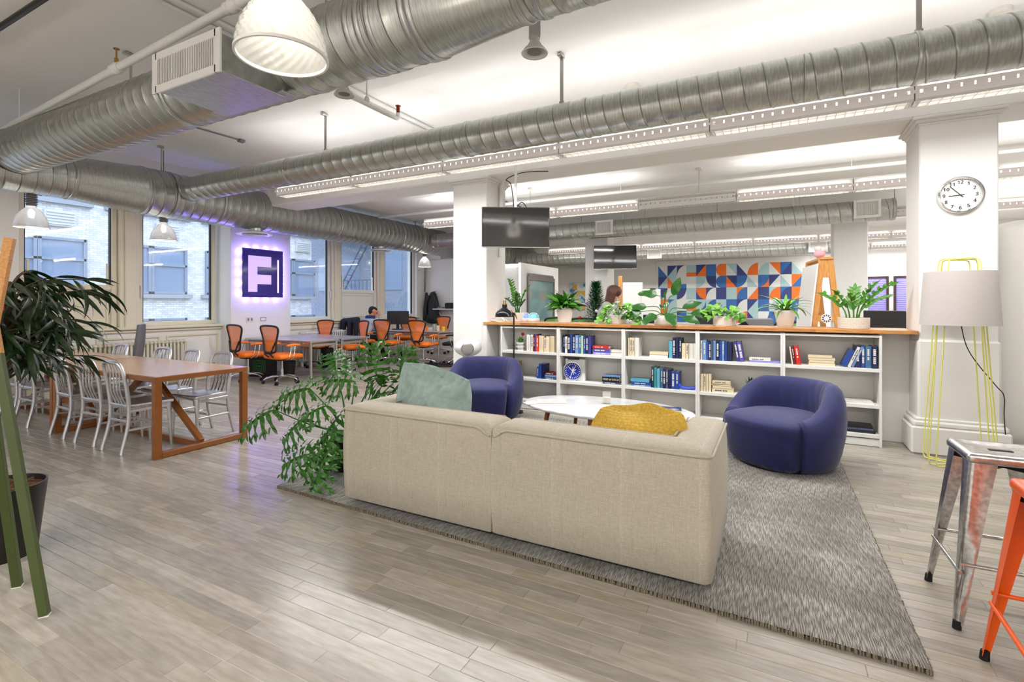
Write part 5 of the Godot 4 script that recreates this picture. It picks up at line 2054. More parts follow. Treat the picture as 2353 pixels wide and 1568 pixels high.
func selloum_leaf(len: float, sd: int) -> ArrayMesh:
	# a split philodendron leaf along +z: a narrow middle and long wavy lobes, each lobe notched
	var s := S()
	var r := RandomNumberGenerator.new()
	r.seed = sd
	leaf(s, Transform3D(), len, len * 0.12, 0.5, 0.1, 8, 0.6)
	for i in 6:
		var t := 0.03 + 0.85 * i / 6.0
		for e in [-1, 1]:
			var ang: float = lerpf(2.25, 0.55, pow(t, 0.7)) * e + r.randf_range(-0.08, 0.08)
			var l: float = len * (0.62 * sin(PI * (0.22 + 0.70 * t))) * r.randf_range(0.85, 1.1)
			var p := Vector3(0, -0.25 * 0.5 * len * t * t, len * t * 0.95)
			var tr := Transform3D(Basis(Vector3.UP, ang) * Basis(Vector3.RIGHT, 0.15 + 0.25 * t) * Basis(Vector3.BACK, r.randf_range(-0.35, 0.35)), p)
			leaf(s, tr, l, len * 0.105, r.randf_range(0.3, 0.9), 0.2, 7, 0.6, 0.6)
			for q in 2:
				var t2 := Transform3D(tr.basis * Basis(Vector3.UP, (0.55 if q == 0 else -0.55)), tr * Vector3(0, -0.04 * l, l * (0.55 + 0.12 * q)))
				leaf(s, t2, l * 0.32, len * 0.06, 0.4, 0.2, 4, 0.7)
	return done(s)

func plants() -> void:
	var top := 1.1602
	# 1: tall zz plant, left end of the counter
	var o := thing("potted_plant", "tall glossy plant with paired oval leaves, leftmost on the counter by the dome ornaments", "plant", Vector3(-3.27, top, -6.36), 0.0, "plants on the counter")
	pot(o, 0.085, 0.105, 0.13, M.pot)
	for q in [[-0.05, 0.48, 9, -0.22, 0.0], [0.07, 0.40, 8, 0.55, 0.1], [-0.02, 0.25, 5, -0.9, 0.1], [0.03, 0.27, 6, 0.15, 0.3], [0.0, 0.30, 6, -0.25, -0.3], [0.05, 0.2, 4, 0.75, 0.2]]:
		zz_frond(o, Vector3(q[0] * 0.5, 0.12, 0), Vector3(q[3] * 0.7, 0, q[4]), q[1], q[2], 0.034, M.leaf_dark if q[1] < 0.3 else M.leaf_mid)
	# 2: peace lily
	o = thing("potted_plant", "bushy plant of long pointed leaves in a plain white tapered pot", "plant", Vector3(-2.53, top, -6.33), 0.0, "plants on the counter")
	pot(o, 0.085, 0.115, 0.18, M.white)
	var bl := [blade(0.20, 0.055, 1.0, 0.25, 7), blade(0.23, 0.06, 0.6, 0.25, 7)]
	for i in 95:
		var a := i * 2.4
		var el := lerpf(1.35, 0.05, pow(i / 95.0, 0.8))
		var d := Vector3(cos(a) * cos(el), sin(el), sin(a) * cos(el))
		put_leaf(o, bl[i % 2], [M.leaf_mid, M.leaf_dark, M.leaf_mid][i % 3], aim(Vector3(d.x * 0.06, 0.19 + rf(0, 0.08), d.z * 0.06), d, rf(-1.1, 1.1)), rf(0.85, 1.2))
	# 3: big trailing pothos
	o = thing("potted_plant", "trailing light green pothos spilling over its white pot, in front of the woman", "plant", Vector3(-1.77, top, -6.28), 0.0, "plants on the counter")
	pot(o, 0.085, 0.10, 0.11, M.pot)
	pothos(o, Vector3(0, 0.12, 0), 0.23, 120, 0.30)
	# 4: large-leaved philodendron
	o = thing("potted_plant", "sprawling plant with few huge oval leaves in a low concrete pot", "plant", Vector3(-1.20, top, -6.33), 0.0, "plants on the counter")
	pot(o, 0.135, 0.135, 0.115, M.terrazzo)
	var big := [blade(0.26, 0.13, 0.55, 0.18, 9, 0.75, 0.25), blade(0.24, 0.11, 0.25, 0.25, 9, 0.75, 0.2)]
	for q in [[-0.10, 0.36, 0.02, -0.9, 0.25, 0.1, 0], [0.09, 0.36, 0.0, 0.35, 0.9, 0.2, 1], [-0.22, 0.22, 0.05, -1, -0.05, 0.3, 1], [-0.28, 0.16, 0.1, -0.9, -0.2, 0.4, 0], [-0.08, 0.12, 0.14, -0.7, -0.35, 0.8, 0], [0.06, 0.14, 0.14, 0.4, -0.3, 0.9, 0], [0.20, 0.20, 0.02, 0.7, 0.3, -0.2, 1], [0.30, 0.14, 0.05, 1, 0.10, 0.1, 0], [0.22, 0.10, 0.08, 0.9, -0.25, 0.5, 1], [0.0, 0.26, 0.05, 0.1, 0.5, 0.6, 1], [-0.02, 0.2, -0.1, -0.3, 0.5, -0.8, 0]]:
		var p := Vector3(q[0], q[1], q[2])
		var s := S()
		tube(s, curve([Vector3(q[0] * 0.1, 0.10, q[2] * 0.1), Vector3(q[0] * 0.4, q[1] * 0.75 + 0.05, q[2] * 0.4), p], 5), 0.005, 6)
		part("leaf_stalk", s, M.leaf_mid, o)
		put_leaf(o, big[q[6]], M.leaf_dark, lay(p, Vector3(q[3], q[4], q[5]), Vector3(rf(-0.3, 0.3), 0.7, 0.9)), rf(0.95, 1.1))
	# 5: small pothos in a terrazzo cylinder
	o = thing("potted_plant", "small bright pothos drooping left over a cream speckled cylinder pot", "plant", Vector3(-0.53, top, -6.33), 0.0, "plants on the counter")
	pot(o, 0.125, 0.125, 0.115, M.terrazzo)
	pothos(o, Vector3(-0.03, 0.12, 0), 0.17, 85, 0.16)
	# 6: spider plant
	o = thing("potted_plant", "spider plant with arching pale-edged leaves in a white tapered pot before the mural", "plant", Vector3(0.09, top, -6.31), 0.0, "plants on the counter")
	pot(o, 0.075, 0.112, 0.185, M.white)
	var sb := [blade(0.30, 0.034, 1.7, 0.35, 9, 0.7), blade(0.34, 0.036, 1.1, 0.35, 9, 0.7), blade(0.22, 0.034, 0.5, 0.35, 8, 0.7)]
	for i in 30:
		var a := i * 2.4
		var el := lerpf(1.25, 0.35, i / 30.0)
		var d := Vector3(cos(a) * cos(el), sin(el), sin(a) * cos(el))
		put_leaf(o, sb[i % 3], M.leaf_light if i % 3 else M.leaf_mid, aim(Vector3(d.x * 0.03, 0.18, d.z * 0.03), d), rf(0.8, 1.1))
	# 7: thick-stalked zz in a wide terrazzo pot
	o = thing("potted_plant", "zz plant with thick fanned stalks in a wide speckled pot, rightmost on the counter", "plant", Vector3(0.715, top, -6.27), 0.0, "plants on the counter")
	pot(o, 0.140, 0.142, 0.115, M.terrazzo)
	for q in [[-0.06, 0.34, 7, -0.75], [-0.03, 0.30, 6, -0.4], [0.0, 0.32, 8, 0.05], [0.03, 0.40, 9, 0.38], [0.05, 0.46, 9, 0.72], [0.04, 0.33, 7, 0.95], [0.0, 0.22, 5, -0.15]]:
		zz_frond(o, Vector3(q[0], 0.10, rf(-0.03, 0.03)), Vector3(q[3], 0, rf(-0.2, 0.25)), q[1], int(q[2] * 0.75), 0.044, M.leaf_mid)
	floor_selloum()
	ficus()

func pothos(o: Node3D, c: Vector3, spread: float, n: int, drop: float) -> void:
	var b := [blade(0.075, 0.055, 0.5, 0.22, 5, 0.8), blade(0.06, 0.045, 0.3, 0.25, 5, 0.8)]
	for i in n:
		var a := i * 2.399
		var rr := sqrt(rf(0.02, 1.0)) * spread
		var y := 0.10 * (1 - pow(rr / spread, 2)) + rf(-0.02, 0.05) - maxf(0.0, rr / spread - 0.55) * drop
		var p := c + Vector3(cos(a) * rr * 1.15, maxf(y, -c.y + 0.015), sin(a) * rr * 0.8)
		var d := Vector3(cos(a), rf(-0.7, 0.7), sin(a) + rf(0, 0.6))
		put_leaf(o, b[i % 2], M.leaf_light if i % 4 else M.leaf_mid, lay(p, d, Vector3(rf(-0.5, 0.5), 0.7, 0.8)), rf(0.85, 1.35))
	var s := S()
	for i in 9:
		var a := i * 0.7
		tube(s, curve([c * 0.95, c + Vector3(cos(a) * spread * 0.5, 0.06, sin(a) * spread * 0.4), c + Vector3(cos(a) * spread, -drop * 0.2, sin(a) * spread * 0.7)], 4), 0.0025, 5)
	part("vines", s, M.leaf_mid, o)

func floor_selloum() -> void:
	var o := thing("potted_plant", "large floor plant with deeply cut green leaves beside the left end of the sofa", "plant", Vector3(-3.22, 0.02, -3.12))
	var s := S()
	lathe(s, [Vector2(0.0, 0.0), Vector2(0.11, 0.0), Vector2(0.15, 0.26), Vector2(0.14, 0.26), Vector2(0.135, 0.24), Vector2(0.0, 0.25)], 32)
	part("pot", s, M.dark, o)
	s = S()
	tube(s, [Vector3(0, 0.24, 0), Vector3(0.02, 0.36, 0.02)], [0.03, 0.022], 10)
	part("trunk", s, M.bark, o)
	var shapes := [selloum_leaf(0.36, 1), selloum_leaf(0.33, 2), selloum_leaf(0.29, 3)]
	# tip of the stalk, then where the leaf points
	for q in [
			[-0.55, 0.50, 0.30, -0.95, -0.45, 0.55, 0], [-0.28, 0.68, 0.16, -0.95, -0.15, 0.35, 0], [-0.20, 0.80, -0.05, -0.5, 0.55, -0.2, 2],
			[-0.02, 0.72, -0.10, -0.6, 0.1, 0.3, 1], [-0.02, 0.74, -0.36, -0.1, 0.95, 0.1, 1], [0.10, 0.66, -0.30, 0.2, 0.4, 0.5, 2],
			[0.12, 0.72, -0.52, 0.15, 0.95, 0.1, 2], [0.14, 0.62, -0.42, 0.5, 0.3, 0.4, 2], [-0.25, 0.45, 0.26, -0.6, -0.7, 0.5, 2],
			[0.08, 0.50, 0.16, -0.5, -0.75, 0.5, 1], [0.16, 0.40, 0.28, -0.35, -0.85, 0.45, 1], [0.10, 0.28, 0.34, -0.5, -0.75, 0.6, 1],
			[-0.02, 0.22, 0.38, -0.9, -0.3, 0.5, 2], [0.20, 0.22, 0.44, -0.1, -0.9, 0.5, 2], [0.02, 0.58, 0.24, -0.8, -0.3, 0.6, 2], [0.02, 0.56, -0.30, 0.4, 0.2, 0.5, 2]]:
		var p := Vector3(q[0], q[1], q[2])
		s = S()
		tube(s, curve([Vector3(0.02, 0.32, 0.02), Vector3(q[0] * 0.45, maxf(q[1] * 0.72, 0.34), q[2] * 0.45), p], 6), [0.009, 0.009, 0.009, 0.008, 0.008, 0.008, 0.007, 0.007, 0.006, 0.006, 0.005, 0.005, 0.004], 7)
		part("leaf_stalk", s, M.leaf_selloum, o)
		put_leaf(o, shapes[q[6]], M.leaf_selloum, lay(p, Vector3(q[3], q[4], q[5]), Vector3(rf(-0.1, 0.5), 0.8, 0.7)), rf(0.95, 1.1))

func ficus() -> void:
	var o := thing("potted_tree", "dark narrow-leaved indoor tree in a black pot at the left edge, behind the coat stand", "plant", Vector3(-3.88, 0, -1.16))
	var s := S()
	lathe(s, [Vector2(0.0, 0.0), Vector2(0.15, 0.0), Vector2(0.195, 0.40), Vector2(0.185, 0.40), Vector2(0.18, 0.37)], 40)
	part("pot", s, mat(Color(0.06, 0.045, 0.04), 0.35), o)
	s = S()
	lathe(s, [Vector2(0.183, 0.37), Vector2(0.0, 0.385)], 28)
	for i in 60:
		var a := rf(0, TAU)
		var r := rf(0.02, 0.16)
		at(cos(a) * r, 0.385, sin(a) * r, rf(0, 3))
		bx(s, Vector3.ZERO, Vector3(rf(0.02, 0.04), 0.008, 0.012), 0.002)
	part("bark_mulch", s, M.soil, o)
	s = S()
	var tips := []
	tube(s, curve([Vector3(0, 0.36, 0), Vector3(-0.03, 0.8, 0.02), Vector3(0.02, 1.20, 0.0), Vector3(0.05, 1.55, -0.02)], 4), [0.022, 0.022, 0.021, 0.02, 0.019, 0.018, 0.017, 0.016, 0.015, 0.014, 0.012, 0.010, 0.008], 9)
	var r := RandomNumberGenerator.new()
	r.seed = 21
	for i in 74:
		var a := r.randf_range(0, TAU)
		var y := r.randf_range(1.02, 1.52)
		var reach := r.randf_range(0.12, 0.46)
		var e := Vector3(cos(a) * reach, y + r.randf_range(0.0, 0.22), sin(a) * reach)
		var b := Vector3(0.01, y - 0.05, 0)
		tube(s, curve([b, b.lerp(e, 0.5) + Vector3(0, 0.06, 0), e], 4), [0.007, 0.007, 0.006, 0.006, 0.005, 0.004, 0.003, 0.003, 0.002], 6)
		for t in [0.45, 0.65, 0.8, 0.92, 1.0]:
			tips.append([b.lerp(e, t) + Vector3(0, 0.05 * sin(t * PI), 0), Vector3(cos(a), 0, sin(a))])
	part("trunk", s, M.bark, o)
	var bl := [blade(0.21, 0.025, 1.0, 0.2, 8, 0.85), blade(0.18, 0.024, 0.6, 0.2, 7, 0.85), blade(0.22, 0.026, 1.4, 0.2, 9, 0.85)]
	var spare := S()
	var count := 0
	for q in tips:
		for k in 2:
			var d: Vector3 = (q[1] + Vector3(r.randf_range(-0.8, 0.8), r.randf_range(-0.9, 0.25), r.randf_range(-0.8, 0.8))).normalized()
			var tr := aim(q[0], d, r.randf_range(-1.0, 1.0))
			var size := r.randf_range(0.8, 1.2)
			var w := r.randi_range(0, 2)
			count += 1
			# the leaves on the near and right side of the crown each a part, the rest joined
			if (q[0].x * 0.8 + q[0].z * 0.6 > 0.0) and count < 900 and o.get_child_count() < 300:
				put_leaf(o, bl[w], M.leaf_ficus, tr, size)
			else:
				spare.append_from(bl[w], 0, Transform3D(tr.basis.scaled(Vector3.ONE * size), tr.origin))
	part("leaves", spare.commit(), M.leaf_ficus, o).set_meta("kind", "stuff")
	# ornaments hung in it
	var orn := thing("bauble", "ribbed blue christmas bauble hanging in the dark leafy tree at left", "ornament", Vector3(-3.66, 1.435, -0.99))
	s = S()
	var pr := []
	for i in 11:
		var a := -PI / 2 + PI * i / 10
		pr.append(Vector2(0.032 * cos(a) if i > 0 and i < 10 else 0.0, 0.030 * sin(a)))
	smooth(s)
	for i in 10:
		for k in 40:
			var q := []
			for e in [[i, k], [i, k + 1], [i + 1, k + 1], [i + 1, k]]:
				var th: float = TAU * e[1] / 40
				var rr: float = pr[e[0]].x * (1 + 0.06 * cos(th * 14))
				q.append(Vector3(cos(th) * rr, pr[e[0]].y, sin(th) * rr))
			quad(s, q[0], q[1], q[2], q[3])
	part("ball", s, mat(Color(0.16, 0.28, 0.62), 0.18, 0.6), orn)
	s = S()
	tube(s, [Vector3(0, 0.028, 0), Vector3(0, 0.042, 0)], 0.008, 10)
	tube(s, [Vector3(0, 0.042, 0), Vector3(0, 0.12, 0)], 0.001, 4)
	part("cap", s, M.steel, orn)
	s = S()
	tube(s, curve([Vector3(0, 0, 0), Vector3(0.004, 0.03, 0), Vector3(-0.003, 0.06, 0), Vector3(0.002, 0.09, 0)], 4), 0.003, 6)
	solo("ribbon", s, mat(Color(0.75, 0.16, 0.06), 0.5), "thin red ribbon hanging among the dark tree leaves at left", "ornament", Vector3(-3.49, 1.39, -1.05))
# ---------------------------------------------------------------- the long wooden tables and the aluminium chairs
func aluminium_chair(o: Node3D) -> void:
	# front is +z
	var s := S()
	var f := func(v: Vector3) -> Vector3:
		var dip := 0.010 * (1 - pow(absf(absf(v.x) / 0.10 - 1.0), 2)) * smoothstep(0.20, -0.05, v.z) if absf(v.x) < 0.2 else 0.0
		return Vector3(v.x * (1.0 + 0.10 * v.z / 0.2), v.y - (dip if v.y > 0 else 0.0), v.z)
	at(0, 0.445, 0.02)
	rbox(s, Vector3(0.38, 0.035, 0.40), 0.012, 10, 0.0, f)
	part("seat", s, M.alu, o)
	for e in [-1, 1]:
		s = S()
		tube(s, [Vector3(e * 0.185, 0.44, 0.18), Vector3(e * 0.19, 0.22, 0.19), Vector3(e * 0.195, 0.0, 0.20)], [0.023, 0.020, 0.014], 4, true)
		part("leg", s, M.alu, o)
		s = S()
		tube(s, curve([Vector3(e * 0.170, 0.45, -0.165), Vector3(e * 0.172, 0.25, -0.175), Vector3(e * 0.18, 0.0, -0.235)], 4), 0.019, 4)
		part("leg", s, M.alu, o)
	s = S()
	tube(s, curve([Vector3(-0.170, 0.44, -0.165), Vector3(-0.172, 0.62, -0.185), Vector3(-0.165, 0.78, -0.215), Vector3(-0.135, 0.845, -0.232), Vector3(-0.08, 0.862, -0.240), Vector3(0, 0.866, -0.244), Vector3(0.08, 0.862, -0.240), Vector3(0.135, 0.845, -0.232), Vector3(0.165, 0.78, -0.215), Vector3(0.172, 0.62, -0.185), Vector3(0.170, 0.44, -0.165)], 4), 0.019, 8)
	part("back_frame", s, M.alu, o)
	for x in [-0.085, -0.028, 0.028, 0.085]:
		s = S()
		var pp := curve([Vector3(x, 0.455, -0.155), Vector3(x, 0.58, -0.200), Vector3(x, 0.74, -0.205), Vector3(x * 0.96, 0.862 - absf(x) * 0.08, -0.240)], 4)
		for i in pp.size() - 1:
			bar(s, pp[i], pp[i + 1], 0.022, 0.006)
		part("back_slat", s, M.alu, o)
	s = S()
	bar(s, Vector3(-0.17, 0.44, -0.165), Vector3(0.17, 0.44, -0.165), 0.035, 0.02, 0.004, Vector3.UP)
	for e in [-1, 1]:
		bar(s, Vector3(e * 0.178, 0.22, -0.18), Vector3(e * 0.19, 0.22, 0.19), 0.022, 0.014, 0.003, Vector3.UP)
		bar(s, Vector3(e * 0.18, 0.40, -0.16), Vector3(e * 0.188, 0.40, 0.17), 0.03, 0.012, 0.003, Vector3.UP)
	bar(s, Vector3(-0.18, 0.25, 0.07), Vector3(0.18, 0.25, 0.07), 0.022, 0.014, 0.003, Vector3.UP)
	bar(s, Vector3(-0.175, 0.30, -0.175), Vector3(0.175, 0.30, -0.175), 0.022, 0.014, 0.003, Vector3.UP)
	part("stretcher", s, M.alu, o)

func wooden_table(label: String, x0: float, x1: float) -> void:
	var o := thing("wooden_table", label, "table", Vector3((x0 + x1) / 2, 0, -2.95), 0.0)
	var h := (x1 - x0) / 2
	var s := S()
	bx(s, Vector3(0, 0.727, 0), Vector3(h * 2, 0.046, 0.90), 0.003)
	part("tabletop", s, M.walnut, o)
	s = S()
	bx(s, Vector3(0, 0.7508, 0), Vector3(h * 2 - 0.03, 0.003, 0.87), 0.0)
	part("top_veneer", s, M.tabletop, o)
	for e in [-1, 1]:
		var x: float = e * (h - 0.03)
		for z in [-0.42, 0.42]:
			s = S()
			bx(s, Vector3(x, 0.352, z), Vector3(0.06, 0.704, 0.06), 0.003)
			part("leg", s, M.walnut, o)
		s = S()
		bx(s, Vector3(x, 0.03, 0), Vector3(0.06, 0.05, 0.78), 0.003)
		part("foot_rail", s, M.walnut, o)
		s = S()
		bar(s, Vector3(x * 0.97, 0.06, 0), Vector3(0.02 * e, 0.70, 0), 0.05, 0.05, 0.003, Vector3.BACK)
		part("brace", s, M.walnut, o)
	s = S()
	bx(s, Vector3(0, 0.03, 0), Vector3(h * 2 - 0.12, 0.05, 0.05), 0.003)
	part("floor_stretcher", s, M.walnut, o)

func dining() -> void:
	wooden_table("long walnut meeting table with open box frame, nearest to the sofa", -7.0, -4.97)
	wooden_table("second walnut meeting table in line, by the windows behind the leafy tree", -9.05, -7.02)
	var o := thing("metal_chair", "", "chair", Vector3(-5.60, 0, -2.67), PI, "aluminium slat-back chairs")
	aluminium_chair(o)
	o.set_meta("label", "aluminium slat-back chair at the near table, closest to the sofa, seen from behind")
	for q in [
			[-6.17, -2.68, PI + 0.04, "middle aluminium chair on the near side of the near wooden table"],
			[-6.75, -2.68, PI - 0.05, "aluminium chair at the near table's far left, under drooping dark leaves"],
			[-7.72, -2.69, PI + 0.03, "aluminium chair on the near side of the second table, next to its right frame"],
			[-8.20, -2.70, PI, "middle aluminium chair on the near side of the second wooden table"],
			[-8.70, -2.68, PI - 0.04, "leftmost aluminium chair, at the frame edge behind the leafy tree"],
			[-5.50, -3.24, 0.06, "aluminium chair on the window side of the near table, nearest its corner leg"],
			[-6.13, -3.25, -0.05, "middle aluminium chair on the window side of the near wooden table"],
			[-6.72, -3.25, 0.03, "third aluminium chair on the window side, its curved top left of the others"],
			[-7.75, -3.26, 0.0, "aluminium chair on the window side of the second table, mostly behind leaves"]]:
		dup(o, Vector3(q[0], 0, q[1]), q[2], q[3], "aluminium slat-back chairs")
	# the grey shell chair
	o = thing("shell_chair", "grey plastic high-backed chair at the far end of the wooden tables, by the radiator", "chair", Vector3(-8.80, 0, -3.98), deg_to_rad(-40))
	var s := S()
	var f := func(v: Vector3) -> Vector3: return Vector3(v.x * (1 - 0.25 * maxf(0, v.y / 0.3)), v.y, v.z - 0.10 * v.y - 0.35 * v.x * v.x + 0.10 * v.y * v.y)
	at(0, 0.82, -0.20)
	rbox(s, Vector3(0.44, 0.56, 0.035), 0.017, 10, 0.0, f)
	part("back_shell", s, mat(Color(0.36, 0.36, 0.38), 0.4), o)
	s = S()
	at(0, 0.47, 0.0)
	rbox(s, Vector3(0.46, 0.07, 0.44), 0.03, 8, 0.01)
	part("seat", s, M.grey, o)
	s = S()
	tube(s, [Vector3(0, 0.08, 0), Vector3(0, 0.45, 0)], 0.025, 12)
	for k in 5:
		var a := k * TAU / 5
		bar(s, Vector3(0, 0.08, 0), Vector3(cos(a) * 0.28, 0.05, sin(a) * 0.28), 0.03, 0.03)
		ball(s, Vector3(cos(a) * 0.28, 0.028, sin(a) * 0.28), Vector3.ONE * 0.028, 10)
	part("pedestal", s, M.dark, o)
	radiator("cast iron cream radiator under the left windows, behind the wooden tables", -3.45, -5.2, M.cream)
	radiator("white radiator under the windows right of the letter sign", -7.65, -9.3, M.white)

func radiator(label: String, z0: float, z1: float, m: Material) -> void:
	var o := thing("radiator", label, "radiator", Vector3(-9.36, 0, (z0 + z1) / 2))
	var l := absf(z1 - z0)
	var n := int(l / 0.06)
	var s := S()
	for i in n:
		var z := (i + 0.5) * l / n - l / 2
		for x in [-0.06, 0.06]:
			tube(s, [Vector3(x, 0.14, z), Vector3(x, 0.74, z)], 0.018, 6)
		for y in [0.14, 0.74]:
			ball(s, Vector3(0, y, z), Vector3(0.095, 0.045, 0.028), 8)
	part("columns", s, m, o).set_meta("kind", "stuff")
	s = S()
	for e in [-0.5, 0.5]:
		tube(s, [Vector3(0.0, 0.0, e * (l - 0.1)), Vector3(0, 0.12, e * (l - 0.1))], 0.03, 8)
	tube(s, [Vector3(0, 0.14, -l / 2), Vector3(0, 0.14, l / 2)], 0.025, 8)
	tube(s, [Vector3(0, 0.74, -l / 2), Vector3(0, 0.74, l / 2)], 0.025, 8)
	part("header_pipe", s, m, o)

# ---------------------------------------------------------------- desks by the windows, orange chairs, people
func task_chair(o: Node3D, fabric: Material, mesh_: Material, frame: Material) -> void:
	var s := S()
	var f := func(v: Vector3) -> Vector3: return Vector3(v.x, v.y - 0.05 * maxf(0.0, v.z - 0.12) + 0.12 * v.x * v.x, v.z)
	at(0, 0.475, 0.03)
	rbox(s, Vector3(0.50, 0.085, 0.48), 0.04, 9, 0.012, f)
	part("seat", s, fabric, o)
	# back outline: narrow waist, wide shoulders, bowed
	var out := []
	for q in [[0.0, 0.56], [0.10, 0.56], [0.155, 0.59], [0.165, 0.66], [0.165, 0.74], [0.205, 0.86], [0.235, 0.95], [0.225, 1.00], [0.16, 1.022], [0.0, 1.03]]:
		out.append(Vector2(q[0], q[1]))
	var bow := func(x: float, y: float) -> Vector3:
		return Vector3(x, y, -0.245 - 0.16 * pow((y - 0.72), 2) * 4.0 * 0.5 + 0.55 * x * x - 0.04 * (y - 0.56))
	var loop := []
	for v in out:
		loop.append(bow.call(v.x, v.y))
	for i in range(out.size() - 2, 0, -1):
		loop.append(bow.call(-out[i].x, out[i].y))
	loop.append(loop[0])
	s = S()
	tube(s, curve(loop, 3), 0.017, 7, false)
	part("back_frame", s, frame, o)
	s = S()
	smooth(s)
	for i in out.size() - 1:
		for k in 8:
			var u0 := k / 4.0 - 1.0
			var u1 := (k + 1) / 4.0 - 1.0
			quad(s, bow.call(out[i].x * u0, out[i].y), bow.call(out[i].x * u1, out[i].y), bow.call(out[i + 1].x * u1, out[i + 1].y), bow.call(out[i + 1].x * u0, out[i + 1].y))
	part("back_mesh", s, mesh_, o)
	s = S()
	for e in [-1, 1]:
		tube(s, [Vector3(e * 0.05, 0.44, -0.17), Vector3(e * 0.07, 0.53, -0.285), Vector3(e * 0.165, 0.74, -0.255)], 0.014, 7)
	bar(s, Vector3(-0.1, 0.55, -0.27), Vector3(0.1, 0.55, -0.27), 0.04, 0.02, 0.004, Vector3.UP)
	part("back_support", s, frame, o)
	for e in [-1, 1]:
		var a := Node3D.new()
		a.name = "armrest"
		o.add_child(a, true)
		s = S()
		at(e * 0.265, 0.685, 0.03)
		rbox(s, Vector3(0.065, 0.035, 0.26), 0.017, 6, 0.004, func(v: Vector3) -> Vector3: return v + Vector3(0, -0.5 * v.z * v.z, 0))
		part("pad", s, fabric, a)
		for z in [-0.03, 0.05]:
			s = S()
			tube(s, curve([Vector3(e * 0.265, 0.67, z + 0.02), Vector3(e * 0.272, 0.55, z), Vector3(e * 0.262, 0.45, z - 0.03), Vector3(e * 0.20, 0.425, z - 0.03)], 4), 0.009, 6)
			part("chrome_loop", s, M.chrome, a)
	s = S()
	bx(s, Vector3(0, 0.425, 0.0), Vector3(0.18, 0.05, 0.22), 0.01)
	tube(s, [Vector3(0.08, 0.42, 0.05), Vector3(0.2, 0.41, 0.06)], 0.008, 6)
	part("tilt_housing", s, M.black, o)
	s = S()
	tube(s, [Vector3(0, 0.11, 0), Vector3(0, 0.25, 0)], 0.028, 12)
	tube(s, [Vector3(0, 0.25, 0), Vector3(0, 0.41, 0)], 0.017, 12)
	part("gas_column", s, M.chrome, o)
	for k in 5:
		var a := k * TAU / 5 + 0.3
		var d := Vector3(cos(a), 0, sin(a))
		s = S()
		tube(s, curve([Vector3(0, 0.115, 0), d * 0.12 + Vector3(0, 0.125, 0), d * 0.24 + Vector3(0, 0.10, 0), d * 0.30 + Vector3(0, 0.062, 0)], 4), [0.024, 0.022, 0.021, 0.020, 0.019, 0.018, 0.017, 0.016, 0.015, 0.014, 0.013, 0.012, 0.010], 8)
		part("base_arm", s, M.chrome, o)
		s = S()
		var w := d.cross(Vector3.UP)
		for e in [-1, 1]:
			tube(s, [d * 0.30 + w * e * 0.008 + Vector3(0, 0.030, 0), d * 0.30 + w * e * 0.026 + Vector3(0, 0.030, 0)], 0.030, 14)
		bx(s, d * 0.30 + Vector3(0, 0.045, 0), Vector3(0.02, 0.03, 0.02), 0.003)
		part("caster", s, M.rubber, o)

func steel_table(label: String, c: Vector3, w: float, d: float) -> Node3D:
	var o := thing("steel_table", label, "table", c, 0.0, "steel-edged work tables")
	var s := S()
	bx(s, Vector3(0, 0.738, 0), Vector3(w - 0.03, 0.014, d - 0.03))
	part("laminate_top", s, mat(Color(0.66, 0.66, 0.72), 0.18), o)
	s = S()
	for e in [-0.5, 0.5]:
		bx(s, Vector3(0, 0.730, e * (d - 0.02)), Vector3(w, 0.032, 0.022), 0.004)
		bx(s, Vector3(e * (w - 0.02), 0.730, 0), Vector3(0.022, 0.032, d - 0.04), 0.004)
		bx(s, Vector3(0, 0.66, e * (d - 0.10)), Vector3(w - 0.08, 0.045, 0.02), 0.003)
		bx(s, Vector3(e * (w - 0.10), 0.66, 0), Vector3(0.02, 0.045, d - 0.10), 0.003)
	part("steel_edge", s, M.steel, o)
	for x in [-0.5, 0.5]:
		for z in [-0.5, 0.5]:
			s = S()
			tube(s, [Vector3(x * (w - 0.08), 0.0, z * (d - 0.08)), Vector3(x * (w - 0.08), 0.72, z * (d - 0.08))], 0.021, 12)
			part("leg", s, M.steel, o)
	return o

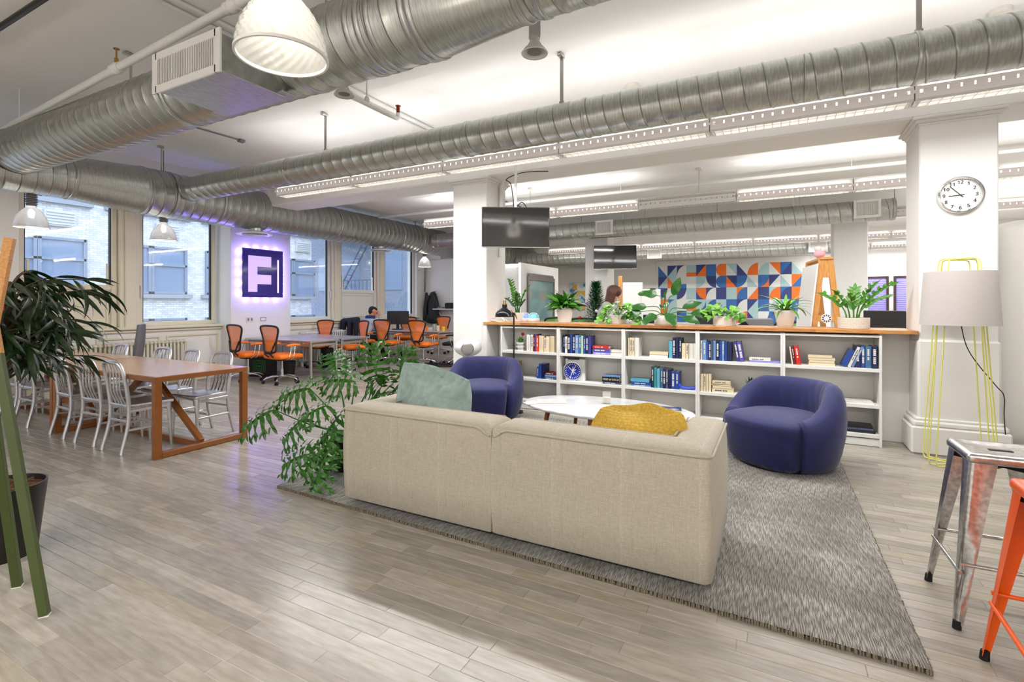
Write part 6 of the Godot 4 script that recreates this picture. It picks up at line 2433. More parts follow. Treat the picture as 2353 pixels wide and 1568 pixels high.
func desks() -> void:
	M.orange = tri_map(mat(Color.WHITE, 0.8), Vector3.ONE * 4, noise_tex(0.04, Color(0.93, 0.43, 0.06), Color(1.0, 0.54, 0.14), 81))
	M.orange_mesh = mat(Color(0.98, 0.50, 0.12, 0.80), 0.7)
	M.orange_mesh.transparency = BaseMaterial3D.TRANSPARENCY_ALPHA
	M.green_mesh = mat(Color(0.42, 0.68, 0.14, 0.85), 0.7)
	M.green_mesh.transparency = BaseMaterial3D.TRANSPARENCY_ALPHA
	M.black_mesh = mat(Color(0.05, 0.05, 0.06, 0.75), 0.7)
	M.black_mesh.transparency = BaseMaterial3D.TRANSPARENCY_ALPHA
	steel_table("steel-edged table in front of the white pier with the sign", Vector3(-8.22, 0, -6.52), 1.84, 0.66)
	steel_table("steel-edged table behind the pier table, two orange chairs beyond it", Vector3(-8.17, 0, -7.27), 1.74, 0.74)
	steel_table("long steel-edged desk with the black monitor, beside the seated person", Vector3(-8.10, 0, -9.95), 2.30, 0.86)
	var o := thing("task_chair", "orange mesh task chair on casters, closest to the camera at the pier table", "chair", Vector3(-7.80, 0, -5.99), PI - 0.02, "orange task chairs")
	task_chair(o, M.orange, M.orange_mesh, M.dark)
	for q in [
			[-8.62, -5.90, PI - 0.08, "orange task chair at the pier table, just past the wooden table's corner"],
			[-8.11, -7.98, -0.35, "orange task chair facing the viewer across the second steel table"],
			[-9.08, -7.88, 0.1, "orange task chair nearest the white radiator, half hidden by the steel tables"],
			[-9.10, -9.22, PI - 0.15, "orange task chair the seated person is using, dark jacket on its back"],
			[-8.15, -9.17, PI + 0.05, "orange task chair left of two at the monitor desk"],
			[-7.16, -9.22, PI + 0.02, "orange task chair right of two at the monitor desk, next to the near column"],
			[-8.97, -10.75, 0.4, "orange task chair across the monitor desk, only its seat and base showing"],
			[-8.45, -11.55, 0.0, "orange task chair farthest away, pale backrest below the hanging coats' shelf"]]:
		dup(o, Vector3(q[0], 0, q[1]), q[2], q[3], "orange task chairs")
	o = thing("task_chair", "dark grey mesh office chair partly hidden by the near column", "chair", Vector3(-6.62, 0, -9.75), -PI / 2 + 0.3)
	task_chair(o, M.black, M.black_mesh, M.dark)
	# monitor and clutter
	o = thing("monitor", "black monitor seen from behind on the desk by the window", "monitor", Vector3(-8.58, 0.747, -10.0), deg_to_rad(28))
	monitor_shape(o, 0.56, 0.34)
	for q in [["stapler", "tan round tin on the desk in front of the black monitor", "tin", -8.05, -9.85, 0.05, 0.10, Color(0.72, 0.50, 0.36)], ["jar", "grey jar on the monitor desk by the farthest orange chair", "jar", -7.42, -9.98, 0.045, 0.16, Color(0.62, 0.63, 0.62)], ["paper_cup", "cream paper cup right of the grey jar on the desk", "cup", -7.25, -9.9, 0.04, 0.13, Color(0.90, 0.82, 0.62)], ["mug", "orange mug left of the grey jar on the desk", "mug", -7.62, -9.95, 0.04, 0.10, Color(0.92, 0.50, 0.12)], ["paper_cup", "yellow cup at the right end of the monitor desk", "cup", -7.05, -9.85, 0.04, 0.11, Color(0.88, 0.80, 0.25)]]:
		var s := S()
		lathe(s, [Vector2(0.0, 0.0), Vector2(q[5] * 0.85, 0.0), Vector2(q[5], q[6]), Vector2(q[5] - 0.006, q[6]), Vector2(q[5] * 0.8, 0.01), Vector2(0.0, 0.01)], 18)
		solo("tin" if q[0] == "stapler" else q[0], s, mat(q[7], 0.5), q[1], q[2], Vector3(q[3], 0.746, q[4]))
	var s := S()
	at(0, 0, 0)
	bx(s, Vector3(0, 0.02, 0), Vector3(0.34, 0.04, 0.26), 0.003)
	bx(s, Vector3(0.02, 0.05, 0.01), Vector3(0.30, 0.02, 0.22), 0.003)
	solo("paper_stack", s, M.pot, "pale paper stack on the desk between the monitor and the cups", "papers", Vector3(-7.85, 0.746, -10.15), 0.2)
	# bins
	o = thing("recycling_bin", "black recycling box with a green square printed on it, under the pier table", "bin", Vector3(-8.92, 0, -6.42), 0.5)
	s = S()
	bx(s, Vector3(0, 0.2, 0), Vector3(0.42, 0.40, 0.30), 0.01)
	part("box", s, M.black, o)
	s = S()
	for k in 3:
		var w := 0.22 - k * 0.06
		for e in [-0.5, 0.5]:
			bx(s, Vector3(e * w, 0.2, 0.1505), Vector3(0.006, w, 0.002))
			bx(s, Vector3(0, 0.2 + e * w, 0.1505), Vector3(w, 0.006, 0.002))
	bx(s, Vector3(0, 0.2, 0.1505), Vector3(0.035, 0.025, 0.002))
	part("green_print", s, mat(Color(0.10, 0.55, 0.18), 0.6), o)
	for q in [[-8.35, -6.55, "tapered black waste bin under the pier table, right of the recycling box", 0.30], [-8.85, -7.95, "tall black bin below the radiator, beyond the second steel table", 0.42], [-7.0, -10.4, "black waste bin at the right end of the monitor desk", 0.36]]:
		s = S()
		lathe(s, [Vector2(0.0, 0.0), Vector2(0.11, 0.0), Vector2(0.14, q[3]), Vector2(0.132, q[3]), Vector2(0.10, 0.01), Vector2(0.0, 0.01)], 22)
		solo("waste_bin", s, M.black, q[2], "bin", Vector3(q[0], 0, q[1]))
	# sockets on the pier
	for q in [[-6.33, "beige double power socket on the pier below the sign", "socket"], [-6.62, "small dark-framed wall plate right of the power socket on the pier", "wall plate"]]:
		o = thing("wall_plate", q[1], q[2], Vector3(-9.198, 1.10, q[0]), PI / 2)
		s = S()
		bx(s, Vector3(0, 0, 0.006), Vector3(0.14, 0.10, 0.012), 0.003)
		part("plate", s, M.pot if q[0] > -6.5 else M.white, o)
		s = S()
		if q[0] > -6.5:
			for x in [-0.035, 0.035]:
				s = S()
				bx(s, Vector3(x, 0, 0.0125), Vector3(0.035, 0.055, 0.003), 0.001)
				if x < 0:
					part("outlet", s, M.grey, o)
		else:
			for e in [-0.5, 0.5]:
				bx(s, Vector3(e * 0.11, 0, 0.0125), Vector3(0.008, 0.07, 0.003))
				bx(s, Vector3(0, e * 0.065, 0.0125), Vector3(0.11, 0.008, 0.003))
		part("outlet", s, M.grey if q[0] > -6.5 else M.dark, o)
	coats()
	seated_person()

func monitor_shape(o: Node3D, w: float, h: float) -> void:
	var s := S()
	bx(s, Vector3(0, 0.13 + h / 2, 0), Vector3(w, h, 0.03), 0.008)
	part("case", s, M.dark, o)
	s = S()
	bx(s, Vector3(0, 0.13 + h / 2, -0.016), Vector3(w - 0.03, h - 0.03, 0.002))
	part("screen", s, mat(Color(0.05, 0.06, 0.09), 0.15), o)
	s = S()
	bx(s, Vector3(0, 0.14 + h * 0.35, 0.017), Vector3(0.09, 0.012, 0.003))
	part("badge", s, M.grey, o)
	s = S()
	bx(s, Vector3(0, 0.15, 0.03), Vector3(0.07, 0.28, 0.03), 0.006)
	bx(s, Vector3(0, 0.008, 0.02), Vector3(0.26, 0.016, 0.18), 0.005)
	part("stand", s, M.dark, o)

func coats() -> void:
	var o := thing("coat", "black puffy coat hanging on the end wall by the last window", "coat", Vector3(-9.13, 1.74, -12.24))
	var s := S()
	var f := func(v: Vector3) -> Vector3:
		var t := (0.45 - v.y) / 0.9
		return Vector3(v.x * (0.35 + 0.75 * pow(clampf(t, 0, 1), 0.6)), v.y, v.z * (0.5 + 0.6 * t) + 0.012 * sin(v.x * 40 + v.y * 6))
	at(0, -0.46, 0.02)
	rbox(s, Vector3(0.42, 0.92, 0.16), 0.06, 16, 0.02, f)
	part("body", s, mat(Color(0.045, 0.05, 0.05), 0.55), o)
	for e in [-1, 1]:
		s = S()
		tube(s, curve([Vector3(e * 0.10, -0.10, 0.06), Vector3(e * 0.20, -0.35, 0.10), Vector3(e * 0.21, -0.68, 0.10)], 5), [0.05, 0.055, 0.06, 0.06, 0.06, 0.058, 0.056, 0.054, 0.052, 0.05, 0.045], 10)
		part("sleeve", s, mat(Color(0.07, 0.075, 0.07), 0.6), o)
	s = S()
	tube(s, [Vector3(0, 0.02, 0.0), Vector3(0, 0.03, -0.10)], 0.012, 8)
	part("hook", s, M.dark, o)
	o = thing("coat", "narrow dark garment hanging in the window corner, left of the puffy coat", "coat", Vector3(-9.38, 1.72, -12.24))
	s = S()
	at(0, -0.42, 0.02)
	rbox(s, Vector3(0.18, 0.86, 0.12), 0.05, 12, 0.01, f)
	part("body", s, M.black, o)
	s = S()
	tube(s, [Vector3(-9.44, 1.75, -12.2), Vector3(-9.45, 2.6, -12.25)], 0.010, 6)
	tube(s, [Vector3(-9.41, 1.75, -12.2), Vector3(-9.40, 2.6, -12.25)], 0.008, 6)
	solo("cable", s, M.black, "black cables dropping down the window corner above the coats", "cable")
	o = thing("wall_shelf", "white shelf on the end wall holding a black box and small electronics", "shelf", Vector3(-8.62, 1.24, -12.33))
	s = S()
	bx(s, Vector3(0, 0, 0.14), Vector3(0.80, 0.03, 0.30), 0.004)
	part("board", s, M.white, o)
	s = S()
	for x in [-0.3, 0.3]:
		bar(s, Vector3(x, -0.2, 0.0), Vector3(x, -0.015, 0.22), 0.02, 0.02)
	part("bracket", s, M.white, o)
	s = S()
	bx(s, Vector3(0, 0.08, 0), Vector3(0.24, 0.16, 0.2), 0.008)
	bx(s, Vector3(0.02, 0.165, 0), Vector3(0.20, 0.02, 0.18), 0.004)
	solo("black_box", s, M.black, "black box on the wall shelf beside the near column", "box", Vector3(-8.50, 1.256, -12.2))
	s = S()
	bx(s, Vector3(0, 0.02, 0), Vector3(0.22, 0.04, 0.16), 0.004)
	bx(s, Vector3(-0.06, 0.06, 0.0), Vector3(0.07, 0.05, 0.1), 0.004)
	solo("router", s, M.grey, "grey device with a white block at the left of the wall shelf", "device", Vector3(-8.84, 1.256, -12.18))
	s = S()
	lathe(s, [Vector2(0.0, 0.0), Vector2(0.025, 0.0), Vector2(0.025, 0.12), Vector2(0.01, 0.15), Vector2(0.01, 0.19), Vector2(0.0, 0.19)], 14)
	solo("bottle", s, mat(Color(0.42, 0.20, 0.10), 0.25), "brown bottle at the right of the wall shelf", "bottle", Vector3(-8.31, 1.256, -12.18))
	# rows of rough cables on the floor under the monitor desk
	s = S()
	for k in 6:
		var x := -7.3 + k * 0.12
		tube(s, curve([Vector3(x, 0.012, -9.9 - k * 0.05), Vector3(x + 0.15, 0.012, -9.6), Vector3(x + 0.05, 0.012, -9.35 + 0.05 * k), Vector3(x + 0.3, 0.012, -9.2), Vector3(x + 0.35, 0.012, -9.6)], 5), 0.011, 6)
	solo("cable", s, M.dark, "tangle of dark cables on the floor under the right end of the monitor desk", "cable")

# smooth union of tapered capsules, meshed with surface nets; bones are [a, b, ra, rb]
func nets(bones: Array, cell: float, k := 0.03) -> ArrayMesh:
	var lo := Vector3.ONE * 1e9
	var hi := -lo
	for b in bones:
		var m: float = maxf(b[2], b[3]) + 3 * cell
		lo = lo.min((b[0] as Vector3).min(b[1]) - Vector3.ONE * m)
		hi = hi.max((b[0] as Vector3).max(b[1]) + Vector3.ONE * m)
	var n := Vector3i(((hi - lo) / cell).ceil()) + Vector3i.ONE
	var d := PackedFloat32Array()
	d.resize(n.x * n.y * n.z)
	d.fill(1.0)
	for b in bones:
		var a: Vector3 = b[0]
		var e: Vector3 = b[1]
		var m: float = maxf(b[2], b[3]) + k + 2 * cell
		var i0 := Vector3i(((a.min(e) - Vector3.ONE * m - lo) / cell).floor()).clamp(Vector3i.ZERO, n - Vector3i.ONE)
		var i1 := Vector3i(((a.max(e) + Vector3.ONE * m - lo) / cell).ceil()).clamp(Vector3i.ZERO, n - Vector3i.ONE)
		var ae := e - a
		var l2 := maxf(ae.length_squared(), 1e-9)
		for z in range(i0.z, i1.z + 1):
			for y in range(i0.y, i1.y + 1):
				var row := (z * n.y + y) * n.x
				for x in range(i0.x, i1.x + 1):
					var p := lo + Vector3(x, y, z) * cell
					var t := clampf((p - a).dot(ae) / l2, 0, 1)
					var v: float = (p - a - ae * t).length() - lerpf(b[2], b[3], t)
					var c := d[row + x]
					var h := maxf(k - absf(c - v), 0.0) / k
					d[row + x] = minf(c, v) - h * h * k * 0.25
	var idx := {}
	var vs := PackedVector3Array()
	var step := [0, 1, n.x, n.x + 1, n.x * n.y, n.x * n.y + 1, n.x * n.y + n.x, n.x * n.y + n.x + 1]
	for z in n.z - 1:
		for y in n.y - 1:
			for x in n.x - 1:
				var o := (z * n.y + y) * n.x + x
				var ins := 0
				for q in 8:
					if d[o + step[q]] < 0:
						ins += 1
				if ins == 0 or ins == 8:
					continue
				var sum := Vector3.ZERO
				var cnt := 0
				for ed in [[0, 1], [2, 3], [4, 5], [6, 7], [0, 2], [1, 3], [4, 6], [5, 7], [0, 4], [1, 5], [2, 6], [3, 7]]:
					var u := d[o + step[ed[0]]]
					var w := d[o + step[ed[1]]]
					if (u < 0) != (w < 0):
						var pa := Vector3(ed[0] & 1, (ed[0] >> 1) & 1, ed[0] >> 2)
						var pb := Vector3(ed[1] & 1, (ed[1] >> 1) & 1, ed[1] >> 2)
						sum += pa.lerp(pb, u / (u - w))
						cnt += 1
				idx[o] = vs.size()
				vs.append(lo + (Vector3(x, y, z) + sum / cnt) * cell)
	var s := S()
	smooth(s)
	for o in idx:
		for ax in 3:
			var st: int = [1, n.x, n.x * n.y][ax]
			var su: int = [n.x, n.x * n.y, 1][ax]
			var sw: int = [n.x * n.y, 1, n.x][ax]
			var u := d[o]
			var w := d[o + st]
			if (u < 0) == (w < 0):
				continue
			if not (idx.has(o - su) and idx.has(o - sw) and idx.has(o - su - sw)):
				continue
			var q := [vs[idx[o]], vs[idx[o - su]], vs[idx[o - su - sw]], vs[idx[o - sw]]]
			if u < 0:
				quad(s, q[3], q[2], q[1], q[0])
			else:
				quad(s, q[0], q[1], q[2], q[3])
	return done(s)

func fatter(bones: Array, by: float) -> Array:
	var out := []
	for b in bones:
		out.append([b[0], b[1], b[2] + by, b[3] + by])
	return out

func hand_bones(w: Vector3, dir: Vector3, palm: Vector3, curl: float) -> Array:
	var side := dir.cross(palm).normalized()
	var out := [[w, w + dir * 0.07, 0.026, 0.030]]
	var lens := [0.062, 0.074, 0.078, 0.070]
	for i in 4:
		var b := w + dir * 0.085 + side * (i - 1.5) * 0.021
		var m: Vector3 = b + (dir * cos(curl * 0.5) + palm * sin(curl * 0.5)) * lens[i] * 0.55
		out.append([b - dir * 0.02, m, 0.009, 0.0085])
		out.append([m, m + (dir * cos(curl) + palm * sin(curl)) * lens[i] * 0.5, 0.0085, 0.0075])
	var tb := w + dir * 0.03 + side * 0.026
	var tm := tb + (dir * 0.6 + side * 0.7 + palm * 0.2).normalized() * 0.035
	out.append([tb, tm, 0.011, 0.010])
	out.append([tm, tm + (dir * 0.9 + side * 0.2 + palm * 0.3).normalized() * 0.032, 0.010, 0.008])
	return out

func head_bones(c: Vector3, fwd: Vector3, up: Vector3) -> Array:
	var r := fwd.cross(up).normalized()
	return [[c + up * 0.035 - fwd * 0.02, c + up * 0.03 + fwd * 0.015, 0.088, 0.080], [c - up * 0.03 + fwd * 0.025, c - up * 0.085 + fwd * 0.060, 0.062, 0.034],
		[c + fwd * 0.092 - up * 0.0, c + fwd * 0.108 - up * 0.025, 0.010, 0.014], [c + r * 0.076 - up * 0.01, c + r * 0.082 + up * 0.015, 0.012, 0.016], [c - r * 0.076 - up * 0.01, c - r * 0.082 + up * 0.015, 0.012, 0.016],
		[c + fwd * 0.083 - up * 0.055 - r * 0.014, c + fwd * 0.083 - up * 0.055 + r * 0.014, 0.009, 0.009], [c + fwd * 0.080 + up * 0.025 - r * 0.035, c + fwd * 0.082 + up * 0.025 + r * 0.035, 0.010, 0.010]]

func face_marks(o: Node3D, c: Vector3, fwd: Vector3, up: Vector3) -> void:
	var r := fwd.cross(up).normalized()
	var s := S()
	for e in [-1, 1]:
		ball(s, c + fwd * 0.078 + up * 0.006 + r * e * 0.031, Vector3.ONE * 0.010, 8)
	part("eyes", s, M.dark, o)

func seated_person() -> void:
	# sits facing -z, bent over the desk, left hand to the head
	var o := thing("person", "person in light grey sweater and blue scarf sitting with head on hand by the window", "person", Vector3(-9.10, 0, -9.28))
	var skin := mat(Color(0.80, 0.56, 0.44), 0.55)
	var hip := Vector3(0, 0.56, 0.02)
	var chest := Vector3(0.02, 0.86, -0.14)
	var neck := Vector3(0.03, 1.06, -0.24)
	var head := Vector3(0.06, 1.20, -0.31)
	var fwd := Vector3(0.55, -0.25, -0.80).normalized()
	var up := Vector3(0.1, 0.95, -0.25).normalized()
	up = (up - fwd * up.dot(fwd)).normalized()
	var torso := [[hip, Vector3(0, 0.70, -0.04), 0.150, 0.145], [Vector3(0, 0.70, -0.04), chest, 0.145, 0.150], [chest + Vector3(-0.11, 0.08, -0.04), chest + Vector3(0.11, 0.08, -0.04), 0.085, 0.085]]
	var shl := chest + Vector3(-0.185, 0.09, -0.05)
	var shr := chest + Vector3(0.185, 0.09, -0.05)
	var ell := Vector3(-0.24, 0.80, -0.42)
	var elr := Vector3(0.26, 0.80, -0.42)
	var wrl := Vector3(-0.05, 0.79, -0.60)
	var wrr := Vector3(0.185, 1.08, -0.42)
	var arms := [[shl, ell, 0.055, 0.042], [ell, wrl, 0.042, 0.028], [shr, elr, 0.055, 0.042], [elr, wrr, 0.042, 0.028]]
	var legs := [[hip + Vector3(-0.09, 0, 0), Vector3(-0.12, 0.54, -0.42), 0.085, 0.060], [Vector3(-0.12, 0.54, -0.42), Vector3(-0.10, 0.10, -0.40), 0.058, 0.040], [hip + Vector3(0.09, 0, 0), Vector3(0.13, 0.54, -0.40), 0.085, 0.060], [Vector3(0.13, 0.54, -0.40), Vector3(0.20, 0.12, -0.55), 0.058, 0.040]]
	var feet := [[Vector3(-0.10, 0.05, -0.38), Vector3(-0.11, 0.035, -0.56), 0.042, 0.032], [Vector3(0.20, 0.06, -0.54), Vector3(0.23, 0.04, -0.71), 0.042, 0.032]]
	var body := torso + arms + legs + feet + [[neck - Vector3(0, 0.05, -0.03), head, 0.052, 0.055]] + head_bones(head, fwd, up)
	body += hand_bones(wrr, Vector3(-0.25, 0.95, 0.15).normalized(), Vector3(-0.9, -0.2, 0.3).normalized(), 0.5)
	body += hand_bones(wrl, Vector3(0.6, -0.05, -0.8).normalized(), Vector3.DOWN, 0.4)
	part("body", nets(body, 0.012, 0.02), skin, o)
	part("sweater", nets(fatter(torso + arms.map(func(b): return b) + [[shl, shr, 0.06, 0.06]], 0.010), 0.016, 0.03), mat(Color(0.72, 0.75, 0.80), 0.9), o)
	part("trousers", nets(fatter(legs, 0.010), 0.016, 0.02), mat(Color(0.06, 0.06, 0.08), 0.8), o)
	part("boots", nets(fatter(feet + [[Vector3(-0.10, 0.05, -0.38), Vector3(-0.10, 0.2, -0.40), 0.045, 0.048], [Vector3(0.20, 0.06, -0.54), Vector3(0.18, 0.2, -0.52), 0.045, 0.048]], 0.006), 0.014, 0.02), mat(Color(0.10, 0.09, 0.07), 0.6), o)
	part("scarf", nets([[neck + Vector3(-0.07, 0, 0.03), neck + Vector3(0.07, 0, 0.03), 0.055, 0.055], [neck + Vector3(-0.06, 0, -0.05), neck + Vector3(0.06, 0.0, -0.05), 0.05, 0.05]], 0.012, 0.03), mat(Color(0.13, 0.23, 0.42), 0.9), o)
	part("hair", nets([[head + up * 0.05 - fwd * 0.035, head + up * 0.055 + fwd * 0.02, 0.088, 0.075], [head - up * 0.02 - fwd * 0.05, head - up * 0.045 - fwd * 0.045, 0.068, 0.05]], 0.010, 0.03), mat(Color(0.10, 0.075, 0.06), 0.7), o)
	face_marks(o, head, fwd, up)
	o = thing("jacket", "dark blue jacket draped over the back of the seated person's chair", "jacket", Vector3(-9.13, 0, -8.95))
	part("cloth", nets([[Vector3(-0.22, 0.98, 0.0), Vector3(0.20, 1.03, 0.0), 0.07, 0.06], [Vector3(-0.24, 0.95, 0.03), Vector3(-0.26, 0.60, 0.05), 0.08, 0.07], [Vector3(0.0, 0.95, 0.04), Vector3(0.0, 0.58, 0.06), 0.07, 0.07], [Vector3(0.18, 0.95, 0.03), Vector3(0.2, 0.55, 0.05), 0.07, 0.05], [Vector3(-0.30, 0.90, -0.02), Vector3(-0.31, 0.72, 0.0), 0.05, 0.045]], 0.016, 0.05), mat(Color(0.06, 0.07, 0.14), 0.75), o)
# ---------------------------------------------------------------- behind the counter
func mural_image() -> ImageTexture:
	var rows := ["WBa LNc NWt LOh ONc BBr WOl WLd WNa WOt WLt WOd BNb WLa",
		"LNc LOa WBh WWs WLu WNv WBl NOa WBu WLa OBw WNc WLa BOc",
		"WNu WLb WNu LLs NOv NWt NNs LLs BOx WOb NNs LOt BNt OOs",
		"WOs BLt WWs WOh BLu LBt OLv BBa NWt LNc BBs WLt LBa BBs",
		"OBb WLu NBt LLs OWc WBt LNa BBs WOt NLd BWu OBs WNt LBa"]
	var cols := {"W": Color(0.90, 0.91, 0.90), "N": Color(0.20, 0.26, 0.50), "B": Color(0.20, 0.43, 0.70), "L": Color(0.68, 0.81, 0.82), "O": Color(0.96, 0.47, 0.13)}
	var n := 40
	var im := Image.create(14 * n, 5 * n, false, Image.FORMAT_RGB8)
	for j in 5:
		var cells: PackedStringArray = rows[j].split(" ")
		for i in 14:
			var c: String = cells[i]
			var bg: Color = cols[c[0]]
			var fg: Color = cols[c[1]]
			im.fill_rect(Rect2i(i * n, j * n, n, n), bg)
			for y in n:
				for x in n:
					var u := (x + 0.5) / n
					var v := (y + 0.5) / n
					var on := false
					match c[2]:
						"a": on = v > u
						"b": on = v > 1 - u
						"c": on = v < 1 - u
						"d": on = v < u
						"s": on = true
						"h": on = v > 0.65
						"t": on = Vector2(1 - u, 1 - v).length() < 1.0
						"u": on = Vector2(u, v).length() < 1.0
						"v": on = Vector2(1 - u, v).length() < 1.0
						"w": on = Vector2(u, v).length() < 1.0 or v < 0.3
						"x": on = Vector2(1 - u, 1 - v).length() > 1.0
						"r": on = u < 0.5 or Vector2(u - 0.5, v - 0.5).length() < 0.5
						"l": on = u > 0.5 or Vector2(u - 0.5, v - 0.5).length() < 0.5
					if on:
						im.set_pixel(i * n + x, j * n + y, fg)
	return ImageTexture.create_from_image(im)

func picture(o: Node3D, called: String, c: Vector3, w: float, h: float, tex: Texture2D, rough := 0.5) -> void:
	var s := S()
	s.set_smooth_group(-1)
	var q := [Vector3(-w / 2, h / 2, 0), Vector3(w / 2, h / 2, 0), Vector3(w / 2, -h / 2, 0), Vector3(-w / 2, -h / 2, 0)]
	var uv := [Vector2(0, 0), Vector2(1, 0), Vector2(1, 1), Vector2(0, 1)]
	for i in [0, 1, 2, 0, 2, 3]:
		s.set_uv(uv[i])
		s.add_vertex(q[i] + c)
	var m := mat(Color.WHITE, rough)
	m.albedo_texture = tex
	part(called, s, m, o)

func far_office() -> void:
	# mural
	var o := thing("mural", "wide geometric mural of blue, orange and white quarter circles and triangles on the back wall", "mural", Vector3(-1.52, 1.755, -18.84))
	var s := S()
	bx(s, Vector3(0.05, 0.05, 0.01), Vector3(4.85, 2.30, 0.02), 0.004)
	part("panel", s, M.white, o)
	picture(o, "print", Vector3(0, 0, 0.022), 4.62, 2.05, mural_image())
	# abstract canvas
	o = thing("canvas", "pale blue and yellow abstract canvas on the back wall beside the glass booth", "painting", Vector3(-6.75, 1.69, -18.82))
	s = S()
	bx(s, Vector3(0, 0, 0.015), Vector3(1.1, 1.07, 0.03), 0.003)
	part("stretcher", s, M.white, o)
	var im := Image.create(64, 64, false, Image.FORMAT_RGB8)
	var nz := FastNoiseLite.new()
	nz.frequency = 0.035
	nz.seed = 12
	for y in 64:
		for x in 64:
			var v := nz.get_noise_2d(x, y)
			var c := Color(0.70, 0.82, 0.86)
			if v > 0.18 and y > 18:
				c = Color(0.92, 0.74, 0.36)
			elif v < -0.25:
				c = Color(0.30, 0.48, 0.66)
			elif v > 0.10:
				c = Color(0.88, 0.88, 0.84)
			if x > 6 and x < 18 and y > 4 and y < 16:
				c = Color(0.88, 0.64, 0.20)
			im.set_pixel(x, y, c)
	picture(o, "print", Vector3(0, 0, 0.031), 1.08, 1.05, ImageTexture.create_from_image(im))
	# lit violet windows in the back wall
	for k in 4:
		o = Node3D.new()
		o.name = "window_%d" % (7 + k)
		add_child(o)
		o.set_meta("kind", "structure")
		o.set_meta("label", "dark-framed lavender-lit interior window in the back wall")
		o.position = Vector3(2.05 + k * 0.70, 1.35, -18.84)
		s = S()
		for e in [-0.5, 0.5]:
			bx(s, Vector3(e * 0.52, 0, 0.02), Vector3(0.06, 1.78, 0.06), 0.006)
			bx(s, Vector3(0, e * 1.72, 0.02), Vector3(0.46, 0.06, 0.06), 0.006)
		part("window_frame", s, mat(Color(0.20, 0.11, 0.09), 0.5), o)
		s = S()
		bx(s, Vector3(0, 0, 0.008), Vector3(0.46, 1.66, 0.012))
		part("pane", s, glow(Color(0.58, 0.55, 0.86), 0.30), o)
		s = S()
		for i in 26:
			bx(s, Vector3(0, -0.80 + i * 0.064, 0.018), Vector3(0.45, 0.022, 0.008))
		part("blind", s, mat(Color(0.52, 0.50, 0.74), 0.6), o)
	# phone booth beyond the counter
	o = thing("phone_booth", "white phone booth with rounded frame and tall glass door, left behind the counter", "booth", Vector3(-4.30, 0, -9.38))
	s = S()
	at(-0.55, 1.09, 0)
	rbox(s, Vector3(1.08, 2.18, 1.82), 0.06, 8)
	part("shell", s, M.white, o)
	s = S()
	T = Transform3D(Basis(Vector3.UP, PI / 2), Vector3(0.0, 1.09, 0))
	var ring := rrect(1.84, 2.2, 0.16, 6)
	var hole := rrect(1.36, 1.92, 0.03, 2)
	smooth(s)
	for z in [-0.02, 0.03]:
		# front and back of the frame, as strips between outline and hole
		for i in 4:
			var a := [Vector2(-0.92, -1.1), Vector2(0.92, -1.1), Vector2(0.92, 1.1), Vector2(-0.92, 1.1)]
			var b := [Vector2(-0.66, -1.02), Vector2(0.66, -1.02), Vector2(0.66, 0.92), Vector2(-0.66, 0.92)]
			var j := (i + 1) % 4
			face(s, [Vector3(a[i].x, a[i].y, z), Vector3(a[j].x, a[j].y, z), Vector3(b[j].x, b[j].y, z), Vector3(b[i].x, b[i].y, z)], Vector3(0, 0, 1 if z > 0 else -1))
	for i in 4:
		var a := [Vector2(-0.92, -1.1), Vector2(0.92, -1.1), Vector2(0.92, 1.1), Vector2(-0.92, 1.1)]
		var b := [Vector2(-0.66, -1.02), Vector2(0.66, -1.02), Vector2(0.66, 0.92), Vector2(-0.66, 0.92)]
		var j := (i + 1) % 4
		quad(s, Vector3(a[i].x, a[i].y, -0.02), Vector3(a[j].x, a[j].y, -0.02), Vector3(a[j].x, a[j].y, 0.03), Vector3(a[i].x, a[i].y, 0.03))
		quad(s, Vector3(b[i].x, b[i].y, -0.02), Vector3(b[j].x, b[j].y, -0.02), Vector3(b[j].x, b[j].y, 0.03), Vector3(b[i].x, b[i].y, 0.03))
	part("front_frame", s, M.white, o)
	var dr := Node3D.new()
	dr.name = "glass_door"
	o.add_child(dr)
	dr.position = Vector3(0.035, 1.02, 0)
	s = S()
	for e in [-0.5, 0.5]:
		bx(s, Vector3(0, 0, e * 1.27), Vector3(0.04, 1.86, 0.07), 0.004)
		bx(s, Vector3(0, e * 1.78 + 0.02, 0), Vector3(0.04, 0.12, 1.20), 0.004)
	part("door_frame", s, mat(Color(0.34, 0.30, 0.29), 0.4), dr)
	s = S()
	bx(s, Vector3(0, 0, 0), Vector3(0.012, 1.70, 1.22))
	part("door_glass", s, mat(Color(0.40, 0.50, 0.48), 0.05), dr)
	s = S()
	tube(s, [Vector3(0.04, -0.2, 0.52), Vector3(0.04, 0.2, 0.52)], 0.012, 8)
	part("door_handle", s, M.steel, dr)
	# the booth at the right edge
	o = thing("phone_booth", "white rounded booth wall at the right edge, behind the clock column", "booth", Vector3(2.62, 0, -7.08))
	s = S()
	at(0, 1.12, 0)
	rbox(s, Vector3(1.48, 2.24, 1.2), 0.20, 12)
	part("shell", s, M.white_matte, o)
	s = S()
	bx(s, Vector3(-0.36, 1.80, 0.604), Vector3(0.085, 0.14, 0.012), 0.003)
	part("switch_plate", s, M.grey, o)
	s = S()
	bx(s, Vector3(-0.35, 1.79, 0.612), Vector3(0.03, 0.03, 0.008), 0.002)
	part("switch", s, M.white, o)
	s = S()
	ball(s, Vector3(-0.40, 0.72, 0.65), Vector3(0.03, 0.03, 0.03), 14)
	tube(s, [Vector3(-0.40, 0.72, 0.60), Vector3(-0.40, 0.72, 0.65)], 0.012, 8)
	part("knob", s, M.chrome, o)
	a_board()
	xmas_tree()
	woman()
	office_bits()

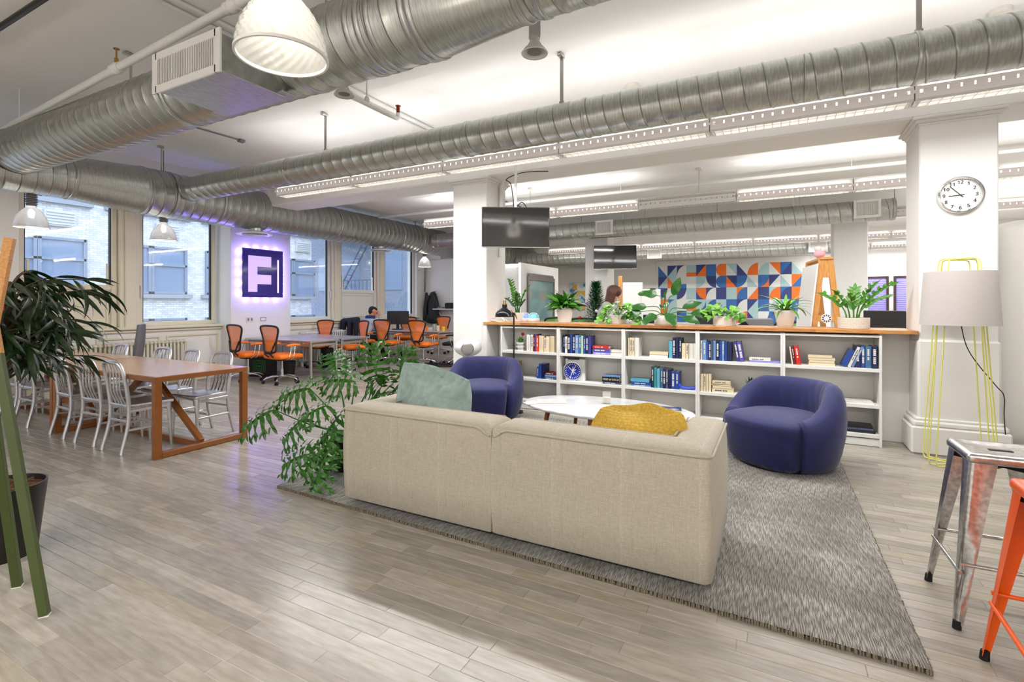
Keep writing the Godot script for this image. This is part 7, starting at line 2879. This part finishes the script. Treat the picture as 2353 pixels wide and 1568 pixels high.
func a_board() -> void:
	var o := thing("easel", "tall pine A-frame easel with a whiteboard, standing behind the counter", "easel", Vector3(0.47, 0, -7.05), deg_to_rad(8))
	var s := S()
	for z in [0.28, -0.42]:
		for e in [-1, 1]:
			s = S()
			bar(s, Vector3(e * 0.235, 0.0, z), Vector3(e * 0.040, 1.95, z), 0.060, 0.045, 0.004)
			part("leg", s, M.pine, o)
		for q in [[1.25, 0.20, 0.075], [0.35, 0.38, 0.07], [1.82, 0.08, 0.20]]:
			s = S()
			bx(s, Vector3(0, q[0], z), Vector3(q[1], q[2], 0.035), 0.003)
			part("crossbar", s, M.pine, o)
	s = S()
	bx(s, Vector3(0, 1.94, -0.07), Vector3(0.13, 0.03, 0.78), 0.004)
	part("top_rail", s, M.pine, o)
	s = S()
	bar(s, Vector3(-0.235, 0.45, -0.07), Vector3(-0.090, 1.88, -0.07), 0.018, 0.80, 0.003)
	part("whiteboard", s, M.white, o)
	s = S()
	T = Transform3D(Basis(Vector3.RIGHT, PI / 2), Vector3(0.0, 1.25, 0.30))
	lathe(s, [Vector2(0.055, 0.0), Vector2(0.055, 0.004), Vector2(0.0, 0.005)], 28)
	part("round_sticker", s, M.white, o)
	s = S()
	for k in 10:
		T = Transform3D(Basis(Vector3.BACK, k * TAU / 10), Vector3(0, 1.25, 0.306))
		bx(s, Vector3(0, 0.036, 0), Vector3(0.012, 0.018, 0.001))
	part("sticker_rays", s, mat(Color(0.18, 0.26, 0.50), 0.5), o)
	o = thing("plush_toy", "small pink and white plush toy perched on the easel's top", "toy", Vector3(0.45, 1.957, -6.85))
	s = S()
	ball(s, Vector3(0, 0.045, 0), Vector3(0.062, 0.05, 0.055), 14)
	part("body", s, mat(Color(0.92, 0.70, 0.74), 0.8), o)
	s = S()
	ball(s, Vector3(-0.01, 0.10, 0), Vector3(0.045, 0.035, 0.045), 14)
	ball(s, Vector3(0.045, 0.09, 0.01), Vector3(0.035, 0.03, 0.035), 12)
	part("head", s, M.white_matte, o)

func xmas_tree() -> void:
	var o := thing("christmas_tree", "slim green christmas tree behind the counter, left of the woman", "tree", Vector3(-2.56, 0, -7.75))
	var s := S()
	var r := RandomNumberGenerator.new()
	r.seed = 14
	for i in 420:
		var t := pow(i / 420.0, 0.8)
		var y := 0.25 + 1.50 * t
		var a := i * 2.399
		var len := lerpf(0.42, 0.06, t)
		var d := Vector3(cos(a), 0.35, sin(a)).normalized()
		var b := Vector3(0, y, 0)
		for k in 9:
			var p := b + d * len * (0.15 + 0.85 * k / 9.0)
			for e in [-1, 1]:
				var nd: Vector3 = (d + d.cross(Vector3.UP) * e * 1.1 + Vector3(0, r.randf_range(-0.4, 0.8), 0)).normalized() * 0.075
				var w := Vector3.UP.cross(nd).normalized() * 0.006
				s.set_smooth_group(-1)
				tri(s, p - w, p + w, p + nd)
	part("needles", s, leaf_mat(Color(0.06, 0.30, 0.14), Color(0.18, 0.48, 0.26), 91), o).set_meta("kind", "stuff")
	s = S()
	tube(s, [Vector3(0, 0.1, 0), Vector3(0, 1.78, 0)], [0.03, 0.008], 8)
	lathe(s, [Vector2(0.0, 0.0), Vector2(0.18, 0.0), Vector2(0.16, 0.12), Vector2(0.0, 0.12)], 16)
	part("stem", s, M.bark, o)
	s = S()
	for k in 5:
		T = Transform3D(Basis(Vector3.BACK, k * TAU / 5), Vector3(0, 1.82, 0))
		face(s, [Vector3(-0.014, 0, 0.01), Vector3(0.014, 0, 0.01), Vector3(0, 0.05, 0)], Vector3(0, 0, 1))
	ball(s, Vector3(0, 0, 0), Vector3.ONE * 0.016, 8)
	part("star", s, M.white, o)
	var k := 0
	for q in [[-0.20, 1.20, 0.20, Color(0.80, 0.30, 0.18), "orange-red"], [-0.25, 1.12, 0.22, Color(0.20, 0.22, 0.40), "dark blue"], [-0.10, 1.42, 0.17, Color(0.62, 0.50, 0.75), "lilac"], [-0.12, 1.05, 0.30, Color(0.20, 0.62, 0.45), "green"], [0.08, 1.30, 0.22, Color(0.85, 0.85, 0.88), "silver"]]:
		s = S()
		ball(s, Vector3.ZERO, Vector3.ONE * 0.026, 12)
		solo("bauble", s, mat(q[3], 0.2, 0.3), "small %s bauble on the christmas tree" % q[4], "ornament", Vector3(-2.56 + q[0], q[1], -7.75 + q[2]))
		k += 1

func woman() -> void:
	# bends forward to the right behind the counter; long hair hides the face
	var o := thing("person", "woman with long reddish-brown hair and grey sweater bending behind the counter", "person", Vector3(-2.29, 0, -7.25), deg_to_rad(0))
	var skin := mat(Color(0.82, 0.62, 0.52), 0.55)
	var hip := Vector3(0, 0.95, 0)
	var chest := Vector3(0.06, 1.26, 0.0)
	var head := Vector3(0.17, 1.575, 0.02)
	var fwd := Vector3(0.85, -0.45, -0.25).normalized()
	var up := Vector3(0.4, 0.9, 0.0)
	up = (up - fwd * up.dot(fwd)).normalized()
	var torso := [[hip, Vector3(0.02, 1.09, 0), 0.135, 0.115], [Vector3(0.02, 1.09, 0), chest, 0.115, 0.125], [chest + Vector3(0.04, 0.10, -0.10), chest + Vector3(0.04, 0.10, 0.10), 0.075, 0.075]]
	var sa := chest + Vector3(0.05, 0.11, -0.16)
	var sb := chest + Vector3(0.05, 0.11, 0.16)
	var ea := Vector3(0.27, 1.15, -0.22)
	var eb := Vector3(0.24, 1.13, 0.22)
	var wa := Vector3(0.44, 1.04, -0.12)
	var wb := Vector3(0.42, 1.02, 0.12)
	var arms := [[sa, ea, 0.048, 0.037], [ea, wa, 0.037, 0.025], [sb, eb, 0.048, 0.037], [eb, wb, 0.037, 0.025]]
	var legs := [[hip + Vector3(0, -0.02, -0.09), Vector3(0.03, 0.48, -0.10), 0.085, 0.055], [Vector3(0.03, 0.48, -0.10), Vector3(-0.02, 0.08, -0.10), 0.055, 0.036], [hip + Vector3(0, -0.02, 0.09), Vector3(0.02, 0.48, 0.10), 0.085, 0.055], [Vector3(0.02, 0.48, 0.10), Vector3(-0.03, 0.08, 0.10), 0.055, 0.036]]
	var feet := [[Vector3(-0.03, 0.045, -0.10), Vector3(0.14, 0.03, -0.11), 0.038, 0.028], [Vector3(-0.04, 0.045, 0.10), Vector3(0.13, 0.03, 0.11), 0.038, 0.028]]
	var body := torso + arms + legs + feet + [[chest + Vector3(0.05, 0.13, 0), head, 0.048, 0.05]] + head_bones(head, fwd, up)
	body += hand_bones(wa, Vector3(0.9, -0.4, 0.1).normalized(), Vector3.DOWN, 0.5) + hand_bones(wb, Vector3(0.9, -0.4, -0.1).normalized(), Vector3.DOWN, 0.5)
	part("body", nets(body, 0.012, 0.02), skin, o)
	part("sweater", nets(fatter(torso + arms + [[sa, sb, 0.055, 0.055]], 0.011), 0.016, 0.03), mat(Color(0.62, 0.63, 0.62), 0.9), o)
	part("trousers", nets(fatter(legs, 0.009), 0.016, 0.02), mat(Color(0.10, 0.11, 0.15), 0.8), o)
	part("shoes", nets(fatter(feet, 0.007), 0.014, 0.02), M.dark, o)
	var hb := [[head + up * 0.03 - fwd * 0.02, head + up * 0.035 + fwd * 0.02, 0.096, 0.086]]
	for k in 9:
		var a := (k - 4) * 0.42
		var sd := fwd.cross(up).normalized() * sin(a) * 0.075 - fwd * cos(a) * 0.06
		hb.append([head + sd, head + sd * 1.15 - Vector3(0.05, 0.20, 0), 0.040, 0.034])
		hb.append([head + sd * 1.15 - Vector3(0.05, 0.20, 0), head + sd * 1.0 - Vector3(0.09, 0.36, -0.01 * k), 0.034, 0.012])
	part("hair", nets(hb, 0.010, 0.02), tri_map(mat(Color.WHITE, 0.5), Vector3(14, 1, 14), noise_tex(0.03, Color(0.20, 0.10, 0.06), Color(0.40, 0.22, 0.14), 92)), o)
	face_marks(o, head, fwd, up)

func office_bits() -> void:
	# low desks, screens, green chairs
	for q in [["white desk behind the counter at right, carrying a large dark monitor", 1.55, -8.7, 1.5], ["white desk behind the counter below the mural", -0.9, -8.2, 2.0], ["white desk by the glass booth beyond the counter", -3.1, -9.6, 1.3]]:
		var o := thing("office_desk", q[0], "desk", Vector3(q[1], 0, q[2]))
		var s := S()
		bx(s, Vector3(0, 0.735, 0), Vector3(q[3], 0.03, 0.7), 0.004)
		part("desktop", s, M.white, o)
		for x in [-0.5, 0.5]:
			for z in [-0.3, 0.3]:
				s = S()
				tube(s, [Vector3(x * (q[3] - 0.1), 0, z), Vector3(x * (q[3] - 0.1), 0.72, z)], 0.02, 8)
				part("leg", s, M.steel, o)
	var o := thing("monitor", "wide dark monitor with pale round badge, seen from behind right of the counter", "monitor", Vector3(1.40, 0.751, -8.62), deg_to_rad(-25))
	monitor_shape(o, 0.62, 0.44)
	for q in [[-1.62, -8.05, "black monitor back behind the pothos and large-leaved plant", 0.5], [-0.88, -8.05, "black monitor on a silver arm behind the sprawling large-leaved plant", 0.42]]:
		o = thing("monitor", q[2], "monitor", Vector3(q[0], 0.751, q[1]), 0.2)
		monitor_shape(o, q[3], 0.36)
	o = thing("printer", "grey and black printer on the cabinet behind the spider plant", "printer", Vector3(-0.22, 1.02, -7.45), 0.1)
	var s := S()
	bx(s, Vector3(0, 0.15, 0), Vector3(0.36, 0.10, 0.30), 0.012)
	part("lid", s, M.grey, o)
	s = S()
	bx(s, Vector3(0, 0.05, 0), Vector3(0.34, 0.10, 0.28), 0.01)
	bar(s, Vector3(-0.15, 0.02, 0.14), Vector3(-0.24, 0.12, 0.2), 0.2, 0.012)
	part("base", s, M.black, o)
	o = thing("cabinet", "white low cabinet carrying the printer behind the counter", "cabinet", Vector3(-0.22, 0, -7.45))
	s = S()
	bx(s, Vector3(0, 0.51, 0), Vector3(0.80, 1.02, 0.45), 0.006)
	part("body", s, M.white, o)
	s = S()
	for e in [-1, 1]:
		bx(s, Vector3(e * 0.2, 0.5, 0.23), Vector3(0.385, 0.94, 0.018), 0.003)
	part("door", s, M.white, o)
	o = thing("task_chair", "green mesh office chair behind the counter at far right, by the dark monitor", "chair", Vector3(1.78, 0, -9.35), PI + 0.3, "green mesh office chairs")
	task_chair(o, M.dark, M.green_mesh, M.black)
	o.scale = Vector3.ONE * 1.12
	for q in [[0.30, -8.55, PI - 0.2, "green mesh office chair between the spider plant and the easel"], [-3.02, -8.75, PI, "pale green mesh office chair beyond the counter, left of the christmas tree"], [-3.75, -9.0, PI + 0.5, "green mesh office chair between the glass booth and the white pot plant"]]:
		var c := dup(o, Vector3(q[0], 0, q[1]), q[2], q[3], "green mesh office chairs")
		c.scale = Vector3.ONE * 1.12
	# flip chart
	o = thing("flip_chart", "flip chart with white paper sheets on a wooden post behind the woman", "flip chart", Vector3(-2.30, 0, -9.3), deg_to_rad(20))
	s = S()
	bar(s, Vector3(-0.28, 0, -0.1), Vector3(-0.28, 1.93, -0.05), 0.07, 0.04, 0.004)
	bar(s, Vector3(0.30, 0, -0.1), Vector3(0.28, 1.6, -0.05), 0.05, 0.04, 0.004)
	part("post", s, M.pine, o)
	for q in [[-0.06, 1.45, 0.36, 0.72, 0.0], [0.27, 1.36, 0.34, 0.64, 0.02]]:
		s = S()
		bx(s, Vector3(q[0], q[1], q[4]), Vector3(q[2], q[3], 0.006))
		part("paper_sheet", s, M.white, o)
	s = S()
	bx(s, Vector3(0.30, 1.685, 0.03), Vector3(0.10, 0.02, 0.015), 0.003)
	part("clip", s, M.dark, o)
	# small things glimpsed over the counter
	o = thing("potted_plant", "little yellow-green desk plant behind the two pothos pots", "plant", Vector3(-0.86, 0.751, -7.95))
	pot(o, 0.05, 0.06, 0.26, M.white)
	var b := blade(0.16, 0.03, 0.8, 0.3, 5)
	for i in 18:
		var a := i * 2.4
		put_leaf(o, b, M.leaf_light, aim(Vector3(0, 0.26, 0), Vector3(cos(a), 1.2 - i * 0.05, sin(a))), rf(0.7, 1.1))
	s = S()
	bx(s, Vector3(0, 0.16, 0), Vector3(0.20, 0.32, 0.04), 0.004)
	solo("picture_card", s, M.white, "white sketched card standing on the desk left of the small desk plant", "card", Vector3(-1.02, 0.751, -7.95), 0.2)
# ---------------------------------------------------------------- bar stools, wire lamp, coat stand
func bar_stool(o: Node3D, m: Material) -> void:
	var h := 0.76
	var s := S()
	var f := func(v: Vector3) -> Vector3:
		var r := maxf(absf(v.x), absf(v.z)) / 0.155
		return Vector3(v.x, v.y - (0.008 * (1 - smoothstep(0.55, 0.85, r)) if v.y > 0 else 0.0), v.z)
	at(0, h - 0.022, 0)
	rbox(s, Vector3(0.315, 0.044, 0.315), 0.018, 14, 0.0, f)
	part("seat", s, m, o)
	s = S()
	bx(s, Vector3(0, h - 0.0075, 0), Vector3(0.085, 0.006, 0.022), 0.002)
	part("hand_slot", s, M.black, o)
	for e in [[-1, -1], [-1, 1], [1, 1], [1, -1]]:
		s = S()
		# two tapered sheet flanges meeting in a rounded outer edge
		var n := 10
		smooth(s)
		var prev := []
		for i in n + 1:
			var t := float(i) / n
			var y := lerpf(h - 0.03, 0.02, t)
			var off := lerpf(0.148, 0.222, t)
			var w := lerpf(0.095, 0.030, pow(t, 0.9))
			var rr := 0.016
			var dent := 0.012 * exp(-pow((t - 0.70) / 0.09, 2))
			var c := Vector3(e[0] * off, y, e[1] * off)
			var row := [c + Vector3(-e[0] * w, 0, 0), c + Vector3(-e[0] * rr, 0, 0)]
			for k in 4:
				var a := (k + 1) / 5.0 * PI / 2
				row.append(c + Vector3(-e[0] * (rr - rr * sin(a)) , 0, -e[1] * (rr - rr * cos(a))) - Vector3(e[0], 0, e[1]) * dent)
			row.append_array([c + Vector3(0, 0, -e[1] * rr), c + Vector3(0, 0, -e[1] * w)])
			if i > 0:
				for k in row.size() - 1:
					quad(s, prev[k], prev[k + 1], row[k + 1], row[k])
			prev = row
		part("leg", s, m, o)
		s = S()
		tube(s, [Vector3(e[0] * 0.212, 0.0, e[1] * 0.212), Vector3(e[0] * 0.210, 0.035, e[1] * 0.210)], [0.017, 0.015], 12)
		part("rubber_foot", s, M.rubber, o)
	s = S()
	for k in 4:
		var a := Vector3(-0.195, 0.24 if k % 2 else 0.28, 0.195).rotated(Vector3.UP, k * PI / 2)
		var b := Vector3(0.195, 0.24 if k % 2 else 0.28, 0.195).rotated(Vector3.UP, k * PI / 2)
		tube(s, [a, b], 0.009, 8)
	part("foot_rail", s, m, o)
	s = S()
	bar(s, Vector3(-0.14, h - 0.07, -0.14), Vector3(0.14, h - 0.07, 0.14), 0.025, 0.006, 0.0, Vector3.UP)
	bar(s, Vector3(0.14, h - 0.075, -0.14), Vector3(-0.14, h - 0.075, 0.14), 0.025, 0.006, 0.0, Vector3.UP)
	part("under_brace", s, M.dark, o)

func stools_and_lamp() -> void:
	var galv_seat := tri_map(mat(Color(0.90, 0.90, 0.90), 0.26, 1.0), Vector3(3, 3, 3), noise_tex(0.02, Color(0.72, 0.71, 0.69), Color(1, 1, 1), 95), bump_tex(0.02, 2.0, 96), 0.1)
	var o := thing("bar_stool", "bare metal bar stool with a hand slot in its square seat", "stool", Vector3(0.91, 0, -3.07), 0.02)
	bar_stool(o, galv_seat)
	o = thing("bar_stool", "glossy orange bar stool cut off by the right edge", "stool", Vector3(0.945, 0, -2.44), -0.03)
	var om := mat(Color(0.93, 0.36, 0.02), 0.28)
	bar_stool(o, om)
	# floor lamp of yellow wire
	o = thing("floor_lamp", "floor lamp with grey drum shade on a cage of pale yellow wire", "lamp", Vector3(1.42, 0, -5.70))
	var wire := mat(Color(0.87, 0.86, 0.45), 0.4)
	for k in 4:
		var a: float = [0.55, 0.55, -0.55, -0.55][k]
		var off: float = [-0.035, 0.035, -0.035, 0.035][k]
		var s := S()
		T = Transform3D(Basis(Vector3.UP, a), Vector3.ZERO)
		var p := []
		var prof := [Vector2(0.0, 0.007), Vector2(0.20, 0.007), Vector2(0.235, 0.012), Vector2(0.25, 0.045), Vector2(0.135, 1.76), Vector2(0.125, 1.795), Vector2(0.095, 1.805), Vector2(0.0, 1.805)]
		for v in prof:
			p.append(Vector3(v.x, v.y + 0.004 * k, off))
		for i in range(prof.size() - 2, -1, -1):
			p.append(Vector3(-prof[i].x, prof[i].y + 0.004 * k, off))
		tube(s, p, 0.0055, 6, false)
		part("wire_loop", s, wire, o)
	var s := S()
	smooth(s)
	lathe(s, [Vector2(0.275, 1.235), Vector2(0.245, 1.70)], 48)
	lathe(s, [Vector2(0.272, 1.235), Vector2(0.242, 1.70)], 48)
	lathe(s, [Vector2(0.272, 1.235), Vector2(0.275, 1.235)], 48)
	part("shade", s, tri_map(mat(Color(0.74, 0.715, 0.70), 0.9), Vector3.ONE * 20, null, bump_tex(0.2, 2.0, 97), 0.2), o)
	s = S()
	for k in 4:
		var a := k * PI / 2 + 0.4
		tube(s, [Vector3(0, 1.66, 0), Vector3(cos(a) * 0.245, 1.67, sin(a) * 0.245)], 0.003, 5)
	lathe(s, [Vector2(0.0, 1.52), Vector2(0.02, 1.52), Vector2(0.022, 1.60), Vector2(0.012, 1.66), Vector2(0.0, 1.66)], 14)
	ball(s, Vector3(0, 1.47, 0), Vector3(0.032, 0.045, 0.032), 12)
	part("lamp_holder", s, M.white, o)
	s = S()
	tube(s, curve([Vector3(0.0, 1.52, 0.0), Vector3(0.02, 1.22, -0.02), Vector3(0.10, 0.98, -0.10), Vector3(0.30, 0.70, -0.22), Vector3(0.375, 0.60, -0.28), Vector3(0.38, 0.4, -0.29), Vector3(0.40, 0.02, -0.28)], 6), 0.004, 6)
	part("power_cord", s, M.dark, o)
	# coat stand of three crossed poles at the left edge
	o = thing("coat_stand", "coat stand of crossed wooden poles dipped in olive green paint, at the left edge", "coat stand", Vector3(-3.26, 0, -0.94))
	var olive := mat(Color(0.24, 0.29, 0.10), 0.45)
	for q in [[Vector3(0.305, 0, -0.087), Vector3(-0.13, 1.80, 0.02)], [Vector3(-0.121, 0, -0.129), Vector3(0.02, 1.80, 0.09)], [Vector3(-0.18, 0, 0.13), Vector3(0.062, 1.735, -0.045)]]:
		var cut: Vector3 = q[0].lerp(q[1], 0.66)
		s = S()
		bar(s, q[0] + Vector3(0, 0.004, 0), cut, 0.036, 0.036, 0.002, Vector3(0.8, 0, 0.6))
		part("painted_leg", s, olive, o)
		s = S()
		bar(s, cut, q[1], 0.036, 0.036, 0.002, Vector3(0.8, 0, 0.6))
		part("wooden_pole", s, M.oak, o)
		s = S()
		bar(s, q[0], q[0] + Vector3(0, 0.004, 0), 0.038, 0.038, 0.0, Vector3(0.8, 0, 0.6))
		part("felt_pad", s, M.white, o)
